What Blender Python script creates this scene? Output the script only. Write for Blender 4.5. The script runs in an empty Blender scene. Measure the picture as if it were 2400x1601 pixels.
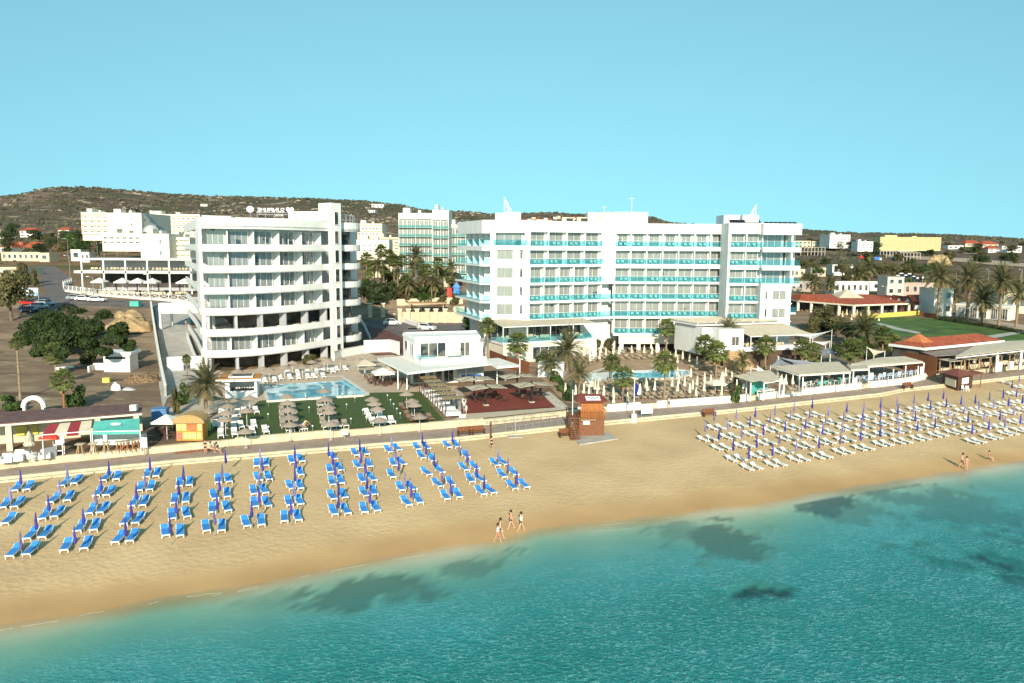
import bpy, math, random
from mathutils import Vector, Matrix, noise as mnoise
R = math.radians
rnd = random.Random(7)
scene = bpy.context.scene
col = scene.collection
# ---------------------------------------------------------------- camera, sky, sun, exposure
CAMZ, FPX, PITCH, ROLL = 24.0, 1850.0, R(6.9), R(0.35)
cam = bpy.data.cameras.new('camera'); cam.sensor_width = 36.0; cam.lens = FPX/2400*36
cam.clip_start = 0.5; cam.clip_end = 20000
camo = bpy.data.objects.new('camera', cam); col.objects.link(camo)
CM = Matrix.Rotation(R(90)-PITCH, 4, 'X') @ Matrix.Rotation(ROLL, 4, 'Z')
CM.translation = Vector((0, 0, CAMZ)); camo.matrix_world = CM; scene.camera = camo
SUN_EL = R(23)
w = bpy.data.worlds.new('World'); scene.world = w; w.use_nodes = True
nt = w.node_tree; nt.nodes.clear()
sky = nt.nodes.new('ShaderNodeTexSky'); sky.sky_type = 'NISHITA'; sky.sun_disc = False
sky.sun_elevation = SUN_EL; sky.sun_rotation = R(180); sky.air_density = 1.0; sky.dust_density = 0.3; sky.ozone_density = 1.6
tcw = nt.nodes.new('ShaderNodeTexCoord'); mpw = nt.nodes.new('ShaderNodeMapping'); mpw.inputs['Location'].default_value = (0,0,0.28); mpw.inputs['Scale'].default_value = (1,1,0.55); nrm = nt.nodes.new('ShaderNodeVectorMath'); nrm.operation = 'NORMALIZE'
nt.links.new(tcw.outputs['Generated'], mpw.inputs[0]); nt.links.new(mpw.outputs[0], nrm.inputs[0]); nt.links.new(nrm.outputs[0], sky.inputs[0])
mul = nt.nodes.new('ShaderNodeMix'); mul.data_type = 'RGBA'; mul.blend_type = 'MULTIPLY'; mul.inputs[0].default_value = 1
mul.inputs[7].default_value = (0.79, 1.15, 0.88, 1)
bg = nt.nodes.new('ShaderNodeBackground'); bg.inputs[1].default_value = 0.149
wo = nt.nodes.new('ShaderNodeOutputWorld')
nt.links.new(sky.outputs[0], mul.inputs[6]); nt.links.new(mul.outputs[2], bg.inputs[0]); nt.links.new(bg.outputs[0], wo.inputs[0])
sl = bpy.data.lights.new('sun', 'SUN'); sl.energy = 4.6; sl.angle = R(0.5); sl.color = (1.0, 0.89, 0.73)
so = bpy.data.objects.new('sun', sl); col.objects.link(so)
so.rotation_euler = (R(90)-SUN_EL, 0, R(1.5)); so.location = (0, -50, 80)
scene.view_settings.view_transform = 'Standard'; scene.view_settings.look = 'None'
scene.view_settings.exposure = 0.47; scene.view_settings.gamma = 1
scene.cycles.use_denoising = True; scene.cycles.max_bounces = 5; scene.cycles.diffuse_bounces = 2
scene.cycles.glossy_bounces = 2; scene.cycles.transparent_max_bounces = 10; scene.cycles.transmission_bounces = 2
scene.cycles.use_adaptive_sampling = True; scene.cycles.adaptive_threshold = 0.03

# ---------------------------------------------------------------- picture measurement -> place in the world
CR = CM.to_3x3()
def ray(px, py):
    d = CR @ Vector(((px-1200)/FPX, -(py-800.5)/FPX, -1.0)); return d
def G(px, py, z):                      # point at height z seen at a measured spot
    d = ray(px, py); t = (z-CAMZ)/d.z; return Vector((d.x*t, d.y*t, z))
def AT(px, py, Y):                     # point at distance Y
    d = ray(px, py); t = Y/d.y; return Vector((d.x*t, Y, CAMZ+d.z*t))
def interp(pts, x):
    if x <= pts[0][0]:
        a, b = pts[0], pts[1]
    elif x >= pts[-1][0]:
        a, b = pts[-2], pts[-1]
    else:
        for i in range(len(pts)-1):
            if x <= pts[i+1][0]: a, b = pts[i], pts[i+1]; break
    return a[1]+(b[1]-a[1])*(x-a[0])/(b[0]-a[0])
def sm(a, b, x):
    t = min(1, max(0, (x-a)/(b-a))); return t*t*(3-2*t)
def line(pxs, z): return [(p.x, p.y) for p in (G(a, b, z) for a, b in pxs)]
SHORE = line([(0,1470),(140,1452),(289,1424),(404,1398),(553,1380),(702,1350),(872,1316),(1000,1297),(1153,1272),(1263,1240),(1408,1226),(1600,1205),(1770,1186),(1906,1160),(2042,1137),(2212,1112),(2400,1083)], 0.0)
ZP = 1.75
PF = line([(0,1121),(420,1079),(880,1041),(1077,1026),(1424,988),(1720,960),(2069,922),(2119,912),(2400,881)], ZP)
PB = line([(0,1102),(41,1096),(420,1058),(544,1046),(818,1023),(1140,997),(1424,966),(1720,944),(2120,901),(2171,889),(2400,865)], ZP)
CU, CV = Vector((0.921, 0.389, 0)), Vector((-0.389, 0.921, 0))     # along the coast, inland
def shore(x): return interp(SHORE, x)
def pf(x): return interp(PF, x)
def pb(x): return interp(PB, x)
def beach_z(x, y):
    t = (y-shore(x))*0.92
    if t < 0: return max(-0.8, t*0.06)
    T = max(8, (pf(x)-shore(x))*0.92); return 1.35*(1-(1-min(1, t/T))**1.6)
SKYL = [(-1500,470),(-600,470),(0,468),(60,464),(110,456),(160,453),(300,456),(400,461),(480,465),(620,468),(740,471),(880,479),(940,485),(965,491),(990,498),(1050,500),(1150,506),(1200,505),(1270,502),(1380,507),(1525,512),(1560,524),(1650,531),(1720,536),(1880,541),(2000,547),(2100,549),(2200,552),(2300,556),(2400,563),(3000,566),(4000,566)]
def hill_top(az):                      # crest height for a bearing, crest 1500 m out
    px = 1200+FPX*math.tan(az) if abs(az) < 1.2 else (4000 if az > 0 else -1500)
    y = interp(SKYL, max(-1500, min(4000, px)))
    d = ray(px, y); k = 1500/math.hypot(d.x, d.y); return CAMZ+d.z*k
def ground(x, y):
    t = (y-pb(x))*0.92
    if t < 0: return ZP
    z = 2.45+0.02*min(95, t)+0.9*sm(0, 1, 0)
    left = sm(-22, -95, x) if False else 1-sm(-100, -28, x)
    z += left*(5.6*sm(140, 215, y)+0.022*max(0, min(300, y-215)))+(1-left)*(1-sm(5, 40, x))*8.0*sm(196, 236, y)
    r = math.hypot(x, y); az = math.atan2(x, y)
    mid = sm(230, 480, r)*(1-sm(-0.05, 0.2, az))
    z += mid*3.0
    if r > 420:
        H = hill_top(az)
        k = sm(420, 1500, r)
        n = mnoise.noise((x*0.006, y*0.006, 0))*0.16+mnoise.noise((x*0.022, y*0.022, 4))*0.06
        z += (H-z)*max(0, k+n*k*(1-k)*4*(1 if H > 30 else 0.4))
        if r > 1500: z -= (r-1500)*0.05
    return z
def place_z(x, y):
    if y < pf(x): return beach_z(x, y)
    return ground(x, y)
def S(px, py, up=0.0):                 # point standing on sand / ground; up: height of the measured spot above it
    z = 1.0
    for _ in range(14):
        p = G(px, py, z+up); z = place_z(p.x, p.y)
        if p.y > 130 or p.y < 0: break
    if 0 < p.y <= 130: return Vector((p.x, p.y, z))
    d = ray(px, py); Y = 95.0; lo = Y
    def under(Y): q = d*(Y/d.y); return CAMZ+q.z-up < place_z(q.x, Y)
    while Y < 1600 and not under(Y): lo = Y; Y *= 1.012
    hi = Y
    for _ in range(12):
        m = (lo+hi)/2
        if under(m): hi = m
        else: lo = m
    p = d*(hi/d.y); return Vector((p.x, hi, place_z(p.x, hi)))

# ---------------------------------------------------------------- materials
MATS = {}
def mat(name, c, rough=0.75, var=0.1, scale=3.0, metal=0.0, spec=0.3, bump=0.0, c2=None, detail=3, obj_rand=0.0, world=False, alpha=1.0, trans=0.0, bdist=0.05, lo=0.35, hi=0.65, streak=None):
    if name in MATS: return MATS[name]
    m = bpy.data.materials.new(name); m.use_nodes = True; N = m.node_tree; L = N.links; b = N.nodes['Principled BSDF']
    b.inputs['Roughness'].default_value = rough; b.inputs['Metallic'].default_value = metal
    b.inputs['Specular IOR Level'].default_value = spec; b.inputs['Alpha'].default_value = alpha
    if trans: b.inputs['Transmission Weight'].default_value = trans
    if world:
        g = N.nodes.new('ShaderNodeNewGeometry'); src = g.outputs['Position']
    else:
        g = N.nodes.new('ShaderNodeTexCoord'); src = g.outputs['Object']
    if streak:
        mp = N.nodes.new('ShaderNodeMapping'); mp.inputs['Scale'].default_value = streak; L.new(src, mp.inputs[0]); src = mp.outputs[0]
    n = N.nodes.new('ShaderNodeTexNoise'); n.inputs['Scale'].default_value = scale; n.inputs['Detail'].default_value = detail
    L.new(src, n.inputs['Vector'])
    cr = N.nodes.new('ShaderNodeValToRGB'); L.new(n.outputs[0], cr.inputs[0])
    a = tuple(x*(1-var) for x in c); d = c2 if c2 else tuple(min(1, x*(1+var)) for x in c)
    cr.color_ramp.elements[0].color = (*a, 1); cr.color_ramp.elements[0].position = lo
    cr.color_ramp.elements[1].color = (*d, 1); cr.color_ramp.elements[1].position = hi
    out = cr.outputs[0]
    if obj_rand:
        oi = N.nodes.new('ShaderNodeObjectInfo'); mr = N.nodes.new('ShaderNodeMapRange')
        mr.inputs[3].default_value = 1-obj_rand; mr.inputs[4].default_value = 1+obj_rand; L.new(oi.outputs['Random'], mr.inputs[0])
        mx = N.nodes.new('ShaderNodeMix'); mx.data_type = 'RGBA'; mx.blend_type = 'MULTIPLY'; mx.inputs[0].default_value = 1
        cb = N.nodes.new('ShaderNodeCombineColor'); 
        for i in range(3): L.new(mr.outputs[0], cb.inputs[i])
        L.new(out, mx.inputs[6]); L.new(cb.outputs[0], mx.inputs[7]); out = mx.outputs[2]
    L.new(out, b.inputs['Base Color'])
    if bump:
        bp = N.nodes.new('ShaderNodeBump'); bp.inputs['Strength'].default_value = bump; bp.inputs['Distance'].default_value = bdist
        L.new(n.outputs[0], bp.inputs['Height']); L.new(bp.outputs[0], b.inputs['Normal'])
    MATS[name] = m; return m
def leafmat(name, c, c2, tl=0.25):
    m = mat(name, c, rough=0.6, var=0.35, scale=0.9, c2=c2, spec=0.2, obj_rand=0.22, lo=0.3, hi=0.7)
    N = m.node_tree; b = N.nodes['Principled BSDF']; t = N.nodes.new('ShaderNodeBsdfTranslucent'); mx = N.nodes.new('ShaderNodeMixShader')
    src = b.inputs['Base Color'].links[0].from_socket; N.links.new(src, t.inputs[0]); mx.inputs[0].default_value = tl
    N.links.new(b.outputs[0], mx.inputs[1]); N.links.new(t.outputs[0], mx.inputs[2])
    N.links.new(mx.outputs[0], N.nodes['Material Output'].inputs[0]); return m
WHITE = mat('white_render', (0.74,0.72,0.675), var=0.05, scale=0.6, rough=0.8, world=True, streak=(1,1,0.35))
WHITE2 = mat('white_paint', (0.78,0.77,0.74), var=0.03, scale=2, rough=0.55)
PLASTIC = mat('white_plastic', (0.80,0.78,0.72), var=0.04, scale=2, rough=0.4, obj_rand=0.06)
CREAM = mat('cream_render', (0.66,0.56,0.40), var=0.08, scale=0.8, world=True)
CREAMW = mat('cream_white', (0.75,0.68,0.54), var=0.06, scale=0.8, world=True)
STONEW = mat('pale_stone', (0.60,0.50,0.34), var=0.15, scale=1.5, world=True, bump=0.2)
CONC = mat('concrete', (0.42,0.39,0.34), var=0.14, scale=0.6, world=True, bump=0.1)
CONCD = mat('dark_concrete', (0.22,0.20,0.19), var=0.15, scale=0.7, world=True)
GREYW = mat('grey_wall', (0.42,0.42,0.43), var=0.05, scale=0.8, world=True)
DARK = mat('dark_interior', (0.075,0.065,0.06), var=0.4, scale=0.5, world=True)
BLACK = mat('black_metal', (0.03,0.028,0.028), var=0.1, scale=2, rough=0.5)
METAL = mat('grey_metal', (0.45,0.45,0.46), var=0.05, scale=2, rough=0.4, metal=0.6)
WOODR = mat('red_deck_wood', (0.20,0.045,0.03), var=0.25, scale=1.4, world=True, streak=(0.4,4,1), rough=0.7)
WOODO = mat('orange_wood', (0.36,0.13,0.035), var=0.18, scale=2, streak=(6,6,0.6), rough=0.55)
WOODB = mat('brown_wood', (0.19,0.075,0.035), var=0.22, scale=2, streak=(6,6,0.7), rough=0.6)
WOODD = mat('dark_brown_wood', (0.10,0.045,0.03), var=0.25, scale=2, streak=(5,5,0.7), rough=0.65)
WOODP = mat('pale_wood', (0.45,0.30,0.16), var=0.2, scale=2, streak=(5,5,1), rough=0.7)
THATCH = mat('taupe_thatch', (0.33,0.26,0.20), var=0.22, scale=14, bump=0.5, obj_rand=0.1)
CANVAS = mat('beige_canvas', (0.52,0.45,0.34), var=0.08, scale=1.2, world=True, rough=0.85)
CANVAW = mat('white_canvas', (0.74,0.71,0.64), var=0.05, scale=1.2, world=True, rough=0.85)
CANVAC = mat('cream_fabric', (0.78,0.70,0.52), var=0.07, scale=4, rough=0.9, obj_rand=0.07)
CANVAG = mat('grey_sailcloth', (0.28,0.29,0.31), var=0.1, scale=1.2, world=True)
TENTB = mat('brown_canopy_fabric', (0.30,0.22,0.11), var=0.15, scale=3, streak=(6,0.6,1))
BLUE = mat('blue_sling', (0.045,0.25,0.64), var=0.10, scale=2.5, rough=0.7, obj_rand=0.12)
PURPLE = mat('violet_parasol_fabric', (0.045,0.04,0.26), var=0.35, scale=7, rough=0.7, obj_rand=0.3, streak=(3,3,0.4))
PURPLE2 = mat('faded_violet_fabric', (0.17,0.15,0.32), var=0.4, scale=7, rough=0.75, obj_rand=0.4, streak=(3,3,0.4))
TAUPEF = mat('taupe_cushion', (0.30,0.25,0.21), var=0.1, scale=3, rough=0.9)
BEIGEL = mat('beige_wicker', (0.34,0.27,0.18), var=0.2, scale=8, rough=0.8, obj_rand=0.15)
TEAL = mat('teal_fabric', (0.10,0.42,0.36), var=0.08, scale=1.5, rough=0.8)
BURG = mat('burgundy_fabric', (0.22,0.03,0.04), var=0.1, scale=3, rough=0.85)
REDF = mat('red_fabric', (0.70,0.05,0.03), var=0.08, scale=3)
YELLOW = mat('yellow_board', (0.65,0.55,0.12), var=0.1, scale=2)
LIME = mat('lime_panel', (0.55,0.65,0.22), var=0.12, scale=5)
TILE = mat('terracotta_tiles', (0.36,0.085,0.04), var=0.28, scale=1.1, world=True, bump=0.3, streak=(3,0.6,1))
TILEO = mat('orange_tiles', (0.48,0.16,0.06), var=0.2, scale=1.5, world=True)
BARK = mat('palm_bark', (0.26,0.19,0.12), var=0.3, scale=3, streak=(1,1,5), bump=0.4)
BARKR = mat('red_palm_bark', (0.30,0.13,0.06), var=0.3, scale=3, streak=(1,1,5), bump=0.4)
BARKG = mat('grey_bark', (0.16,0.12,0.09), var=0.3, scale=3, bump=0.4)
DEADF = mat('dead_fronds', (0.36,0.20,0.08), var=0.35, scale=5, bump=0.4)
PALMD = leafmat('date_palm_leaf', (0.11,0.115,0.05), (0.25,0.235,0.11))
PALMF = leafmat('fan_palm_leaf', (0.075,0.105,0.03), (0.19,0.22,0.07))
LEAFG = leafmat('leaf_green', (0.045,0.085,0.022), (0.10,0.16,0.04))
LEAFO = leafmat('leaf_olive', (0.085,0.085,0.035), (0.19,0.17,0.07))
LEAFD = leafmat('leaf_dark', (0.035,0.055,0.02), (0.08,0.11,0.04))
BOUG = leafmat('red_blossom', (0.25,0.02,0.03), (0.12,0.10,0.03))
SKIN = mat('skin', (0.58,0.33,0.22), var=0.05, scale=5, rough=0.5, spec=0.4, obj_rand=0.1)
HAIRD = mat('dark_hair', (0.03,0.02,0.014), var=0.2, scale=20, rough=0.5)
CLOTHB = mat('black_cloth', (0.025,0.025,0.03), var=0.2, scale=8)
CLOTHW = mat('white_cloth', (0.78,0.77,0.75), var=0.05, scale=8)
CLOTHY = mat('pale_yellow_cloth', (0.72,0.72,0.35), var=0.06, scale=8)
CLOTHR = mat('pink_cloth', (0.60,0.16,0.14), var=0.1, scale=8)
RUBBER = mat('rubber', (0.02,0.02,0.02), var=0.1, scale=4, rough=0.8)
CHROME = mat('bright_metal', (0.6,0.6,0.6), metal=0.9, rough=0.2, var=0.02)
ASPH = mat('asphalt', (0.15,0.125,0.115), var=0.2, scale=0.4, world=True, bump=0.1, rough=0.85)
ASPHR = mat('red_asphalt', (0.14,0.055,0.04), var=0.2, scale=0.4, world=True)
TURF = mat('turf_grass', (0.06,0.095,0.022), var=0.28, scale=9, world=True, bump=0.3)
TURFL = mat('park_grass', (0.07,0.125,0.022), var=0.35, scale=0.22, world=True, bump=0.3, detail=8)
PAVE = mat('deck_tiles', (0.50,0.40,0.30), var=0.08, scale=0.5, world=True)
PAVEB = mat('brown_pool_paving', (0.36,0.24,0.15), var=0.14, scale=0.6, world=True, detail=6)
SOIL = mat('earth_heap_soil', (0.42,0.29,0.15), var=0.3, scale=0.8, world=True, bump=0.6, detail=8, bdist=0.3)
SOLAR = mat('solar_glass', (0.02,0.02,0.035), var=0.2, scale=1, rough=0.1, spec=0.6)
SIGNW = mat('sign_white', (0.82,0.82,0.80), var=0.02, scale=1, rough=0.6)
YCHAIR = mat('pale_wicker', (0.55,0.47,0.33), var=0.15, scale=6, obj_rand=0.1)
BLUEP = mat('blue_paint', (0.05,0.18,0.50), var=0.08, scale=1, rough=0.5)
REDC = mat('red_paint', (0.45,0.03,0.02), var=0.04, scale=1, rough=0.3)
def glass_pane(name, base, curtain, amount, rough=0.06):
    """Window glass with a pleated curtain behind it: vertical folds, differing from window to window."""
    m = bpy.data.materials.new(name); m.use_nodes = True; N = m.node_tree; L = N.links; b = N.nodes['Principled BSDF']
    b.inputs['Roughness'].default_value = rough; b.inputs['Specular IOR Level'].default_value = 0.9
    tc = N.nodes.new('ShaderNodeTexCoord'); oi = N.nodes.new('ShaderNodeObjectInfo')
    w_ = N.nodes.new('ShaderNodeTexNoise'); w_.inputs['Scale'].default_value = 3.0; w_.noise_dimensions = '4D'
    mp = N.nodes.new('ShaderNodeMapping'); mp.inputs['Scale'].default_value = (2.2, 2.2, 0.08)
    L.new(tc.outputs['Object'], mp.inputs[0]); L.new(mp.outputs[0], w_.inputs['Vector'])
    mm = N.nodes.new('ShaderNodeMath'); mm.operation = 'MULTIPLY'; mm.inputs[1].default_value = 37.0; L.new(oi.outputs['Random'], mm.inputs[0]); L.new(mm.outputs[0], w_.inputs['W'])
    n2 = N.nodes.new('ShaderNodeTexNoise'); n2.noise_dimensions = '4D'; n2.inputs['Scale'].default_value = 0.45; L.new(tc.outputs['Object'], n2.inputs['Vector']); L.new(mm.outputs[0], n2.inputs['W'])
    cr = N.nodes.new('ShaderNodeValToRGB'); L.new(n2.outputs[0], cr.inputs[0])
    cr.color_ramp.elements[0].position = 0.52-amount*0.25; cr.color_ramp.elements[1].position = 0.56-amount*0.25
    cc = N.nodes.new('ShaderNodeValToRGB'); L.new(w_.outputs[0], cc.inputs[0])
    cc.color_ramp.elements[0].position = 0.3; cc.color_ramp.elements[0].color = (*[x*0.62 for x in curtain], 1)
    cc.color_ramp.elements[1].position = 0.65; cc.color_ramp.elements[1].color = (*curtain, 1)
    mx = N.nodes.new('ShaderNodeMix'); mx.data_type = 'RGBA'; L.new(cr.outputs[0], mx.inputs[0]); mx.inputs[6].default_value = (*base, 1); L.new(cc.outputs[0], mx.inputs[7])
    L.new(mx.outputs[2], b.inputs['Base Color']); MATS[name] = m; return m
PANE = glass_pane('curtained_glass', (0.035,0.05,0.065), (0.24,0.26,0.26), 0.75)
PANEL_ = glass_pane('curtained_glass_warm', (0.06,0.075,0.08), (0.29,0.285,0.25), 0.9)
PANED = glass_pane('dark_window_glass', (0.03,0.035,0.04), (0.16,0.15,0.13), 0.2)
def railglass(name, c, a):
    m = bpy.data.materials.new(name); m.use_nodes = True; N = m.node_tree; b = N.nodes['Principled BSDF']
    b.inputs['Base Color'].default_value = (*c, 1); b.inputs['Roughness'].default_value = 0.05; b.inputs['Alpha'].default_value = a
    b.inputs['Specular IOR Level'].default_value = 0.5
    t = N.nodes.new('ShaderNodeBsdfTransparent'); t.inputs[0].default_value = (0.70, 0.92, 0.95, 1) if c[2] > c[0] else (0.9,0.92,0.92,1)
    b.inputs['Alpha'].default_value = 1; mx = N.nodes.new('ShaderNodeMixShader'); mx.inputs[0].default_value = a
    N.links.new(t.outputs[0], mx.inputs[1]); N.links.new(b.outputs[0], mx.inputs[2]); N.links.new(mx.outputs[0], N.nodes['Material Output'].inputs[0])
    MATS[name] = m; return m
TEALG = railglass('teal_glass', (0.10,0.42,0.48), 0.10)
CLEARG = railglass('clear_glass', (0.35,0.40,0.40), 0.22)

# ---------------------------------------------------------------- mesh building
class MB:
    def __init__(s): s.v, s.f, s.m = [], [], []
    def add(s, vs, fs, mi=0):
        o = len(s.v); s.v += [tuple(v) for v in vs]; s.f += [tuple(i+o for i in f) for f in fs]; s.m += [mi]*len(fs); return s
    def box(s, x0, x1, y0, y1, z0, z1, mi=0, M=None):
        vs = [Vector(p) for p in ((x0,y0,z0),(x1,y0,z0),(x1,y1,z0),(x0,y1,z0),(x0,y0,z1),(x1,y0,z1),(x1,y1,z1),(x0,y1,z1))]
        if M is not None: vs = [M @ v for v in vs]
        return s.add(vs, [(0,3,2,1),(4,5,6,7),(0,1,5,4),(1,2,6,5),(2,3,7,6),(3,0,4,7)], mi)
    def cbox(s, c, sx, sy, sz, mi=0, rz=0):
        return s.box(-sx/2, sx/2, -sy/2, sy/2, 0, sz, mi, Matrix.Translation(c) @ Matrix.Rotation(rz, 4, 'Z'))
    def prism(s, poly, z0, z1, mi=0, top=None):
        n = len(poly); vs = [(p[0], p[1], z0) for p in poly]+[(p[0], p[1], z1) for p in (top or poly)]
        a = sum(poly[i][0]*poly[(i+1)%n][1]-poly[(i+1)%n][0]*poly[i][1] for i in range(n))
        fs = [tuple(reversed(range(n))), tuple(range(n, 2*n))]+[(i, (i+1)%n, n+(i+1)%n, n+i) for i in range(n)]
        if a < 0: fs = [tuple(reversed(f)) for f in fs]
        return s.add(vs, fs, mi)
    def tube(s, p, q, r, r2=None, n=6, mi=0, caps=True):
        p, q = Vector(p), Vector(q); r2 = r if r2 is None else r2; d = (q-p)
        if d.length < 1e-6: return s
        d.normalize(); a = d.orthogonal().normalized(); b = d.cross(a)
        vs = [p+(a*math.cos(6.28319*i/n)+b*math.sin(6.28319*i/n))*r for i in range(n)]+[q+(a*math.cos(6.28319*i/n)+b*math.sin(6.28319*i/n))*r2 for i in range(n)]
        fs = [(i, (i+1)%n, n+(i+1)%n, n+i) for i in range(n)]
        if caps: fs += [tuple(reversed(range(n))), tuple(range(n, 2*n))]
        return s.add(vs, fs, mi)
    def lathe(s, prof, n=12, mi=0, c=(0,0,0), wob=0.0):
        vs, fs = [], []
        for j, (r, z) in enumerate(prof):
            for i in range(n):
                k = r*(1+wob*math.sin(i*2.0+j)); vs.append((c[0]+k*math.cos(6.28319*i/n), c[1]+k*math.sin(6.28319*i/n), c[2]+z))
        for j in range(len(prof)-1):
            for i in range(n): fs.append((j*n+i, j*n+(i+1)%n, (j+1)*n+(i+1)%n, (j+1)*n+i))
        fs.append(tuple(reversed(range(n)))); fs.append(tuple(range((len(prof)-1)*n, len(prof)*n)))
        return s.add(vs, fs, mi)
    def quad(s, a, b, c, d, mi=0): return s.add([a, b, c, d], [(0,1,2,3)], mi)
    def slab(s, a, b, c, d, t, mi=0):         # sloping sheet with a thickness
        up = Vector((0,0,t)); vs = [Vector(p) for p in (a,b,c,d)]; vs = vs+[v+up for v in vs]
        return s.add(vs, [(0,3,2,1),(4,5,6,7),(0,1,5,4),(1,2,6,5),(2,3,7,6),(3,0,4,7)], mi)
    def strip(s, pts, z0, z1, th, mi=0):      # upright wall along a plan line; th toward the left side of travel
        n = len(pts); P = [Vector((p[0], p[1], 0)) for p in pts]; off = []
        for i in range(n):
            d = (P[min(n-1, i+1)]-P[max(0, i-1)]).normalized(); off.append(P[i]+Vector((-d.y, d.x, 0))*th)
        vs = [];
        for i in range(n): vs += [(P[i].x,P[i].y,z0),(P[i].x,P[i].y,z1),(off[i].x,off[i].y,z1),(off[i].x,off[i].y,z0)]
        fs = [(0,1,2,3), tuple(reversed([4*(n-1)+k for k in range(4)]))]
        for i in range(n-1):
            for k in range(4): a, b = 4*i+k, 4*i+(k+1)%4; fs.append((a, a+4, b+4, b))
        return s.add(vs, fs, mi)
    def build(s, name, m, parent=None, loc=None, smooth=False):
        me = bpy.data.meshes.new(name); me.from_pydata([tuple(v) for v in s.v], [], s.f)
        ms = m if isinstance(m, (list, tuple)) else [m]
        for k in ms: me.materials.append(k)
        if len(ms) > 1: me.polygons.foreach_set('material_index', s.m)
        if smooth: me.polygons.foreach_set('use_smooth', [True]*len(s.f))
        me.update(); o = bpy.data.objects.new(name, me); col.objects.link(o)
        if parent is not None: o.parent = parent
        if loc is not None: o.location = loc
        return o
def tag(o, label=None, cat=None, group=None, kind=None):
    if label: o['label'] = label
    if cat: o['category'] = cat
    if group: o['group'] = group
    if kind: o['kind'] = kind
    return o
def thing(name, label, cat, loc=(0,0,0), rz=0, group=None):
    o = bpy.data.objects.new(name, None); col.objects.link(o); o.location = loc; o.rotation_euler = (0,0,rz)
    o.empty_display_size = 0.2
    return tag(o, label, cat, group)
KIDS = {}
def kids(o):
    return [c for c in col.objects if c.parent == o]
def tree_of(o):
    return (o, [tree_of(c) for c in kids(o)])
def dup(tr, loc=None, rz=None, label=None, group=None, sc=None, parent=None):
    o, ch = tr; c = o.copy(); col.objects.link(c); c.parent = parent
    if loc is not None: c.location = loc
    if rz is not None: c.rotation_euler = (0,0,rz)
    if sc is not None: c.scale = (sc,sc,sc) if not isinstance(sc, tuple) else sc
    if label: c['label'] = label
    if group: c['group'] = group
    for k in ch: dup(k, parent=c)
    return c
class Proto:
    """first use moves the built thing itself, later uses copy it with its parts"""
    def __init__(s, root): s.t = tree_of(root); s.used = False
    def put(s, loc, rz=0, label=None, group=None, sc=None):
        if not s.used:
            s.used = True; o = s.t[0]; o.location = loc; o.rotation_euler = (0,0,rz)
            if sc is not None: o.scale = (sc,sc,sc) if not isinstance(sc, tuple) else sc
            if label: o['label'] = label
            if group: o['group'] = group
            return o
        return dup(s.t, loc, rz, label, group, sc if sc is not None else 1.0)
ORD = 'first second third fourth fifth sixth seventh eighth ninth tenth eleventh twelfth thirteenth fourteenth fifteenth sixteenth seventeenth eighteenth nineteenth twentieth'.split()
ORD += ['twenty-'+x for x in ORD[:9]]+['thirtieth']+['thirty-'+x for x in ORD[:9]]+['fortieth']+['forty-'+x for x in ORD[:9]]+['fiftieth']+['fifty-'+x for x in ORD[:9]]
def text(name, body, size, m, parent, loc, rot, ext=0.01, align='CENTER'):
    cu = bpy.data.curves.new(name, 'FONT'); cu.body = body; cu.size = size; cu.extrude = ext; cu.align_x = align; cu.align_y = 'CENTER'
    cu.materials.append(m); t = bpy.data.objects.new(name, cu); me = bpy.data.meshes.new_from_object(t); bpy.data.objects.remove(t); bpy.data.curves.remove(cu)
    o = bpy.data.objects.new(name, me); col.objects.link(o); o.parent = parent; o.location = loc; o.rotation_euler = rot; return o
def inset_pts(pts, d):
    P = [Vector((p[0], p[1], 0)) for p in pts]; out = []
    for i in range(len(P)):
        t = (P[min(len(P)-1, i+1)]-P[max(0, i-1)]).normalized(); out.append((P[i].x-t.y*d, P[i].y+t.x*d))
    return out
# ---------------------------------------------------------------- the setting: ground, sand, sea bed, sea, promenade
def grid_mesh(name, xs, rows, zf, m, kind='structure', smooth=True):
    """xs: column abscissae; rows: list of functions y(x)"""
    b = MB(); n = len(xs)
    for rf in rows:
        for x in xs: y = rf(x); b.v.append((x, y, zf(x, y)))
    for j in range(len(rows)-1):
        for i in range(n-1): b.f.append((j*n+i, j*n+i+1, (j+1)*n+i+1, (j+1)*n+i)); b.m.append(0)
    o = b.build(name, m, smooth=smooth); return tag(o, kind=kind)
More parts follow.
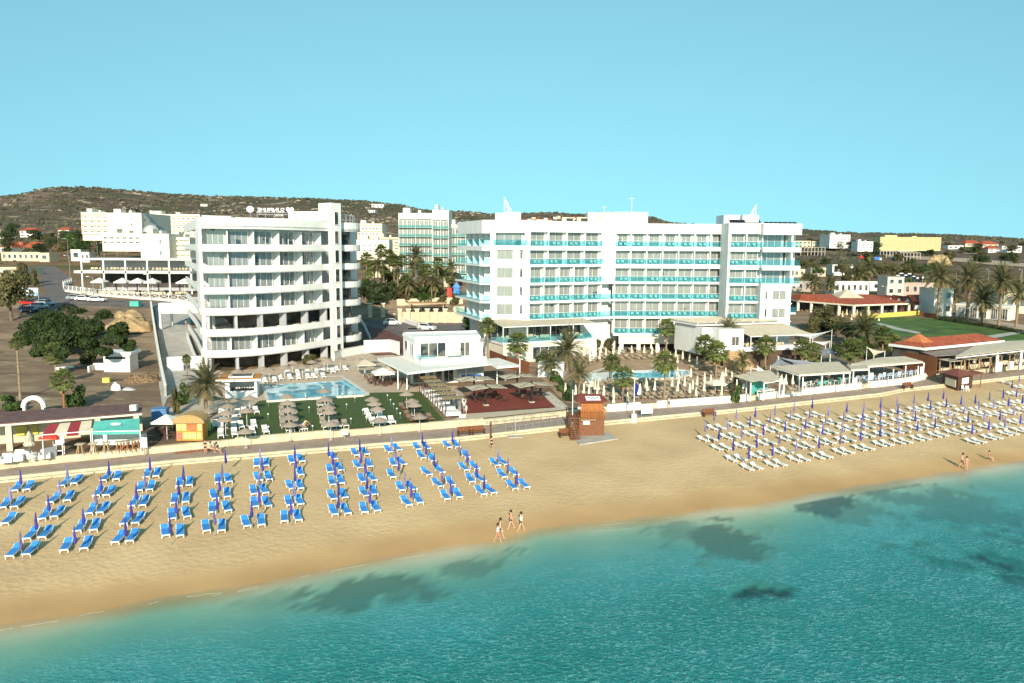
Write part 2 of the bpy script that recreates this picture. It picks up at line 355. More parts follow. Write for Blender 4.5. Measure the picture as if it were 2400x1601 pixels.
# ground: a fan of rings widening with distance, holding the land, the fields and the hills
def build_ground():
    b = MB(); azs = [R(-62+0.42*i) for i in range(296)]; ks = [0.0]; st = 1.2
    while ks[-1] < 2500: ks.append(ks[-1]+st); st *= 1.021
    n = len(azs); cols = []
    for a in azs:
        r0 = 40.0
        while r0*math.cos(a) < pb(r0*math.sin(a))+0.3 and r0 < 900: r0 += 0.25
        cols.append(r0)
    for k in ks:
        for a, r0 in zip(azs, cols):
            r = r0+k; x, y = r*math.sin(a), r*math.cos(a)
            if k == 0: y = max(y, pb(x)+0.3)
            b.v.append((x, y, ground(x, y) if k else 2.45))
    for j in range(len(ks)-1):
        for i in range(n-1): b.f.append((j*n+i, j*n+i+1, (j+1)*n+i+1, (j+1)*n+i)); b.m.append(0)
    return b
GM = bpy.data.materials.new('dry_land'); GM.use_nodes = True
def build_gm():
    N = GM.node_tree; L = N.links; b = N.nodes['Principled BSDF']; b.inputs['Roughness'].default_value = 0.95; b.inputs['Specular IOR Level'].default_value = 0.1
    g = N.nodes.new('ShaderNodeNewGeometry')
    def noi(sc, det, lo, hi, st=None):
        n = N.nodes.new('ShaderNodeTexNoise'); n.inputs['Scale'].default_value = sc; n.inputs['Detail'].default_value = det; n.inputs['Roughness'].default_value = 0.62
        v = g.outputs['Position']
        if st: mp = N.nodes.new('ShaderNodeMapping'); mp.inputs['Scale'].default_value = st; L.new(v, mp.inputs[0]); v = mp.outputs[0]
        L.new(v, n.inputs[0]); mr = N.nodes.new('ShaderNodeMapRange'); mr.inputs[1].default_value = lo; mr.inputs[2].default_value = hi; L.new(n.outputs[0], mr.inputs[0]); return mr.outputs[0], n.outputs[0]
    def mix(f, a, c):
        m = N.nodes.new('ShaderNodeMix'); m.data_type = 'RGBA'; L.new(f, m.inputs[0])
        for s_, k in ((a, 6), (c, 7)):
            if isinstance(s_, tuple): m.inputs[k].default_value = (*s_, 1)
            else: L.new(s_, m.inputs[k])
        return m.outputs[2]
    f1, n1 = noi(0.09, 8, 0.4, 0.6); near = mix(f1, (0.19,0.13,0.09), (0.31,0.225,0.145)); f1b, _ = noi(0.16, 9, 0.5, 0.66, (0.35, 1.3, 1)); near = mix(f1b, near, (0.115,0.075,0.052)); f1c, _ = noi(0.3, 7, 0.60, 0.68, (0.5, 1, 1)); near = mix(f1c, near, (0.42,0.33,0.22))
    f2, n2 = noi(0.012, 5, 0.42, 0.6); fld = mix(f2, (0.17,0.095,0.055), (0.27,0.175,0.09))
    f2b, _ = noi(0.02, 6, 0.5, 0.62, (1, 3, 1)); fld = mix(f2b, fld, (0.10,0.10,0.045))
    f3, _ = noi(0.008, 9, 0.44, 0.58); hil = mix(f3, (0.12,0.08,0.062), (0.20,0.14,0.105))
    f4, _ = noi(0.03, 10, 0.56, 0.63, (1, 2.2, 1)); hil = mix(f4, hil, (0.40,0.32,0.23))
    f5, _ = noi(0.006, 7, 0.50, 0.60); hil = mix(f5, hil, (0.085,0.085,0.05))
    f6, _ = noi(0.05, 6, 0.50, 0.56, (1, 1.6, 1)); hil = mix(f6, hil, (0.08,0.072,0.048))
    ln = N.nodes.new('ShaderNodeVectorMath'); ln.operation = 'LENGTH'; L.new(g.outputs['Position'], ln.inputs[0])
    def mr(a, c):
        m = N.nodes.new('ShaderNodeMapRange'); m.inputs[1].default_value = a; m.inputs[2].default_value = c; L.new(ln.outputs['Value'], m.inputs[0]); return m.outputs[0]
    o = mix(mr(220, 330), near, fld); o = mix(mr(560, 760), o, hil)
    L.new(o, b.inputs['Base Color'])
    bp = N.nodes.new('ShaderNodeBump'); bp.inputs['Strength'].default_value = 0.5; bp.inputs['Distance'].default_value = 0.4; L.new(n1, bp.inputs['Height']); L.new(bp.outputs[0], b.inputs['Normal'])
build_gm()
go = tag(build_ground().build('ground', GM, smooth=True), kind='structure')
# beach and sea bed
SM_ = bpy.data.materials.new('sand'); SM_.use_nodes = True
def build_sand():
    N = SM_.node_tree; L = N.links; b = N.nodes['Principled BSDF']; b.inputs['Roughness'].default_value = 0.95; b.inputs['Specular IOR Level'].default_value = 0.15
    g = N.nodes.new('ShaderNodeNewGeometry'); at = N.nodes.new('ShaderNodeAttribute'); at.attribute_name = 'wet'
    n = N.nodes.new('ShaderNodeTexNoise'); n.inputs['Scale'].default_value = 1.7; n.inputs['Detail'].default_value = 6; n.inputs['Distortion'].default_value = 0.3; L.new(g.outputs['Position'], n.inputs[0])
    n2 = N.nodes.new('ShaderNodeTexNoise'); n2.inputs['Scale'].default_value = 0.15; n2.inputs['Detail'].default_value = 5; L.new(g.outputs['Position'], n2.inputs[0])
    cr = N.nodes.new('ShaderNodeValToRGB'); L.new(n2.outputs[0], cr.inputs[0])
    cr.color_ramp.elements[0].color = (0.55,0.38,0.205,1); cr.color_ramp.elements[0].position = 0.35
    cr.color_ramp.elements[1].color = (0.65,0.46,0.25,1); cr.color_ramp.elements[1].position = 0.65
    hf = N.nodes.new('ShaderNodeMath'); hf.operation = 'MULTIPLY'; hf.inputs[1].default_value = 0.5; L.new(at.outputs['Fac'], hf.inputs[0])
    cw = N.nodes.new('ShaderNodeValToRGB'); L.new(hf.outputs[0], cw.inputs[0]); E = cw.color_ramp.elements
    E[0].position = 0.0; E[0].color = (1,1,1,1); E[1].position = 1.0; E[1].color = (0.95,1.15,1.5,1)
    e = E.new(0.18); e.color = (0.97,0.93,0.86,1); e = E.new(0.3); e.color = (0.92,0.83,0.72,1); e = E.new(0.5); e.color = (0.82,0.72,0.60,1)
    m = N.nodes.new('ShaderNodeMix'); m.data_type = 'RGBA'; m.blend_type = 'MULTIPLY'; m.inputs[0].default_value = 1; L.new(cr.outputs[0], m.inputs[6]); L.new(cw.outputs[0], m.inputs[7])
    ag = N.nodes.new('ShaderNodeAttribute'); ag.attribute_name = 'weed'
    m2 = N.nodes.new('ShaderNodeMix'); m2.data_type = 'RGBA'; L.new(ag.outputs['Fac'], m2.inputs[0]); L.new(m.outputs[2], m2.inputs[6]); m2.inputs[7].default_value = (0.035,0.045,0.03,1)
    L.new(m2.outputs[2], b.inputs['Base Color'])
    # trampled sand: footprints fade toward the smooth wet edge
    v = N.nodes.new('ShaderNodeTexVoronoi'); v.inputs['Scale'].default_value = 2.1; L.new(g.outputs['Position'], v.inputs[0])
    ad = N.nodes.new('ShaderNodeMath'); ad.operation = 'ADD'; L.new(n.outputs[0], ad.inputs[0]); L.new(v.outputs[0], ad.inputs[1])
    st = N.nodes.new('ShaderNodeMapRange'); st.inputs[1].default_value = 0.30; st.inputs[2].default_value = 0.62; st.inputs[3].default_value = 1.0; st.inputs[4].default_value = 0.04; L.new(at.outputs['Fac'], st.inputs[0])
    bp = N.nodes.new('ShaderNodeBump'); bp.inputs['Distance'].default_value = 0.038; L.new(st.outputs[0], bp.inputs['Strength']); L.new(ad.outputs[0], bp.inputs['Height']); L.new(bp.outputs[0], b.inputs['Normal'])
build_sand()
WEED = [(880,1375,190,42,-8,0.72),(1110,1320,110,22,-12,0.5),(1700,1262,150,42,5,0.8),(1950,1175,70,22,0,0.9),(2000,1200,110,26,5,0.6),(2240,1185,260,50,12,0.62),(1770,1372,80,19,-4,1.0),(2065,1268,24,9,12,0.9),(2150,1266,30,9,5,0.9),(2310,1300,110,17,17,1.0),(2200,1308,48,9,14,0.9),(2360,1345,55,14,8,0.8),(1580,1240,60,22,0,0.5),(1870,1175,30,10,20,0.8),(640,1400,80,20,-12,0.25)]
WEEDW = []
for (cx, cy, rx, ry, an, st) in WEED:
    c = G(cx, cy, 0); ca, sa = math.cos(R(an)), math.sin(R(an))
    ex = G(cx+rx*ca, cy+rx*sa, 0)-c; ey = G(cx-ry*sa, cy+ry*ca, 0)-c; WEEDW.append((c.x, c.y, ex.x, ex.y, ey.x, ey.y, st))
def weed(x, y):
    k = 0
    for (cx, cy, ax, ay, bx, by, st) in WEEDW:
        det = ax*by-ay*bx; dx, dy = x-cx, y-cy; u = (dx*by-dy*bx)/det; v = (ax*dy-ay*dx)/det; r = math.hypot(u, v)
        if r < 1.6:
            n = mnoise.fractal((x*0.45, y*0.45, cx), 0.75, 2.1, 5)*1.0
            k = max(k, 0.95*st*(1-sm(0.72, 1.02, r+n*0.75)))
    return k
def build_beach():
    xs = [-110+0.6*i for i in range(int(330/0.6))]
    ts = [-50+0.6*i for i in range(78)]+[-3+0.5*i for i in range(16)]+[5.5, 7, 9, 11.5, 14, 17, 20, 23, 26, 30]
    ts = sorted(set(ts)); rows = []
    b = MB(); n = len(xs); wet = []; wd = []
    fr = []
    for t in ts:
        for x in xs:
            s0 = shore(x); y = s0+t/0.92; top = pf(x)
            if t > 12: y = s0+12/0.92+(top+0.05-s0-12/0.92)*(t-12)/18.0
            jig = 0.5*math.sin(x*0.21)+0.35*math.sin(x*0.53+1)
            if -4 < t < 5: y += jig*0
            b.v.append((x, y, beach_z(x, y))); tt = (y-s0)*0.92+jig
            wet.append(1-sm(-0.5, 7.5, tt) if tt > 0 else 1+min(1, -tt/1.5)); wd.append(weed(x, y) if t < -1 else 0)
    for j in range(len(ts)-1):
        for i in range(n-1): b.f.append((j*n+i, j*n+i+1, (j+1)*n+i+1, (j+1)*n+i)); b.m.append(0)
    o = tag(b.build('beach', SM_, smooth=True), kind='structure')
    a = o.data.attributes.new('wet', 'FLOAT', 'POINT'); a.data.foreach_set('value', wet)
    a = o.data.attributes.new('weed', 'FLOAT', 'POINT'); a.data.foreach_set('value', wd)
build_beach()
# the sea: tinted clear water over the bed, turning turbid turquoise with depth
SEA = bpy.data.materials.new('sea_water'); SEA.use_nodes = True
def build_sea():
    N = SEA.node_tree; L = N.links; N.nodes.clear(); out = N.nodes.new('ShaderNodeOutputMaterial')
    g = N.nodes.new('ShaderNodeNewGeometry'); at = N.nodes.new('ShaderNodeAttribute'); at.attribute_name = 'depth'
    def noi(sc, det, st=(1,1,1), dist=0.0):
        mp = N.nodes.new('ShaderNodeMapping'); mp.inputs['Scale'].default_value = st; mp.inputs['Rotation'].default_value = (0,0,R(-14)); L.new(g.outputs['Position'], mp.inputs[0])
        n = N.nodes.new('ShaderNodeTexNoise'); n.inputs['Scale'].default_value = sc; n.inputs['Detail'].default_value = det; n.inputs['Distortion'].default_value = dist; L.new(mp.outputs[0], n.inputs[0]); return n.outputs[0]
    a1, a2, a3 = noi(3.4, 3, (0.85,1.15,1), 0.5), noi(0.9, 3, (0.85,1.2,1), 0.8), noi(0.12, 2)
    ad = N.nodes.new('ShaderNodeMath'); ad.operation = 'MULTIPLY_ADD'; L.new(a2, ad.inputs[0]); ad.inputs[1].default_value = 0.55; L.new(a1, ad.inputs[2])
    bp = N.nodes.new('ShaderNodeBump'); bp.inputs['Distance'].default_value = 0.27; L.new(ad.outputs[0], bp.inputs['Height'])
    bs = N.nodes.new('ShaderNodeMapRange'); bs.inputs[1].default_value = 0.0; bs.inputs[2].default_value = 0.9; bs.inputs[3].default_value = 0.12; bs.inputs[4].default_value = 0.95; L.new(at.outputs['Fac'], bs.inputs[0]); L.new(bs.outputs[0], bp.inputs['Strength'])
    cr = N.nodes.new('ShaderNodeValToRGB'); L.new(at.outputs['Fac'], cr.inputs[0]); E = cr.color_ramp.elements
    E[0].position = 0; E[0].color = (0.26,0.33,0.22,1); E[1].position = 1.0; E[1].color = (0.038,0.285,0.270,1)
    e = E.new(0.15); e.color = (0.10,0.27,0.22,1); e = E.new(0.4); e.color = (0.075,0.36,0.355,1); e = E.new(0.7); e.color = (0.045,0.325,0.335,1)
    # glints painted into the water colour: net of light focused by ripples
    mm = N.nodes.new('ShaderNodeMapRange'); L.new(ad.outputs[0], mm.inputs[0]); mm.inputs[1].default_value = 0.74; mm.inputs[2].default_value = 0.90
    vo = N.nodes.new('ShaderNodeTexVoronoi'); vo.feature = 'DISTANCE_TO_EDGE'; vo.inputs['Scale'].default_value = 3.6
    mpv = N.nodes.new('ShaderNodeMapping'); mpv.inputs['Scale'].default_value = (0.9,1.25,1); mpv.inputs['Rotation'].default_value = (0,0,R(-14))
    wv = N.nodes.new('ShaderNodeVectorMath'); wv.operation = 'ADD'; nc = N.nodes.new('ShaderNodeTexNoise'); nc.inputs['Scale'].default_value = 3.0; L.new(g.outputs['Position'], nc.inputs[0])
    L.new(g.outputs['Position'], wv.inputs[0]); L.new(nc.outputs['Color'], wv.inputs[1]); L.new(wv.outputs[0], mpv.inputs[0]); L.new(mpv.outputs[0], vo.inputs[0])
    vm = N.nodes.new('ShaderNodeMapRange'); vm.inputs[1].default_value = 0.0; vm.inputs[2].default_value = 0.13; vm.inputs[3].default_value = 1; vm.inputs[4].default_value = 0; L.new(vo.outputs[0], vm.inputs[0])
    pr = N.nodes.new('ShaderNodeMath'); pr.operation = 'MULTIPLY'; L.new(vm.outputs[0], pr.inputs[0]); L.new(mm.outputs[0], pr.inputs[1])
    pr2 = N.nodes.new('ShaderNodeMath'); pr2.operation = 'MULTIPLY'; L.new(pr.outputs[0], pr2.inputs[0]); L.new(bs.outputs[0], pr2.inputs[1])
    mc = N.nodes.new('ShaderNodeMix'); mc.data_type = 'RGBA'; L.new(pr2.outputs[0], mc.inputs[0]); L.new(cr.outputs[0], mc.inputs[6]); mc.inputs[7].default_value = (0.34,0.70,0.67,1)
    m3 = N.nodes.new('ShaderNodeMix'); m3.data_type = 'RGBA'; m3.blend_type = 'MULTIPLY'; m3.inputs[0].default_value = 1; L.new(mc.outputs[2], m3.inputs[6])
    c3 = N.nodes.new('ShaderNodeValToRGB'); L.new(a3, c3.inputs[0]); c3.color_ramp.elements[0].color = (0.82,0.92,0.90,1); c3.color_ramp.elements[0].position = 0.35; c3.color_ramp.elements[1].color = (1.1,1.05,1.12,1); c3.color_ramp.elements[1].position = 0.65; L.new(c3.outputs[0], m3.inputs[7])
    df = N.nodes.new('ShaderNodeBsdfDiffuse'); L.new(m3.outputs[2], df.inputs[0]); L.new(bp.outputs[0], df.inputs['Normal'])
    tr = N.nodes.new('ShaderNodeBsdfTransparent'); ct = N.nodes.new('ShaderNodeValToRGB'); L.new(at.outputs['Fac'], ct.inputs[0])
    ct.color_ramp.elements[0].color = (0.98,0.99,0.96,1); ct.color_ramp.elements[1].color = (0.16,0.70,0.76,1); e = ct.color_ramp.elements.new(0.2); e.color = (0.66,0.95,0.93,1); L.new(ct.outputs[0], tr.inputs[0])
    tf = N.nodes.new('ShaderNodeMapRange'); tf.inputs[1].default_value = 0.0; tf.inputs[2].default_value = 0.5; tf.inputs[3].default_value = 0.03; tf.inputs[4].default_value = 0.60; L.new(at.outputs['Fac'], tf.inputs[0])
    aw = N.nodes.new('ShaderNodeAttribute'); aw.attribute_name = 'bedweed'; wm = N.nodes.new('ShaderNodeMath'); wm.operation = 'MULTIPLY_ADD'; wm.inputs[1].default_value = -0.88; wm.inputs[2].default_value = 1.0; L.new(aw.outputs['Fac'], wm.inputs[0]); tw = N.nodes.new('ShaderNodeMath'); tw.operation = 'MULTIPLY'; L.new(tf.outputs[0], tw.inputs[0]); L.new(wm.outputs[0], tw.inputs[1])
    mx = N.nodes.new('ShaderNodeMixShader'); L.new(tw.outputs[0], mx.inputs[0]); L.new(tr.outputs[0], mx.inputs[1]); L.new(df.outputs[0], mx.inputs[2])
    b2 = N.nodes.new('ShaderNodeBump'); b2.inputs['Distance'].default_value = 0.05; b2.inputs['Strength'].default_value = 0.6; L.new(ad.outputs[0], b2.inputs['Height'])
    gl = N.nodes.new('ShaderNodeBsdfGlossy'); gl.inputs['Roughness'].default_value = 0.1; L.new(b2.outputs[0], gl.inputs['Normal'])
    fr = N.nodes.new('ShaderNodeFresnel'); fr.inputs[0].default_value = 1.24; L.new(b2.outputs[0], fr.inputs['Normal'])
    bk = N.nodes.new('ShaderNodeMath'); bk.operation = 'SUBTRACT'; bk.inputs[0].default_value = 1; L.new(g.outputs['Backfacing'], bk.inputs[1])
    fm = N.nodes.new('ShaderNodeMath'); fm.operation = 'MULTIPLY'; L.new(fr.outputs[0], fm.inputs[0]); L.new(bk.outputs[0], fm.inputs[1])
    m2 = N.nodes.new('ShaderNodeMixShader'); L.new(fm.outputs[0], m2.inputs[0]); L.new(mx.outputs[0], m2.inputs[1]); L.new(gl.outputs[0], m2.inputs[2])
    L.new(m2.outputs[0], out.inputs[0])
build_sea()
def build_water():
    xs = [-120+0.7*i for i in range(430)]; ts = [1.0,0.3,-0.3,-1]+[-1.7-0.7*i for i in range(56)]+[-44,-55,-70]
    b = MB(); n = len(xs); dp = []
    for t in ts:
        for x in xs:
            s0 = shore(x); y = s0+t/0.92; jig = 0.45*math.sin(x*0.21)+0.3*math.sin(x*0.53+1); b.v.append((x, y, 0.02+0.01*math.sin(x*0.7+y)))
            dp.append(max(0, min(1, (-(t)+jig*0.8)/17.0)))
    for j in range(len(ts)-1):
        for i in range(n-1): b.f.append((j*n+i, (j+1)*n+i, (j+1)*n+i+1, j*n+i+1)); b.m.append(0)
    o = tag(b.build('sea', SEA, smooth=True), kind='structure'); a = o.data.attributes.new('bedweed', 'FLOAT', 'POINT'); a.data.foreach_set('value', [weed(v[0], v[1]+0.9) if v[1] < shore(v[0])-1 else 0 for v in b.v])
    a = o.data.attributes.new('depth', 'FLOAT', 'POINT'); a.data.foreach_set('value', dp)
build_water()
# thin lines of foam where the wavelets run out
FOAM = mat('foam', (0.46,0.52,0.42), var=0.1, scale=4, rough=0.8)
def foam_line(pts, w):
    b = MB(); P = [G(x, y, 0.05) for x, y in pts]; Q = []
    for i in range(len(P)-1):
        for k in range(14): Q.append(P[i].lerp(P[i+1], k/14))
    for i, q in enumerate(Q[:-1]):
        ww = w*(0.15+0.6*abs(mnoise.noise((q.x*0.9, q.y, 0)))*1.4); r = Q[i+1]
        if mnoise.noise((q.x*0.45, 3, 0)) < 0.02: continue
        off = 0.12*mnoise.noise((q.x*1.4, 7, 0)); b.quad((q.x, q.y+off-ww/2, 0.045), (r.x, r.y+off-ww/2, 0.045), (r.x, r.y+off+ww/2, 0.055), (q.x, q.y+off+ww/2, 0.055))
    return b
fb = MB()
for pts, w_ in (([(0,1477),(140,1455),(220,1436),(330,1420),(404,1403),(553,1385),(702,1354),(872,1320),(1000,1300),(1100,1284)], 0.06), ([(1408,1232),(1500,1222),(1600,1209),(1700,1200)], 0.07), ([(1370,1249),(1460,1240),(1530,1235)], 0.05), ([(500,1396),(560,1387),(640,1372)], 0.05)):
    q = foam_line(pts, w_); fb.add(q.v, q.f)
tag(fb.build('foam', FOAM), kind='stuff')
# promenade: paved strip, two low steps to the sand
def offs(poly, d): return [(x, y+d) for x, y in poly]
def ext(poly): 
    a, b = poly[0], poly[1]; c, d = poly[-2], poly[-1]
    p = [(a[0]-60, interp(poly, a[0]-60))]+list(poly)+[(d[0]+90, interp(poly, d[0]+90))]; return p
PROM = mat('promenade_paving', (0.36,0.27,0.21), var=0.12, scale=0.9, world=True, detail=5)
def band(name, A, B, za, zb, m, kind='structure'):
    xs = sorted({round(p[0], 3) for p in ext(PF)+ext(PB)}); b = MB(); n = len(xs)
    for x in xs: b.v += [(x, A(x), za), (x, B(x), zb)]
    for i in range(n-1): b.f.append((2*i, 2*i+2, 2*i+3, 2*i+1)); b.m.append(0)
    return tag(b.build(name, m), kind=kind)
band('promenade', lambda x: pf(x)+0.55, lambda x: pb(x)+0.35, ZP, ZP+0.004, PROM)
def stepline(name, d0, d1, z0, z1, m, lo=-1e9, hi=1e9):
    P = [p for p in ext(PF) if lo <= p[0] <= hi]; b = MB()
    for i in range(len(P)-1):
        a, c = P[i], P[i+1]; b.prism([(a[0],a[1]+d0),(c[0],c[1]+d0),(c[0],c[1]+d1),(a[0],a[1]+d1)], z0, z1)
    return tag(b.build(name, m), kind='structure')
stepline('promenade_kerb', 0.25, 0.6, 0.6, ZP+0.02, STONEW)
stepline('promenade_step', -0.25, 0.25, 0.4, ZP-0.22, STONEW)

xs_ = sorted({p[0] for p in ext(PB)}); eb = MB()
for i in range(len(xs_)-1): x, q = xs_[i], xs_[i+1]; eb.prism([(x,pb(x)+0.2),(q,pb(q)+0.2),(q,pb(q)+0.75),(x,pb(x)+0.75)], 1.2, 2.46)
tag(eb.build('promenade_retaining_edge', STONEW), kind='structure')
# ---------------------------------------------------------------- plants
def leaf_quads(b, c, r, n, size, rn, flat=0.75, mi=0):
    for _ in range(n):
        u = rn.uniform(-1, 1); t = rn.uniform(0, 6.283); k = math.sqrt(max(0, 1-u*u)); rr = r*(0.55+0.45*rn.random()**0.5)
        d = Vector((k*math.cos(t), k*math.sin(t), u*flat)); p = Vector(c)+d*rr
        nrm = (d+Vector((rn.uniform(-.8,.8), rn.uniform(-.8,.8), rn.uniform(-.3,.9)))).normalized()
        a = nrm.orthogonal().normalized(); a = Matrix.Rotation(rn.uniform(0, 6.28), 3, nrm) @ a; bb = nrm.cross(a); s = size*rn.uniform(0.6, 1.4)
        b.add([p-a*s*0.5, p+bb*s*0.35, p+a*s*0.6, p-bb*s*0.35], [(0,1,2,3)], mi)
def broadleaf(name, label, cat, m, h=5.0, r=2.5, seed=1, n=1900, trunk=True, bark=None, size=0.34, blobs=13, zlo=0.35):
    rn = random.Random(seed); o = thing(name, label, cat)
    t = MB(); top = Vector((rn.uniform(-.3,.3), rn.uniform(-.3,.3), h*0.45)); t.tube((0,0,-0.3), top, 0.10*r**0.5+0.05, 0.07*r**0.5, 7)
    b = MB(); per = n//blobs
    for i in range(blobs):
        a = rn.uniform(0, 6.283); q = r*0.62*math.sqrt(rn.random()); z = h*(zlo+(1-zlo)*rn.uniform(0.12, 0.82)); sc = 1-0.35*abs(z/h-0.6)
        c = Vector((q*math.cos(a)*sc, q*math.sin(a)*sc, z)); rr = r*rn.uniform(0.26, 0.5); t.tube(top, c, 0.06, 0.02, 5); leaf_quads(b, c, rr, per, size, rn)
    if trunk: t.build('trunk', bark or BARKG, o)
    b.build('crown', m, o); return o
def frond(b, base, az, el, L, rn, droop, wd=0.42, n=9, mi=0):
    """one feather leaf: an arching rib carrying rows of narrow leaflets"""
    d = Vector((math.cos(az)*math.cos(el), math.sin(az)*math.cos(el), math.sin(el))); p = Vector(base); st = L/n; sd = Vector((-math.sin(az), math.cos(az), 0)); pts = [p.copy()]
    for i in range(n):
        p = p+d*st; d = (d+Vector((0,0,-droop*(0.35+i/n)))).normalized(); pts.append(p.copy())
    for i in range(n):
        a, c = pts[i], pts[i+1]; t = (c-a).normalized(); up = sd.cross(t).normalized()
        b.add([a-sd*0.035, a+sd*0.035, c+sd*0.025, c-sd*0.025], [(0,1,2,3)], mi)
        if i == 0: continue
        k = wd*math.sin(3.1*(i+0.4)/(n+0.6))**0.6*1.15
        for sg in (-1, 1):
            for q in (0.0, 0.5):
                m0 = a.lerp(c, q); tip = m0+(sd*sg*0.8+t*0.65-up*-0.12+Vector((0,0,rn.uniform(-.25,.1))))*k
                b.add([m0-t*0.05, m0+t*0.09, tip], [(0,1,2)], mi)
def fan(b, base, az, el, L, rn, size=0.62, mi=0):
    """one fan leaf: a stalk with a pleated round blade split into fingers"""
    d = Vector((math.cos(az)*math.cos(el), math.sin(az)*math.cos(el), math.sin(el))); q = Vector(base)+d*L; sd = Vector((-math.sin(az), math.cos(az), 0))
    b.add([Vector(base)-sd*0.03, Vector(base)+sd*0.03, q+sd*0.02, q-sd*0.02], [(0,1,2,3)], mi)
    d2 = (d+Vector((0,0,-0.35))).normalized(); up = sd.cross(d2)
    for i in range(9):
        a = R(-100+25*i+rn.uniform(-5,5)); e = (d2*math.cos(a)+sd*math.sin(a)+up*rn.uniform(-.12,.2)-Vector((0,0,0.25*abs(math.sin(a))))).normalized(); l = size*rn.uniform(0.8,1.15); pr = e.cross(up).normalized()*0.10
        b.add([q, q+e*l*0.6+pr, q+e*l+Vector((0,0,-0.12)), q+e*l*0.6-pr], [(0,1,2,3)], mi)
def date_palm(h=6.0, seed=1, L=2.6, nf=60, skirt=True, rt=0.22, bark=None):
    rn = random.Random(seed); o = thing('date_palm', 'date palm', 'palm tree'); t = MB(); pr = []
    k = max(3, int(h/0.35))
    for i in range(k+1): z = h*i/k; pr += [(rt*(1.18 if i == 0 else 1.0), z-0.04 if i else -0.3), (rt*0.86, z+0.05)]
    t.lathe(pr, 9); t.lathe([(rt*0.9, h-0.7), (rt*1.7, h-0.35), (rt*1.5, h+0.05), (rt*0.6, h+0.3)], 9); t.build('trunk', bark or BARK, o)
    b = MB()
    for i in range(nf):
        f = i/nf; el = R(82-105*f+rn.uniform(-8,8)); az = i*2.39996+rn.uniform(-.2,.2)
        frond(b, (0,0,h+0.1), az, el, L*rn.uniform(0.85,1.1), rn, 0.17+0.05*rn.random())
    b.build('crown', PALMD, o)
    if skirt:
        s = MB()
        for i in range(14): frond(s, (0,0,h-0.1), i*0.45+rn.uniform(-.2,.2), R(-35-rn.uniform(0,30)), L*0.55, rn, 0.14, wd=0.2, n=5)
        s.build('dead_leaves', DEADF, o)
    return o
def fan_palm(h=5.0, seed=1, r=1.15, nf=58, rt=0.17, skirt=0.8, bark=None):
    rn = random.Random(seed); o = thing('fan_palm', 'fan palm', 'palm tree'); t = MB()
    t.lathe([(rt*1.7,-0.3),(rt*1.35,0.25),(rt,0.9),(rt*0.85,h*0.6),(rt*0.8,h)], 9); t.build('trunk', bark or BARK, o)
    b = MB()
    for i in range(nf):
        f = i/nf; el = R(85-125*f+rn.uniform(-8,8)); fan(b, (0,0,h), i*2.39996, el, r*rn.uniform(0.85,1.2), rn, size=r*0.52)
    b.build('crown', PALMF, o)
    if skirt:
        s = MB()
        for i in range(34):
            a = i*2.39996; z = h-0.1-skirt*rn.random(); e = Vector((math.cos(a), math.sin(a), 0)); k = 0.45*r*(1-0.4*(h-z)/skirt); sd = Vector((-e.y, e.x, 0))*0.13
            p = Vector((0,0,z))+e*rt*0.8; q = p+e*k+Vector((0,0,-0.55)); s.add([p, q-sd, q+e*0.05+Vector((0,0,-0.2)), q+sd], [(0,1,2,3)])
        s.build('dead_leaves', DEADF, o)
    return o
DP = [Proto(date_palm(6.0, 3)), Proto(date_palm(6.0, 11, L=2.9, nf=66)), Proto(date_palm(3.4, 5, L=2.2, nf=46, rt=0.2))]
FP = [Proto(fan_palm(5.0, 2)), Proto(fan_palm(5.0, 8, r=1.3, nf=62, skirt=1.1)), Proto(fan_palm(3.2, 4, r=1.25))]
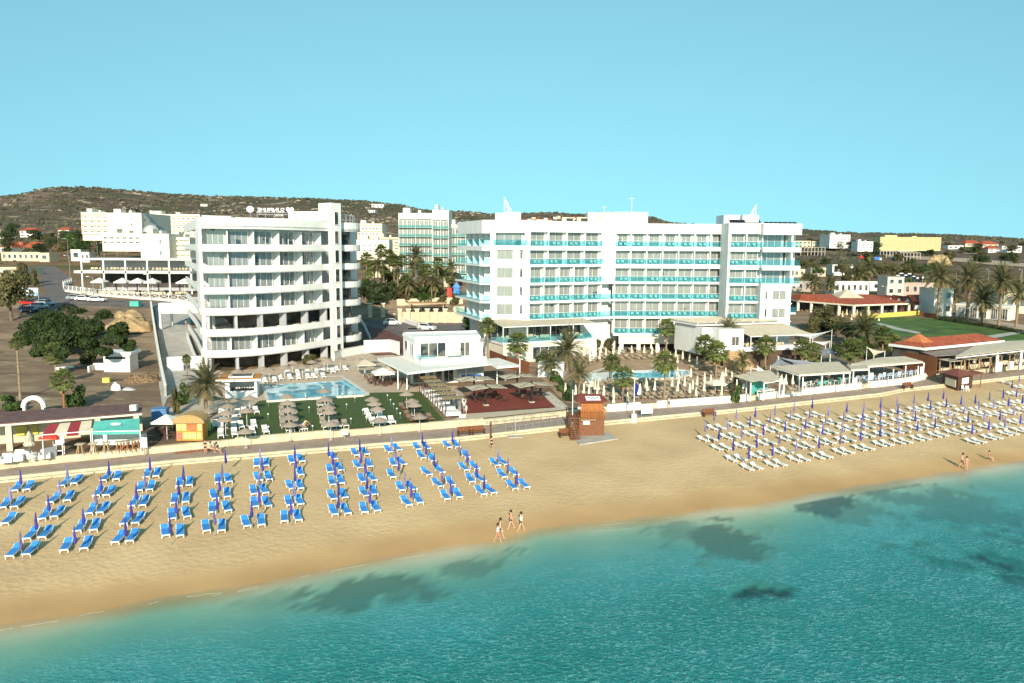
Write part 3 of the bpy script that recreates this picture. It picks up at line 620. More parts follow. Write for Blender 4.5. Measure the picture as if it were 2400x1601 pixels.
# palms: kind, crown x, crown y, foot x, foot y, crown width in px, label
PALMS = [
 ('D1',484,905,484,985,88,'date palm with a thick trunk among the white loungers, beside the orange menu kiosk'),
 ('F0',18,805,48,936,34,'tall thin fan palm leaning on the bare ground at the left edge'),
 ('F1',129,830,131,877,54,'short fan palm on bare ground just beyond the white cube planter'),
 ('F1r',141,893,151,962,60,'stout fan palm with a red trunk behind the brown bar roof'),
 ('F2',438,842,439,890,24,'small slim fan palm beside the ramp below the six-storey hotel'),
 ('F1',1140,766,1143,850,44,'fan palm at the corner of the teal-railed hotel, beside its restaurant awning'),
 ('F1',1212,806,1213,868,56,'full fan palm behind the wooden fence, below the restaurant terrace'),
 ('D1',1330,824,1329,871,84,'broad date palm left of the curved pool, in front of the white terrace wall'),
 ('D2',1288,852,1289,892,50,'sparse date palm in shade beside the low white pump house'),
 ('F1',1430,853,1433,900,46,'fan palm whose crown covers the left part of the curved pool'),
 ('F1',1459,886,1460,940,56,'fan palm in front of the curved pool, rising between closed parasols'),
 ('D0s',1354,878,1357,928,52,'yellowish slim date palm just behind the lifeguard tower'),
 ('F1',1559,852,1557,936,60,'tall fan palm with a thick pale trunk, in front of the curved pool'),
 ('F1',1564,770,1561,834,46,'fan palm against the white facade, behind the curved pool'),
 ('F1',1647,812,1650,868,56,'fan palm in the shaded corner right of the curved pool'),
 ('F1y',1677,828,1678,884,58,'yellowing fan palm right of the curved pool, nearest the parasols'),
 ('D1',1709,780,1705,850,56,'date palm standing against the white restaurant building wall'),
 ('D2',1737,847,1740,880,40,'young date palm behind the massage pavilion'),
 ('D2',1726,900,1724,922,30,'small potted date palm beside the massage pavilion'),
 ('F1',1791,812,1793,864,52,'fan palm in front of the raised awning restaurant'),
 ('F1',1878,816,1878,870,46,'fan palm growing up through the beige restaurant awning'),
 ('F1',1899,829,1901,860,52,'fan palm with a reddish trunk just beyond the beige restaurant awning'),
 ('F1',1987,822,1987,868,58,'fan palm between the two beachfront awning restaurants'),
 ('F1',2003,818,2004,864,46,'dense fan palm just right of another, between two awning restaurants'),
 ('D1',2024,780,2024,818,80,'wide date palm with drooping fronds beside the park lawn'),
 ('F0',2069,786,2067,842,44,'tall fan palm left of the brown wooden bar by the promenade'),
 ('F1',2093,810,2094,838,52,'low fan palm touching the brown wooden bar wall'),
 ('D1',2201,651,2197,748,68,'tall date palm at the far left end of the park hedge'),
 ('D1',2271,656,2266,751,72,'tall date palm rising from the hedge before the glass shop'),
 ('D1',2345,664,2340,770,70,'tall date palm by the shop corner, second from the right edge'),
 ('D0',2302,708,2301,762,60,'shorter date palm in front of the glass shop door'),
 ('D1',2387,690,2381,768,60,'date palm cut by the right edge of the picture'),
 ('D0',2240,694,2234,722,40,'small date palm behind the left corner of the glass shop'),
 ('D2',1907,664,1907,690,36,'date palm beyond the red roof, next to the hotel corner'),
 ('D2',1945,668,1945,692,34,'date palm beyond the red roof, beside a globe lamp'),
 ('D1',2011,644,2013,676,48,'large shaggy date palm between the white bungalows'),
 ('D2',2035,632,2036,660,44,'date palm touching the shaggy one, behind the bungalows'),
 ('F0',861,608,860,672,34,'tall fan palm with brown skirt right beside the rounded balconies'),
 ('F0',891,590,894,650,34,'tallest thin fan palm in the garden between the hotels'),
 ('F0',922,612,924,676,36,'fan palm with two-tone crown in the garden before the pale green hotel'),
 ('D0',978,600,975,664,40,'date palm with rusty skirt before the pale green hotel'),
 ('F0',1016,597,1016,648,20,'thin fan palm in front of the pale green hotel door'),
 ('F2',949,594,950,644,20,'small fan palm against the left wing of the pale green hotel'),
 ('F0',1042,622,1041,652,26,'fan palm at the right foot of the pale green hotel'),
 ('D0',1032,646,1034,668,32,'date palm just left of the red-flowering bush'),
 ('D1',959,667,959,706,44,'leafy date palm with thick trunk beside the vine pergola'),
 ('D1',1018,668,1020,706,42,'leafy date palm above the vine pergola, right one of two'),
 ('D0',990,650,992,692,34,'date palm between two thicker ones behind the vine pergola'),
 ('F0',905,640,906,676,26,'small fan palm in the shade left of the vine pergola'),
 ('F0',878,626,878,672,28,'dark fan palm beside the rounded balconies, in their shade'),
]
PX_ = [(868,640),(885,622),(899,634),(913,600),(932,640),(941,612),(951,655),(966,628),(985,622),(1001,634),(1011,660),(1026,618),(1050,650),(1056,628)]
for i_, (x_, c_) in enumerate(PX_): PALMS.append((('F0','D0','F1')[i_ % 3], x_, c_, x_+1, c_+48+(i_*7) % 13, 26+(i_*5) % 10, f'slim palm number {"one two three four five six seven eight nine ten eleven twelve thirteen fourteen".split()[i_]} from the left of the garden thicket between the two white hotels'))
def put_palm(kind, cx, cy, bx, by, wpx, label):
    p = S(bx, by); k = kind[0]; ppm = FPX/p.y; top = AT(cx, cy, p.y); h = max(1.2, top.z-p.z)
    i = int(kind[1]); pr = (DP if k == 'D' else FP)[i]; hh = (6.0, 6.0, 3.4)[i] if k == 'D' else (5.0, 5.0, 3.2)[i]
    rad = (1.8, 2.0, 1.5)[i] if k == 'D' else (1.62, 1.85, 1.7)[i]
    s = max(0.35, wpx/ppm/2/rad)
    o = pr.put((p.x, p.y, p.z), rz=rnd.uniform(0, 6.28), label=label, group='palm trees', sc=s)
    # the trunk takes its own length so the crown keeps its proportions
    for c in kids(o):
        if c.name.startswith('trunk'): c.scale = (1.0 if s > 0.8 else 0.9/max(s, 0.5), 1.0 if s > 0.8 else 0.9/max(s, 0.5), h/s/hh)
        else: c.location = (0, 0, h/s-hh)
    return o
for q in PALMS:
    o = put_palm(*q); 
    for c in kids(o):
        if 'r' in q[0][2:] and c.name.startswith('trunk'): c.data = c.data.copy(); c.data.materials[0] = BARKR
# broadleaf trees and shrubs
BT = {}
def btype(k):
    if k not in BT:
        spec = {'bushd': ('shrub', LEAFD, 2.4, 1.7, 21), 'bushg': ('shrub', LEAFG, 2.4, 1.7, 22), 'busho': ('shrub', LEAFO, 2.2, 1.6, 23),
                'treeg': ('broadleaf_tree', LEAFG, 6.0, 3.0, 24), 'treed': ('broadleaf_tree', LEAFD, 6.0, 3.0, 25), 'treeo': ('broadleaf_tree', LEAFO, 6.0, 2.8, 26), 'boug': ('flowering_bush', BOUG, 3.0, 2.2, 27)}[k]
        BT[k] = Proto(broadleaf(spec[0], 'x', 'shrub' if 'tree' not in spec[0] else 'tree', spec[1], spec[2], spec[3], spec[4], n=1300 if 'bush' in k or k == 'boug' else 1900, zlo=0.05 if 'bush' in k or k == 'boug' else 0.3))
    return BT[k]
BTH = {'bushd': (2.4,1.7), 'bushg': (2.4,1.7), 'busho': (2.2,1.6), 'treeg': (6.0,3.0), 'treed': (6.0,3.0), 'treeo': (6.0,2.8), 'boug': (3.0,2.2)}
def plant(k, px, py, wpx, hpx, label, group=None):
    """foot at (px, py), size in px"""
    p = S(px, py); ppm = FPX/math.hypot(p.y, 0); h, r = BTH[k]; sx = wpx/ppm/2/(r*0.98); sz = hpx/ppm/(h*0.93)
    return btype(k).put((p.x, p.y, p.z), rnd.uniform(0, 6.28), label, group or ('garden shrubs' if 'tree' not in k else 'trees in the land behind'), (sx, sx, sz))
# the great evergreen thicket on the left
def thicket():
    o = thing('evergreen_tree', 'huge dark green spreading tree, low and wide, between the car park and the white hut', 'tree')
    rn = random.Random(5); b = MB(); t = MB()
    spots = [(75,775,16),(110,745,18),(150,735,20),(190,740,18),(225,770,18),(120,790,20),(165,790,22),(210,810,16),(260,790,15),(290,800,12),(60,790,12),(95,815,14),(150,825,14),(245,825,10),(300,815,8),(200,770,20),(90,760,16),(130,765,20)]
    spots += [(60,735,14),(100,715,14),(150,705,16),(200,715,16),(240,745,16),(280,770,14),(180,760,20),(120,750,20)]
    P = []
    for (x, y, r) in spots:
        zb = 4.6; p = G(x, y, zb+2.6); s = r/FPX*p.y; P.append((p, s))
    cx = sum(p.x for p, s in P)/len(P); cy = sum(p.y for p, s in P)/len(P); gz = ground(cx, cy); o.location = (cx, cy, gz)
    for p, s in P:
        c = Vector((p.x-cx, p.y-cy, p.z-gz))
        for _ in range(6):
            q = c+Vector((rn.uniform(-1,1)*s*1.0, rn.uniform(-1,1)*s*1.2, rn.uniform(-0.8,0.5)*s)); leaf_quads(b, q, s*rn.uniform(0.7,1.0)*1.25, 420, 0.42, rn, 0.8)
        t.tube((c.x*0.35, c.y*0.35, -0.3), (c.x, c.y, c.z*0.8), 0.22, 0.07, 6)
    t.build('trunk', BARKG, o); b.build('crown', leafmat('thicket_leaf', (0.03,0.06,0.018), (0.085,0.125,0.035)), o)
thicket()
for q in [
 ('treeo',28,752,110,120,'big olive-brown tree at the left edge beside the parked cars'),
 ('busho',60,668,36,52,'upright olive shrub at the road bend, above a red bank'),
 ('busho',80,672,24,40,'slim yellow-green shrub at the road bend, right of a larger one'),
 ('bushg',30,962,60,36,'dark green palm bush behind the white arch, on its left'),
 ('bushg',178,955,60,50,'green bush right of the red-trunk palm behind the bar roof'),
 ('bushd',205,852,50,34,'dark shadowy bush in front of the white hut, at its left'),
 ('bushd',315,845,30,30,'dark bush right behind the white hut'),
 ('busho',412,972,22,66,'yellow-green banana plant beside the blue container'),
 ('bushg',428,950,40,50,'leafy bush with a purple fruit, between the container and a lounger'),
 ('busho',722,856,44,26,'clipped flat-topped olive bush at the foot of the six-storey hotel'),
 ('treed',812,812,26,30,'small dark pine on the planter by the rounded balconies'),
 ('bushd',875,705,64,46,'dark hedge-like bush in shade between the two hotels'),
 ('bushd',912,702,50,42,'dark bush in shade right next to the entrance gate pillars'),
 ('bushg',1000,706,80,32,'green vine mass covering the pergola above the parked car'),
 ('boug',1067,676,42,34,'red-flowering bush beside the left hotel corner'),
 ('busho',980,752,44,34,'yellow-green creeper on the wall behind the parked white car'),
 ('busho',1068,756,22,34,'yellowish shrub at the end of the stone wall'),
 ('bushg',1096,775,20,40,'small slender shrub at the foot of the corner balconies'),
 ('busho',1392,822,44,30,'olive bush by the curved stair of the restaurant terrace'),
 ('busho',1425,822,36,30,'brownish bush at the foot of the curved stair'),
 ('busho',1492,818,36,36,'olive bush between the white columns behind the curved pool'),
 ('busho',1530,818,40,34,'brownish bush against the dark opening behind the curved pool'),
 ('busho',1588,818,44,36,'olive bush right of the fan palm by the white facade'),
 ('bushd',1615,822,34,36,'dark bush at the corner below the blue shade'),
 ('bushd',1645,812,32,40,'darkest bush in the shaded corner by the white building'),
 ('bushg',1724,932,28,40,'green shrub standing by the promenade wall left of the massage pavilion'),
 ('bushg',1270,850,34,26,'hedge shrub along the path, farthest from the sea'),
 ('bushg',1288,872,34,26,'hedge shrub along the path, second from the far end'),
 ('bushg',1302,895,36,28,'hedge shrub along the path, third from the far end'),
 ('bushg',1318,918,38,30,'hedge shrub along the path, fourth from the far end'),
 ('bushg',1332,940,40,32,'hedge shrub along the path, nearest the lifeguard tower'),
 ('bushg',1252,832,30,22,'low hedge shrub beside the wooden fence'),
 ('treeo',1925,775,70,60,'olive-green tree between the hotel and the park lawn'),
 ('treeo',1960,790,70,50,'brownish round tree left of the yellow parasols of the park'),
 ('treed',1985,802,70,44,'dark tree behind the sails of the awning restaurant'),
 ('treeg',2010,835,60,46,'bright green tree beneath the wide date palm'),
 ('busho',2225,612,40,24,'lone round shrub in the brown field beside the sand heap'),
 ('treed',2050,600,36,30,'dark tree right behind the blue truck'),
 ('treed',2180,596,40,22,'dark round tree beside the concrete frames'),
 ('treed',2000,590,40,24,'dark tree left of the white villa in the field'),
 ('treed',1960,588,40,22,'dark tree before the grey apartment block'),
 ('busho',2300,600,26,16,'green round tree in the field before the white villas'),
 ('treed',2290,592,30,20,'dark green tree before the farthest white villas'),
 ('treeo',2075,650,60,34,'olive tree behind the globe lamps of the bungalows'),
 ('treeo',2110,656,60,34,'brown-green tree above the bungalow roofs'),
 ('treeo',2140,648,70,30,'low wide olive tree at the edge of the brown field'),
 ('treeo',1880,636,46,30,'olive tree next to the right hotel corner'),
 ('treeg',1915,648,40,24,'green tree behind the first white bungalow'),
 ('treeo',1975,650,50,34,'brown-green tree between two white bungalows'),
]: plant(*q)
# ---------------------------------------------------------------- large buildings
def frame_of(p0, p1):
    a = Vector((p1[0]-p0[0], p1[1]-p0[1], 0)); L = a.length; a.normalize(); n = Vector((-a.y, a.x, 0))   # n points inland when p0 is the left end
    M = Matrix(((a.x, n.x, 0, p0[0]), (a.y, n.y, 0, p0[1]), (0, 0, 1, 0), (0, 0, 0, 1))); return M, L
def window_part(root, M, x0, x1, z0, z1, y, pane=None, fr=0.07, div=2, name='window', depth=0.1, fm=None, lab=None):
    """frame ring and mullions with the panes set back between them; faces the sea side"""
    b = MB(); w = x1-x0
    b.box(x0, x1, y-depth, y, z0, z0+fr, 0, M); b.box(x0, x1, y-depth, y, z1-fr, z1, 0, M)
    b.box(x0, x0+fr, y-depth, y, z0+fr, z1-fr, 0, M); b.box(x1-fr, x1, y-depth, y, z0+fr, z1-fr, 0, M)
    for i in range(1, div): xx = x0+w*i/div; b.box(xx-fr*0.45, xx+fr*0.45, y-depth, y, z0+fr, z1-fr, 0, M)
    b.box(x0+fr*0.5, x1-fr*0.5, y-depth*0.45, y-depth*0.25, z0+fr*0.5, z1-fr*0.5, 1, M)
    o = b.build(name, [fm or WHITE2, pane or PANE], root)
    if lab: o['label'] = lab
    return o
def chairset(b, M, x, y, z, rn):
    """small white balcony chairs and a table, part of the room's balcony"""
    for k in (0, 1):
        xx = x+k*0.95-0.45+rn.uniform(-.1,.1); b.box(xx, xx+0.45, y, y+0.45, z+0.38, z+0.44, 0, M); b.box(xx, xx+0.45, y+0.4, y+0.46, z+0.44, z+0.85, 0, M)
        for lx in (0.03, 0.38): b.box(xx+lx, xx+lx+0.04, y+0.05, y+0.09, z, z+0.4, 0, M); b.box(xx+lx, xx+lx+0.04, y+0.38, y+0.42, z, z+0.4, 0, M)
def left_hotel():
    root = thing('hotel_building', 'six-storey white hotel with curved solid balconies and a slim stair tower, beside the rectangular pool', 'hotel')
    P0, P1, P2 = Vector((-48.8,125,0)), Vector((-40.0,129.6,0)), Vector((-32.4,143.2,0))
    C = P1*2-(P0+P2)*0.5; F = []
    for i in range(25):
        t = i/24; F.append(P0*(1-t)**2+C*2*t*(1-t)+P2*t*t)
    gz = ground(-45, 130); Z = [24.0-3.38*i for i in range(7)]   # parapet tops, top storey first
    B = Vector((-69, 167, 0))                                     # far end of the left side
    side = [(B.x, B.y), (-59, 146), (P0.x-0.4, P0.y+1.2)]
    # core walls behind the balconies
    inn = inset_pts([(p.x, p.y) for p in F], 2.3)
    core = MB(); poly = [(-66.5,167.5)]+[(-49.5,131.5)]+inn[2:]+[(-31,158),(-40,172)]
    zt = Z[0]+3.0
    core.prism([(x, y) for x, y in poly], 6.1, 10.0, 0); core.prism([(x, y) for x, y in poly], 13.0, zt, 0); core.build('wall', WHITE, root)
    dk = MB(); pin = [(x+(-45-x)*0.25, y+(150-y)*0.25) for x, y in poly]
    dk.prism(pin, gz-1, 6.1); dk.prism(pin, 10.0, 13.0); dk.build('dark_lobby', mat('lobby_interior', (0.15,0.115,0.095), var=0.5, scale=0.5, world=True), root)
    # roof slab and top parapet
    outl = [(p.x, p.y) for p in F]; top = MB()
    top.prism(outl+[(-31.5,152),(-33,165),(-45,176),(-69,168),(-59,146)], zt-0.3, zt-0.02); top.build('roof', WHITE2, root)
    for z in (None,):
        b = MB(); b.strip(outl, zt-0.55, zt+1.15, 0.22); b.build('roof_parapet', WHITE, root); b = MB(); b.strip(side[:2]+[(-50.6,127.5)], zt-0.55, zt+1.0, 0.22); b.build('side_parapet', WHITE, root)
    for k, z in enumerate(Z[:6]):
        b = MB(); b.strip(outl, z-1.18, z, 0.2); b.prism(outl+list(reversed(inset_pts(outl, 2.6))), z-1.16, z-1.02); b.build('balcony_parapet', WHITE, root)
        b = MB(); so_ = [(-69,167),(-59,146),(-50.6,127.5)]
        b.strip(so_, z-1.18, z, 0.2); b.prism(so_+list(reversed(inset_pts(so_, 2.6))), z-1.16, z-1.02); b.build('side_balcony', WHITE, root)
        # rounded balconies beyond the tower
        arc = [(-34.6+5.6*math.cos(R(a)), 150.8+5.6*math.sin(R(a))) for a in range(-62, 100, 11)]
        b = MB(); b.strip(arc, z-1.18, z, 0.2); b.prism(arc+[(-37,152)], z-1.16, z-1.02); b.build('round_balcony', WHITE, root)
    arc = [(-34.6+5.6*math.cos(R(a)), 150.8+5.6*math.sin(R(a))) for a in range(-62, 100, 11)]
    b = MB(); b.strip(arc, zt-0.55, zt+1.1, 0.2); b.prism(arc+[(-37,152)], zt-0.5, zt-0.1); b.build('round_parapet', WHITE, root)
    # rooms: glass between white partitions, following the curve
    n = len(inn); idx = [0, 5, 10, 14, 18, 22]
    def at(pts, t):
        f = t*(len(pts)-1); i = min(len(pts)-2, int(f)); return Vector((*pts[i], 0)).lerp(Vector((*pts[i+1], 0)), f-i)
    rn = random.Random(3)
    cuts = [0.0, 0.215, 0.43, 0.625, 0.80, 0.95]
    for k, z in enumerate(Z[:6]):
        if k == 4: continue
        zb = z-1.0; zh = z+2.14
        for j in range(5):
            a, c = at(inn, cuts[j]+0.012), at(inn, cuts[j+1]-0.035); M, L = frame_of(a, c); wl = L*0.93
            window_part(root, M, -0.1, L*0.985, zb, zh, -0.16, PANE, div=3, fr=0.05, depth=0.22)
            pw, pq = at(outl, cuts[j+1]-0.012), at(inn, cuts[j+1]-0.012); d = (pw-pq)*0.62
            b = MB(); M2, L2 = frame_of(pq, pq+d); b.box(0, L2, -0.09, 0.09, zb-0.02, zh+0.04, 0, M2)
            if j < 5: b.box(L2*0.35, L2*1.05, -0.9, -0.1, zb, zb+0.62, 0, M2)
            b.build('partition', WHITE2, root)
    # rounded end rooms
    arc2 = [(-34.6+3.6*math.cos(R(a)), 150.8+3.6*math.sin(R(a))) for a in range(-70, 100, 14)]
    b = MB(); b.strip(arc2, gz, zt-0.4, -0.15); b.build('curved_glass_wall', PANED, root)
    for k, z in enumerate(Z[:6]):
        b = MB()
        for a in (-28, 8): b.cbox((-34.6+4.7*math.cos(R(a)), 150.8+4.7*math.sin(R(a)), z-1.0), 1.1, 0.7, 0.75, 0, R(a)); 
        b.build('white_sofa', PLASTIC, root)
    # left side rooms
    M, L = frame_of((-66.5,167.5), (-49.5,131.5))
    for k, z in enumerate(Z[:6]):
        for j in range(5): window_part(root, M, 1.5+j*7.6, 6.6+j*7.6, z-1.0, z+1.2, -0.02, PANED, div=3) if (k*5+j) % 2 == 0 or k < 3 else None
    # end fin at the corner
    b = MB(); b.prism([(-49.35,125.0),(-52.0,130.4),(-51.6,130.7),(-48.95,125.25)], 13.6, zt+1.25); b.prism([(-49.3,125.1),(-50.2,127.0),(-49.8,127.2),(-48.85,125.3)], gz, 13.6); b.build('end_fin', WHITE, root)
    # columns of the two open floors
    for z0, z1 in ((10.3, 12.2), (gz-0.5, 5.9)):
        for t in (0.02, 0.25, 0.45, 0.63, 0.80, 0.95):
            p = at(outl, t); q = at(inn, t); d = (q-p).normalized(); M, L = frame_of(p+d*0.35, p+d*1.7); b = MB(); b.box(0, L, -0.2, 0.2, z0-0.9 if z0 > 9 else z0, z1+0.7, 0, M); b.build('column', GREYW, root)
    # furniture seen on the open restaurant floor
    b = MB()
    for i in range(16):
        t = 0.06+0.056*i; p = at(outl, t); q = at(inn, t); c = p.lerp(q, rn.uniform(0.3, 0.8)); c.z = 9.45
        M = Matrix.Translation(c) @ Matrix.Rotation(rn.uniform(0, 3), 4, 'Z'); b.box(-0.55, 0.55, -0.4, 0.4, 0.4, 0.5, 0, M); b.box(-0.55, 0.55, 0.35, 0.45, 0.4, 0.95, 0, M)
        b.box(-0.5, -0.44, -0.35, -0.3, 0, 0.42, 0, M); b.box(0.44, 0.5, -0.35, -0.3, 0, 0.42, 0, M)
    b.build('terrace_seating', YCHAIR, root)
    # stair tower
    T0, T1 = Vector((-32.15,141.2,0)), Vector((-30.9,143.6,0)); tl = Vector((-35.0,143.9,0)); tp = [(T0.x,T0.y),(T1.x,T1.y),(-33.9,146.4),(tl.x,tl.y)]
    b = MB(); b.prism(tp, zt+1.3, 31.4); b.prism([(T0.x,T0.y),(T1.x,T1.y),(-31.6,144.8),(-32.9,142.0)], gz-1, zt+1.3); b.build('stair_tower', WHITE, root)
    M, L = frame_of(T0, T1)
    for k in range(8):
        z = 30.0-3.38*k
        if z < 6: break
        window_part(root, M, L*0.28, L*0.72, z-2.45, z-0.15, -0.02, PANED, fr=0.06, div=1, depth=0.12)
    # roof boxes and rails
    pent = [AT(676,497,146), AT(752,497,146)]
    b = MB(); b.prism([(pent[0].x,146),(pent[1].x,144.5),(pent[1].x+1,152),(pent[0].x,153)], zt-0.1, 30.0); b.build('roof_house', WHITE, root)
    a, c = AT(541,509,140), AT(676,509,147); b = MB(); b.prism([(a.x,142),(c.x,147.5),(c.x,151),(a.x-0.5,149)], zt-0.1, zt+1.75); a, c = AT(470,508,131), AT(541,508,134)
    b.prism([(a.x,131.5),(c.x,134),(c.x-1,138),(a.x,137)], zt-0.1, zt+1.7); b.build('roof_plinth', WHITE, root)
    b = MB(); ra = [( -34.6+4.6*math.cos(R(a)), 150.8+4.6*math.sin(R(a))) for a in range(-50, 90, 14)]
    for (x, y) in ra: b.tube((x,y,zt), (x,y,zt+2.6), 0.05)
    for i in range(len(ra)-1):
        for h in (1.7, 2.6): b.tube((*ra[i], zt+h), (*ra[i+1], zt+h), 0.04)
    b.build('roof_railing', METAL, root)
    # ground floor entrance wall at right, planter terrace
    return root
LH = left_hotel()
def roof_sign():
    o = thing('roof_sign', 'mirror-written rooftop letters with a heart, seen from behind on the curved hotel', 'sign', (0,0,0))
    c = AT(640,493,150); o.location = (c.x, c.y, 27.5)
    text('lettering', 'SUNPRIME', 1.12, SIGNW, o, (-0.4,0,c.z-27.5), (R(90),0,R(180)), 0.05)
    text('small_lettering', 'HOTEL', 0.5, SIGNW, o, (1.1,0,c.z-28.45), (R(90),0,R(180)), 0.04)
    b = MB(); pts = []
    for i in range(30):
        t = 6.283*i/30; pts.append((16*math.sin(t)**3*0.045, (13*math.cos(t)-5*math.cos(2*t)-2*math.cos(3*t)-math.cos(4*t))*0.045))
    hx, hz = 3.15, c.z-27.45; n = len(pts)
    vs = [(hx+p[0], -0.06, hz+p[1]) for p in pts]+[(hx+p[0], 0.06, hz+p[1]) for p in pts]
    b.add(vs, [tuple(range(n)), tuple(reversed(range(n, 2*n)))]+[(i, n+i, n+(i+1)%n, (i+1)%n) for i in range(n)]); b.build('heart_emblem', SIGNW, o)
    b = MB()
    for x in (-3.0,-1.5,0.2,1.8,3.15): b.tube((x,0.1,0), (x,0.1,c.z-27.5), 0.06)
    for z in (0.2, 0.55): b.box(-3.2,3.2,0.1,0.16,(c.z-27.5)-1.0+z,(c.z-27.5)-0.94+z)
    b.build('support_frame', METAL, o)
roof_sign()
def dish(px, py, Y, r, label):
    p = AT(px, py, Y); o = thing('satellite_dish', label, 'satellite dish', p); b = MB()
    b.lathe([(0.02,0),(r*0.5,0.06),(r*0.85,0.2),(r,0.32),(r*0.97,0.32),(r*0.8,0.22),(r*0.45,0.1)], 14); d = b.build('reflector', SIGNW, o); d.rotation_euler = (R(70),0,R(20))
    b = MB(); b.tube((0,0.1,-1.4), (0,0.1,0), 0.06); b.build('mast', METAL, o)
dish(586,492,149,0.65,'round satellite dish on a mast on the curved hotel roof, left of the rooftop letters')

def facade(root, p0, p1, floors, nb, zh=2.45, rec=1.7, sol=None, rail='teal', pane=None, part_w=0.45, slab_t=0.42, furn=True, seed=0, up=None, endl=True, endr=True, backw=True, ws=1):
    """a run of balconied rooms between p0 and p1. floors: floor heights, top first; sol: storeys with a solid white upstand"""
    M, L = frame_of(p0, p1); rn = random.Random(seed); bw = L/nb; ztop = floors[0]+3.42; zbot = floors[-1]
    if backw: b = MB(); b.box(0.02, L-0.02, rec, rec+0.3, zbot, ztop, 0, M); b.build('wall', WHITE, root)
    for k, z in enumerate(floors):
        so_ = sol and k in sol
        b = MB(); b.box(0, L, -0.06, rec, z-slab_t, z, 0, M)
        if so_: b.box(0, L, -0.08, 0.12, z-slab_t-0.35, z+0.02, 0, M)
        b.build('balcony_slab', WHITE2, root)
        for j in range(nb):
            x0 = j*bw+part_w*0.42; x1 = (j+1)*bw-part_w*0.42
            window_part(root, M, x0+0.02, x1-0.02, z+0.02, z+zh+0.3, rec-0.02, pane or PANEL_, div=2, fr=0.05)
            if furn and rn.random() < 0.85:
                b = MB(); chairset(b, M, j*bw+bw*rn.uniform(0.3,0.55), 0.2+rn.random()*0.2, z, rn); b.build('balcony_chairs', PLASTIC, root)
        for j in range(nb+1):
            b = MB(); x = min(L-0.1, max(0.1, j*bw))
            if (j == 0 and not endl) or (j == nb and not endr): continue
            b.box(x-0.1, x+0.1, 0.25 if k > 0 else 0.0, rec-0.03, z+0.001, z+3.42-slab_t-0.001, 0, M); b.box(x-part_w*0.5, x+part_w*0.5, rec-0.28, rec-0.001, z+0.001, z+3.42-slab_t-0.001, 0, M)
            b.build('partition', WHITE2, root)
        if rail:
            b = MB(); b.box(0.03, L-0.03, -0.02, 0.02, z+0.06, z+1.1, 0, M)
            b.build('glass_railing', TEALG, root)
            b = MB(); b.box(0.02, L-0.02, -0.035, 0.035, z+1.1, z+1.15, 0, M); b.build('handrail', WHITE2, root)
    return M, L
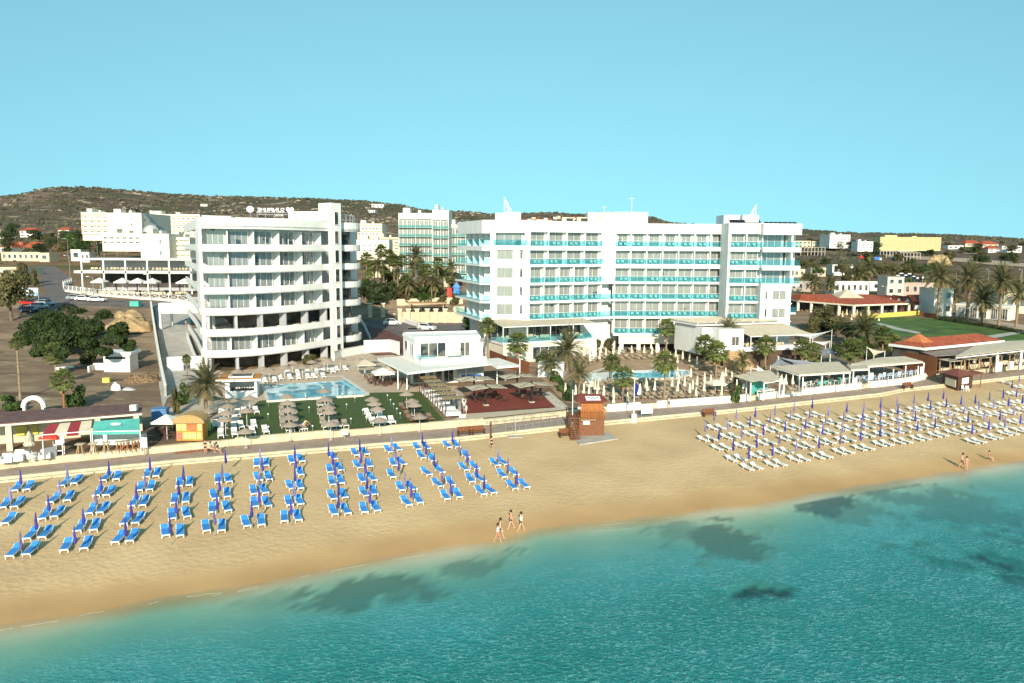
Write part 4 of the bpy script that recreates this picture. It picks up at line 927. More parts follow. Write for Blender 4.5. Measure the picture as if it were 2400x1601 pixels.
def right_hotel():
    root = thing('hotel_building', 'long seven-storey white hotel with teal glass balconies, behind the curved pool', 'hotel')
    FL = [24.0-3.42*i for i in range(7)]   # 24 .. 3.5
    g0 = 3.4; zt = 27.42
    def X(px, Y): return (px-1200+0)/FPX*Y
    def P(px, Y): p = AT(px, 650, Y); return (p.x, Y)
    a0, a1, a2, a3, a4 = P(1149,147.2), P(1241,147.2), P(1412,154.2), P(1440,155.6), P(1700,156.4)
    # left corner: blank window bay
    M, L = frame_of(a0, a1); b = MB()
    for z0, z1 in ((6.9, 10.0), (10.3, 13.4), (13.72, 16.82), (17.14, 20.24), (20.58, 23.6)): b.box(0, L, 0.05, 1.2, z0, z1+0.0, 0, M)
    b.box(0, L, 0.0, 1.2, 26.45, 28.75, 0, M); b.box(0, 1.0, 0.0, 1.2, 3.2, 26.45, 0, M); b.box(L-0.9, L, 0.0, 1.2, 3.2, 26.45, 0, M); b.box(0, L, 1.2, 1.5, 3.2, 28.75, 0, M)
    b.box(1.0, L-0.9, 0.02, 1.2, 3.2, 6.9, 0, M); b.build('corner_wall', WHITE, root)
    for i, z in enumerate((10.3, 13.72, 17.14, 20.58)):
        b = MB(); b.box(0.9, L-0.5, -0.25, 1.2, z-0.28, z-0.02, 0, M); b.box(0.9, L-0.5, -0.18, 0.05, z+3.0, z+3.1, 0, M); b.build('ledge', WHITE2, root)
    b = MB(); b.box(0.6, L-0.5, -0.3, 0.0, 23.3, 24.05, 0, M); b.build('balcony_upstand', WHITE2, root)
    for z in (11.5, 14.9, 18.3, 21.75):
        window_part(root, M, L*0.17, L*0.58, z-0.2, z+1.7, 0.03, PANEL_, div=2, fm=METAL, fr=0.06); window_part(root, M, L*0.75, L*0.83, z-0.1, z+1.6, 0.03, PANED, div=1, fr=0.05)
    window_part(root, M, L*0.12, L*0.80, 24.06, 26.4, 1.1, PANE, div=3)
    b = MB(); b.box(0.6, L-0.5, -0.28, -0.24, 24.1, 25.15, 0, M); b.build('glass_railing', TEALG, root)
    # left wing
    facade(root, a1, a2, [24.0, 20.58], 4, rec=1.2, seed=1, rail='teal', part_w=1.0, sol={0}); facade(root, a1, a2, [17.16, 13.74, 10.32], 5, rec=1.25, seed=2, part_w=0.55)
    M, L = frame_of(a1, a2); b = MB(); b.box(0, L, -0.05, 2.4, 26.6, 28.7, 0, M); b.build('roof_parapet', WHITE, root); b = MB(); b.box(0, L, 1.9, 2.2, 3.2, 10.3, 0, M); b.build('lower_wall', WHITE, root)
    # pilaster between the wings
    M, L = frame_of(a2, a3); b = MB(); b.box(0, L, -0.15, 2.5, 17.2, 30.6, 0, M); b.box(0, L, 1.9, 2.5, 3.2, 17.2, 0, M); b.build('pilaster', WHITE, root)
    for z in (13.74, 10.32, 17.16):
        b = MB(); b.box(0, L, -0.06, 1.9, z-0.42, z, 0, M); b.build('balcony_slab', WHITE2, root); b = MB(); b.box(0, L, -0.02, 0.02, z+0.06, z+1.1, 0, M); b.build('glass_railing', TEALG, root)
    # right wing
    facade(root, a3, a4, [24.0], 7, rec=1.2, seed=3, part_w=1.3, sol={0}); facade(root, a3, a4, [20.58, 17.16, 13.74, 10.32], 7, rec=1.25, seed=4, part_w=0.5, sol={0}); facade(root, a3, a4, [6.9], 7, rec=1.25, seed=6, part_w=0.5)
    M, L = frame_of(a3, a4); b = MB(); b.box(0, L, -0.1, 2.2, 26.55, 28.5, 0, M); b.build('roof_parapet', WHITE, root)
    b = MB(); b.box(1.0, L*0.62, -0.9, 0.0, 4.95, 6.4, 0, M); b.build('entrance_fascia', CREAMW, root)
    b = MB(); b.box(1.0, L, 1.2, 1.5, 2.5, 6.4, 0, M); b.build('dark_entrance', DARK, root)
    for x in (1.2, 4.6, 8.4, 12.6): b = MB(); b.box(x, x+0.75, -0.8, -0.1, 2.6, 4.94, 0, M); b.build('column', WHITE2, root)
    # bay and end block
    b0, b1 = P(1708,151.5), P(1785,151.8); c0, c1 = P(1786,150.2), P(1874,150.8)
    facade(root, b0, b1, [24.0, 20.58, 17.16], 2, rec=1.25, seed=7, part_w=0.4, sol={0, 1}); M, L = frame_of(b0, b1); b = MB(); b.box(0, L, -0.05, 4, 26.55, 28.6, 0, M); b.box(-0.35, 0.0, -0.02, 5, 6.6, 28.6, 0, M); b.build('bay_wall', WHITE, root)
    facade(root, b0, b1, [13.74, 10.32], 2, rec=1.25, seed=8, part_w=0.4)
    M, L = frame_of(c0, c1); b = MB(); b.box(-0.1, L, -0.05, 5, 26.4, 28.5, 0, M); b.build('roof_parapet', WHITE, root)
    for z in (24.0, 20.58, 17.16):
        b = MB(); b.box(-0.1, L, -0.08, 2.6, z-0.42, z, 0, M)
        if z > 20: b.box(-0.1, L, -0.1, 0.1, z-0.85, z-0.4, 0, M)
        b.build('balcony_slab', WHITE2, root)
        b = MB(); b.box(0, L-0.05, -0.02, 0.02, z+0.05, z+1.12, 0, M); b.build('glass_railing', TEALG, root)
        window_part(root, M, L*0.05, L*0.62, z, z+2.5, 2.55, PANE, div=3); window_part(root, M, L*0.66, L*0.74, z, z+2.6, 2.5, PANED, div=1)
        b = MB(); b.box(L*0.76, L*0.80, 0.3, 2.6, z, z+2.98, 0, M); b.build('partition', WHITE2, root)
    b = MB(); b.box(-0.1, L, 2.6, 2.9, 16.7, 26.4, 0, M); b.box(-0.1, L*0.80, 0.1, 4, 3.2, 16.73, 0, M); b.build('end_wall', WHITE, root)
    for z in (14.2, 10.8): window_part(root, M, L*0.30, L*0.66, z-0.1, z+1.7, 0.08, PANEL_, div=2); window_part(root, M, L*0.10, L*0.17, z, z+1.6, 0.08, PANED, div=1)
    for z in (13.3, 9.9, 6.9): b = MB(); b.box(-0.1, L*0.82, -0.12, 0.1, z, z+0.18, 0, M); b.build('ledge', WHITE2, root)
    for z in (11.6, 8.2):
        b = MB(); b.box(L*0.80, L*0.98, 0.6, 2.4, z-0.3, z, 0, M); b.build('side_slab', WHITE2, root); b = MB(); b.box(L*0.82, L*0.98, 0.6, 0.64, z, z+1.1, 0, M); b.box(L*0.97, L*0.98, 0.6, 2.4, z, z+1.1, 0, M); b.build('glass_railing', TEALG, root)
    # left side, turned away from the sun: corner balconies
    e0, e1 = P(1074,163.5), P(1131,147.3); sM, sL = frame_of(e0, e1)
    b = MB(); b.box(-0.3, sL, -0.1, 3, 26.3, 28.75, 0, sM); b.box(-0.3, sL, 2.9, 3.2, 3.2, 26.3, 0, sM); b.build('side_wall', WHITE, root)
    f0 = P(1131,147.3); fM, fL = frame_of(f0, a0); b = MB(); b.box(0, fL+0.1, 0.0, 0.8, 26.3, 28.75, 0, fM); b.box(0, fL+0.1, 3.0, 3.3, 3.2, 26.3, 0, fM); b.build('side_wall', WHITE, root)
    for k, z in enumerate((24.0, 20.58, 17.16, 13.74, 10.32)):
        o_ = 0.0 if k == 0 else -0.5
        b = MB(); b.box(-0.3, sL+0.2, o_-0.1, 3.0, z-(0.9 if k == 0 else 0.35), z-0.003, 0, sM); b.box(0, fL, o_-0.08, 3.0, z-(0.9 if k == 0 else 0.35)+0.004, z, 0, fM); b.build('balcony_slab', WHITE2, root)
        b = MB(); b.box(-0.3, sL+0.2, o_-0.02, o_+0.02, z+0.05, z+1.15, 0, sM); b.box(0.05, fL, o_-0.02, o_+0.02, z+0.05, z+1.15, 0, fM); b.build('glass_railing', TEALG, root)
        window_part(root, sM, 0.1, sL-0.1, z, z+2.9, 2.86, PANED, div=9, name='glazed_wall')
        for j in (1, 2, 3): b = MB(); b.box(j*sL/4-0.1, j*sL/4+0.1, 0.6, 2.85, z, z+2.9, 0, sM); b.build('dividing_wall', WHITE2, root)
    # roof slab and roof boxes
    b = MB(); b.prism([(q[0], q[1]+0.45) for q in (a0, a1, a2, a3, a4)]+[(c1[0]-0.4, c1[1]+0.4), (c1[0]-0.4, 172), (a0[0]-3, 172), (e0[0]+0.6, e0[1]+0.5)], zt-0.2, zt+0.02); b.build('roof', WHITE2, root)
    b = MB(); b.prism([a0, a1, a2, a3, a4, (a4[0], 168), e0], 3, 26.2, 0, None) if False else b.prism([(a0[0]+1,151),(a1[0],150),(a2[0],158),(a3[0],159),(a4[0],160),(c1[0]-2,156),(c1[0]-2,170),(e0[0]+2,170)], 3, zt-0.25); b.build('core', WHITE, root)
    def rbox(x0, x1, Y, d, yt, zb=zt, nm='roof_house'):
        p, q = AT(x0, yt, Y), AT(x1, yt, Y); b = MB(); b.box(p.x, q.x, Y, Y+d, zb, (p.z+q.z)/2); return b.build(nm, WHITE, root)
    rbox(1183,1221,150.5,6,497); rbox(1161,1184,151.5,9,499); rbox(1378,1438,157,6,498); rbox(1440,1519,156.6,7,497); rbox(1697,1740,157.5,6,504); rbox(1741,1779,155.5,6,504)
    for x, Y, yt in ((1715,152,523),(1752,154,523)):
        p = AT(x, yt, Y); b = MB(); b.slab((p.x,Y,27.5),(p.x+3,Y,27.5),(p.x+3,Y+2,29.2),(p.x,Y+2,29.2),0.1); b.build('solar_panel', SOLAR, root)
    for i in range(7):
        p = AT(1795+i*11, 524, 153); b = MB(); b.slab((p.x,153,28.2),(p.x+0.8,153,28.2),(p.x+0.8,154.2,28.85),(p.x,154.2,28.85),0.08); b.build('solar_panel', SOLAR, root)
    for x in (1318, 1352):
        p = AT(x, 520, 158); b = MB(); b.box(p.x, p.x+2.4, 158, 160, zt, p.z+0.9, 0); b.build('air_unit', CREAM, root); b = MB(); b.box(p.x+0.8, p.x+2.1, 157.9, 158.02, zt+0.6, p.z+0.7); b.build('air_grille', BLACK, root)
    return root
RH = right_hotel()
def sail_sign(px, Y, y0, y1, flip, label):
    p, q = AT(px, y0, Y), AT(px, y1, Y); h = p.z-q.z; o = thing('sail_sign', label, 'sign', (q.x, Y, q.z)); s = -1 if flip else 1
    b = MB(); b.tube((0,0,0), (0,0,h), 0.07); b.tube((0,0,h), (s*h*0.55,0,0), 0.05); 
    for i in range(1, 6): z = h*i/6; b.tube((0,0,z), (s*h*0.55*(1-i/6),0,z), 0.03)
    b.build('frame', SIGNW, o); b = MB(); n = 14; P = []
    for i in range(n): t = i/(n-1); P.append((s*(0.1+0.5*h*0.55*(1-t)*(1+0.4*math.sin(t*3.14))), 0.02, h*0.9*t))
    for i in range(n-1): a, c = P[i], P[i+1]; w_ = 0.24*h*(1-i/n)*0.55; b.slab((a[0]-w_/2,0,a[2]),(a[0]+w_/2,0,a[2]),(c[0]+w_/2,0.03,c[2]),(c[0]-w_/2,0.03,c[2]),0.04)
    b.build('sail_panel', SIGNW, o)
sail_sign(1182,153,463,497,False,'white lattice sail sign standing on the left roof box of the teal-railed hotel')
sail_sign(1771,157,480,504,True,'dark-and-white lattice sail sign on the right roof box of the teal-railed hotel')
def mast(px, y0, y1, Y, r, label, name='roof_mast'):
    p, q = AT(px, y0, Y), AT(px, y1, Y); o = thing(name, label, 'mast', (q.x, Y, q.z)); b = MB(); h = p.z-q.z; b.tube((0,0,0), (0,0,h), r, r*0.6); b.box(-0.5,0.5,-0.02,0.02,h*0.9,h*0.9+0.04); b.build('pole', SIGNW, o)
mast(1480,462,497,158,0.06,'tall thin antenna mast on the centre roof box of the teal-railed hotel')
mast(1416,484,498,158,0.05,'short antenna mast left of the tall one on the teal-railed hotel')
# pale green hotel between the two
def slab_hotel(name, label, p0, p1, floors, nb, z0, wm, dz=3.3, rail=None, depth=12, pane=None, extra=None, inset=0.6, par=1.2, wh=0.72, ww=0.8, cat='hotel', blank=None):
    root = thing(name, label, cat); M, L = frame_of(p0, p1); b = MB(); zt = z0+floors*dz+par; b.box(0, L, inset, depth, z0-(8 if 200 < p0[1] < 300 else 3), zt, 0, M)
    b.build('wall', wm, root); bw = L/nb
    for k in range(floors):
        z = z0+k*dz
        if inset > 0.3: b = MB(); b.box(0, L, 0, inset, z-0.2, z+0.02, 0, M); b.box(0, L, -0.04, 0.06, z-0.2, z+0.85, 0, M) if not rail else b.box(0, L, 0.0, 0.05, z-0.2, z+0.1, 0, M); b.build('balcony', wm, root)
        if rail: b = MB(); b.box(0.05, L-0.05, 0.01, 0.04, z+0.1, z+1.0, 0, M); b.build('glass_railing', rail, root)
        for j in range(nb):
            if blank and blank(k, j): continue
            x = j*bw+bw*(1-ww)/2; window_part(root, M, x, x+bw*ww, z+dz*(1-wh)*0.4, z+dz*(1-wh)*0.4+dz*wh*0.86, inset-0.02, pane or PANE, div=2, fr=0.08)
    if inset > 0.3: b = MB(); b.box(0, L, 0.0, inset, zt-par, zt, 0, M); [b.box(x-0.12, x+0.12, 0.02, inset, z0, zt-par, 0, M) for x in (0.13, L*0.5, L-0.13)]; b.build('parapet', wm, root)
    b = MB(); b.box(L*0.1, L*0.3, 3, 8, zt, zt+1.8, 0, M); b.build('roof_house', wm, root); b = MB(); b.box(L*0.55, L*0.62, 3, 7, zt, zt+1.1, 0, M); b.build('roof_box', wm, root)
    return root, M, L, zt
PG = mat('pale_green_render', (0.72,0.74,0.62), var=0.04, scale=0.6, world=True)
GRG = railglass('green_glass', (0.25,0.45,0.38), 0.25)
def Pz(px, py, Y): p = AT(px, py, Y); return (p.x, p.y), p.z
(g0, gz0), (g1, _) = Pz(935,622,262), Pz(1014,622,262)
slab_hotel('hotel_building', 'pale green hotel behind the palms, between the two white hotels: its broad left part', g0, g1, 6, 8, gz0-2.5, PG, dz=2.95, rail=GRG, depth=14, inset=0.7, par=1.9, wh=1.05, ww=0.92, pane=PANEL_)
(g0, gz0), (g1, _) = Pz(1014,624,258), Pz(1052,624,258)
slab_hotel('hotel_building', 'pale green hotel tower adjoining its broad left part, three narrow bays wide', g0, g1, 6, 3, gz0-2.8, PG, dz=2.95, rail=GRG, depth=14, inset=0.7, par=3.2, wh=1.05, ww=0.9, pane=PANEL_)
(g0, gz0), (g1, _) = Pz(1054,624,270), Pz(1092,624,270)
slab_hotel('hotel_building', 'lower pale green wing partly hidden by the teal corner balconies', g0, g1, 5, 3, gz0-2.5, PG, dz=3.1, rail=GRG, depth=12, inset=0.7, par=1.0, wh=1.05, ww=0.9, pane=PANEL_)
# long white hotel on the left, end-on block and main block
def far(px0, px1, ybase, ytop, Y, floors, nb, name, label, wm=CREAMW, **k):
    p0, p1 = AT(px0, ybase, Y), AT(px1, ybase, Y); zt = AT((px0+px1)/2, ytop, Y).z; z0 = p0.z; par = k.pop('par', 1.0); dz = (zt-z0-par)/floors
    return slab_hotel(name, label, (p0.x, p0.y), (p1.x, p1.y), floors, nb, z0, wm, dz=dz, par=par, **k)
far(192,254,548,498,360,4,4,'hotel_building','cream four-storey hotel wing with small balconies, at the hill foot on the left',ww=0.55,wh=0.6,pane=PANED,depth=14)
far(254,334,560,499,352,4,5,'hotel_building','blank cream gable block next to the hotel wing with small balconies',ww=0.3,wh=0.4,inset=0.02,depth=30,pane=PANED,blank=lambda k,j: not (j==3 and k>1))
far(334,470,548,502,430,4,12,'hotel_building','long white hotel block behind the stairwell glass roof, left of the curved hotel',ww=0.5,wh=0.5,pane=PANED,depth=16)
far(240,330,572,546,330,2,6,'annex_building','low cream annex with a curved shade in front of the blank gable block',ww=0.6,wh=0.5,inset=0.02,depth=10,pane=PANED)
rt, M_, L_, zt_ = far(331,398,608,548,268,1,1,'hotel_building','plain cream windowless block with a small emblem, left of the curved hotel',inset=0.02,depth=13,blank=lambda k,j: True,par=3)
for z in (0.28, 0.6, 0.9): window_part(rt, M_, L_*0.66, L_*0.74, zt_-12*z, zt_-12*z+1.5, -0.01, PANEL_ if z < 0.8 else PANED, div=1)
b = MB(); b.add([(L_*0.24,-0.06,zt_-1.6),(L_*0.34,-0.06,zt_-1.6),(L_*0.29,-0.06,zt_-0.7)], [(0,1,2)]); b.v = [tuple(M_ @ Vector(v)) for v in b.v]; b.build('emblem', METAL, rt)
text('lettering', 'AQUAMARINA', 0.7, METAL, rt, M_ @ Vector((L_*0.5,-0.05,zt_-1.2)), (R(90),0,0), 0.01) if False else None
far(398,446,606,556,274,4,4,'hotel_building','shaded cream balconied block between the plain block and the curved hotel',ww=0.7,wh=0.6,depth=12,pane=PANED)
b = MB(); o = thing('glass_dome', 'small glass stair roof and dome behind the plain cream block', 'dome'); p = AT(355,544,300); o.location = p
b.lathe([(3.0,0),(2.8,1.0),(2.1,1.9),(1.1,2.5),(0.1,2.7)], 16); b.build('dome_shell', GREYW, o); b = MB(); b.add([(-4,3,0),(3.4,3,0),(-4,3,6.8),(-4,6,0),(3.4,6,0),(-4,6,6.8)], [(0,1,2),(5,4,3),(0,2,5,3),(2,1,4,5),(0,3,4,1)]); b.build('sloping_glass', PANED, o)
far(838,896,580,524,420,4,7,'apartment_building','white apartment block with arched balconies right of the rounded balconies',ww=0.6,wh=0.55,pane=PANED,depth=14)
far(836,912,592,562,330,2,6,'apartment_building','low white house row in front of the arched-balcony block',ww=0.4,wh=0.4,inset=0.02,pane=PANED,depth=10)
far(880,936,588,556,380,2,4,'apartment_building','cream house with dark openings, left of the pale green hotel',CREAM,ww=0.5,wh=0.5,pane=PANED,depth=10)
far(1944,1992,575,550,800,4,6,'apartment_building','grey-white apartment block far off in the fields',WHITE,ww=0.5,wh=0.5,inset=0.02,pane=PANED,depth=26)
far(2062,2205,580,556,760,5,16,'hotel_building','long yellow five-storey hotel far off behind the concrete frames',mat('yellow_render',(0.62,0.50,0.25),var=0.06,scale=0.5,world=True),ww=0.5,wh=0.5,inset=0.6,pane=PANED,depth=20)
far(2010,2046,582,566,720,2,4,'villa','white flat-roofed villa between the grey block and the yellow hotel',WHITE,ww=0.5,wh=0.5,inset=0.02,pane=PANED,depth=14)
# ---------------------------------------------------------------- low walls, decks, lawns, pools
def flat(name, pxs, z, m, th=0.06, kind='structure'):
    """a level sheet whose outline was measured; z above the sea"""
    P = [G(x, y, z) for x, y in pxs]; b = MB(); b.prism([(p.x, p.y) for p in P], z-th, z); o = b.build(name, m); return tag(o, kind=kind)
def gz_at(px, py): return S(px, py).z
def drape(name, pxs, m, up=0.03, kind='structure', step=3.0):
    """a sheet following the ground, outline measured"""
    P = [S(x, y) for x, y in pxs]; poly = [(p.x, p.y) for p in P]; x0, x1 = min(p[0] for p in poly), max(p[0] for p in poly); y0, y1 = min(p[1] for p in poly), max(p[1] for p in poly)
    import bmesh
    bm = bmesh.new(); vs = [bm.verts.new((x, y, 0)) for x, y in poly]; bm.faces.new(vs)
    k = x0+step
    while k < x1: g = bm.verts[:]+bm.edges[:]+bm.faces[:]; bmesh.ops.bisect_plane(bm, geom=g, plane_co=(k,0,0), plane_no=(1,0,0)); k += step
    k = y0+step
    while k < y1: g = bm.verts[:]+bm.edges[:]+bm.faces[:]; bmesh.ops.bisect_plane(bm, geom=g, plane_co=(0,k,0), plane_no=(0,1,0)); k += step
    for v in bm.verts:
        if v.co.y < 180: v.co.y = max(v.co.y, pb(v.co.x)+0.62)
    for v in bm.verts: v.co.z = ground(v.co.x, v.co.y)+up
    bmesh.ops.recalc_face_normals(bm, faces=bm.faces[:])
    for f in bm.faces:
        if f.normal.z < 0: f.normal_flip()
    me = bpy.data.meshes.new(name); bm.to_mesh(me); bm.free(); me.materials.append(m); o = bpy.data.objects.new(name, me); col.objects.link(o); return tag(o, kind=kind)
# back wall of the promenade in stretches
def pwall(x0, x1, h, m, label, d=0.12, th=0.4):
    a, c = G(x0, 1000, ZP).x, None
    # world x of the two ends, found on the wall line
    def wx(px):
        best = None
        for i in range(len(PB)-1):
            for k in range(41):
                t = k/40; x = PB[i][0]+(PB[i+1][0]-PB[i][0])*t; y = PB[i][1]+(PB[i+1][1]-PB[i][1])*t; v = CR.transposed() @ Vector((x, y, ZP-CAMZ)); u = 1200+FPX*v.x/-v.z
                if best is None or abs(u-px) < best[0]: best = (abs(u-px), x)
        return best[1]
    X0, X1 = wx(x0), wx(x1); xs = [X0]+[p[0] for p in PB if X0 < p[0] < X1]+[X1]; b = MB(); o = thing('low_wall', label, 'wall')
    for i in range(len(xs)-1):
        x, q = xs[i], xs[i+1]; b.prism([(x,pb(x)+d),(q,pb(q)+d),(q,pb(q)+d+th),(x,pb(x)+d+th)], ZP-0.3, ZP+h)
    b.build('wall_face', m, o); b = MB()
    for i in range(len(xs)-1):
        x, q = xs[i], xs[i+1]; b.prism([(x,pb(x)+d-0.05),(q,pb(q)+d-0.05),(q,pb(q)+d+th+0.05),(x,pb(x)+d+th+0.05)], ZP+h, ZP+h+0.1)
    b.build('coping', m, o); return o
WHW = mat('whitewashed_wall', (0.80,0.77,0.70), var=0.05, scale=1.5, world=True)
pwall(41, 535, 0.62, STONEW, 'cream stone wall along the promenade below the bars at the left')
pwall(548, 820, 0.8, STONEW, 'cream stone wall in front of the loungers on the turf, left stretch')
pwall(876, 1130, 0.8, STONEW, 'cream stone wall in front of the turf and the six canopy beds')
pwall(1422, 1505, 0.9, WHW, 'short white wall directly right of the lifeguard tower')
pwall(1540, 1752, 0.9, WHW, 'white wall stretch in front of the brown loungers and the massage pavilion')
pwall(1777, 2016, 0.9, WHW, 'white wall stretch in front of the white-seated awning restaurant')
pwall(2038, 2172, 0.9, WHW, 'white wall stretch in front of the blue-seated awning restaurant')
# terrace levels
drape('hotel_terrace', [(500,905),(560,868),(640,862),(780,842),(880,812),(960,850),(1010,905),(1070,905),(1090,930),(850,925),(840,921),(610,940),(560,985),(480,1000),(400,1000),(395,960),(470,925)], PAVE, up=0.05)
drape('turf', [(480,1000),(560,985),(605,942),(855,922),(925,921),(985,920),(1048,995),(1042,993),(900,1010),(560,1036),(440,1042),(430,1020)], TURF, up=0.10)
POOLZ = gz_at(740, 910)+0.2
pw = mat('pool_water', (0.10,0.42,0.60), var=0.3, scale=0.55, world=True, c2=(0.22,0.62,0.74), rough=0.04, spec=0.6, detail=2)
def pool(name, label, pxs, z, rimw=0.5):
    o = thing(name, label, 'swimming pool'); P = [G(x, y, z) for x, y in pxs]; n = len(P); cx = sum(p.x for p in P)/n; cy = sum(p.y for p in P)/n
    b = MB(); b.prism([(p.x, p.y) for p in P], z-0.25, z-0.06); b.build('water', pw, o)
    b = MB()
    a = sum(P[i].x*P[(i+1)%n].y-P[(i+1)%n].x*P[i].y for i in range(n)); sg = 1 if a > 0 else -1; Q = []
    for i in range(n):
        t = (P[(i+1)%n]-P[i-1]).normalized(); Q.append(Vector((P[i].x+t.y*sg*rimw, P[i].y-t.x*sg*rimw, 0)))
    for i in range(n): j = (i+1)%n; b.prism([(P[i].x,P[i].y),(P[j].x,P[j].y),(Q[j].x,Q[j].y),(Q[i].x,Q[i].y)], z-0.25, z+0.03)
    b.build('rim', mat('pool_rim', (0.62,0.58,0.52), var=0.06, scale=2, world=True), o); return o
pl = pool('swimming_pool', 'rectangular blue hotel pool between the sunshades and the white terrace house', [(614,890),(798,882),(858,922),(850,924),(632,938)], POOLZ)
b = MB(); p, q, r_, s_ = G(793,884,POOLZ), G(853,922,POOLZ), G(842,922,POOLZ), G(782,885,POOLZ)
for k in range(4):
    t0, t1 = k/4, (k+0.5)/4; b.prism([tuple(p.lerp(s_, t0)[:2]), tuple(q.lerp(r_, t0)[:2]), tuple(q.lerp(r_, t1)[:2]), tuple(p.lerp(s_, t1)[:2])], POOLZ-0.06, POOLZ-0.045)
b.build('pool_steps', mat('pool_step', (0.35,0.62,0.70), var=0.1, scale=2, world=True), pl)
drape('pool_garden', [(1325,945),(1262,880),(1290,835),(1390,838),(1500,825),(1640,826),(1760,845),(1800,870),(1880,900),(1760,927),(1730,938),(1500,960),(1424,962),(1390,950)], PAVEB, up=0.05)
Z2 = gz_at(1500, 870)+0.12
pool('swimming_pool', 'curved blue pool among the palms and brown loungers', [(1368,888),(1392,872),(1430,860),(1470,855),(1520,855),(1545,862),(1580,866),(1608,868),(1614,876),(1585,884),(1545,886),(1470,885),(1430,892),(1372,893)], Z2)
drape('park_lawn', [(2040,745),(2070,744),(2110,744),(2200,748),(2300,764),(2400,782),(2460,800),(2400,806),(2330,800),(2200,790),(2060,788),(2010,776),(2000,760)], TURFL, up=0.06)
drape('lawn_path', [(2056,756),(2110,770),(2160,780),(2150,783),(2096,773),(2050,759)], CONC, up=0.10)
drape('park_path', [(2300,790),(2400,775),(2400,781),(2330,794)], CONC, up=0.11)
drape('red_deck', [(1092,972),(1096,930),(1130,905),(1210,905),(1240,915),(1270,928),(1302,956)], WOODR, up=0.16)
drape('pale_boardwalk', [(1270,925),(1288,920),(1330,955),(1338,975),(1308,972),(1303,958)], mat('pale_boards', (0.55,0.48,0.38), var=0.2, scale=2, world=True, streak=(3,0.5,1)), up=0.14)
drape('white_path', [(1262,860),(1330,862),(1330,880),(1285,890),(1266,878)], CONC, up=0.08)
drape('cream_landing', [(1042,995),(1092,972),(1304,957),(1312,985),(1150,1000),(1046,1004)], mat('cream_paving', (0.52,0.43,0.31), var=0.06, scale=1, world=True), up=0.12)
# streets and car parks
drape('street', [(88,625),(130,625),(170,655),(165,690),(230,700),(440,715),(440,728),(330,722),(180,716),(120,735),(70,740),(60,700),(110,690),(95,650)], ASPH, up=0.05, step=6)
drape('driveway', [(362,720),(440,722),(455,790),(470,850),(480,880),(392,935),(382,960),(372,900),(378,830)], CONC, up=0.06)
drape('car_park', [(868,752),(960,738),(1088,742),(1088,800),(960,800),(864,800),(846,770)], ASPH, up=0.07)
drape('red_forecourt', [(846,800),(848,762),(905,775),(960,800),(960,830),(870,835)], ASPHR, up=0.12)
drape('dirt_road', [(2068,602),(2200,604),(2330,612),(2400,618),(2400,627),(2260,616),(2150,610),(2066,606)], mat('pale_track', (0.40,0.31,0.22), var=0.1, scale=0.3, world=True), up=0.5, step=20)
drape('shop_forecourt', [(2190,735),(2260,745),(2400,778),(2400,762),(2300,748),(2240,738)], mat('pink_paving', (0.46,0.34,0.25), var=0.08, scale=1, world=True), up=0.08)
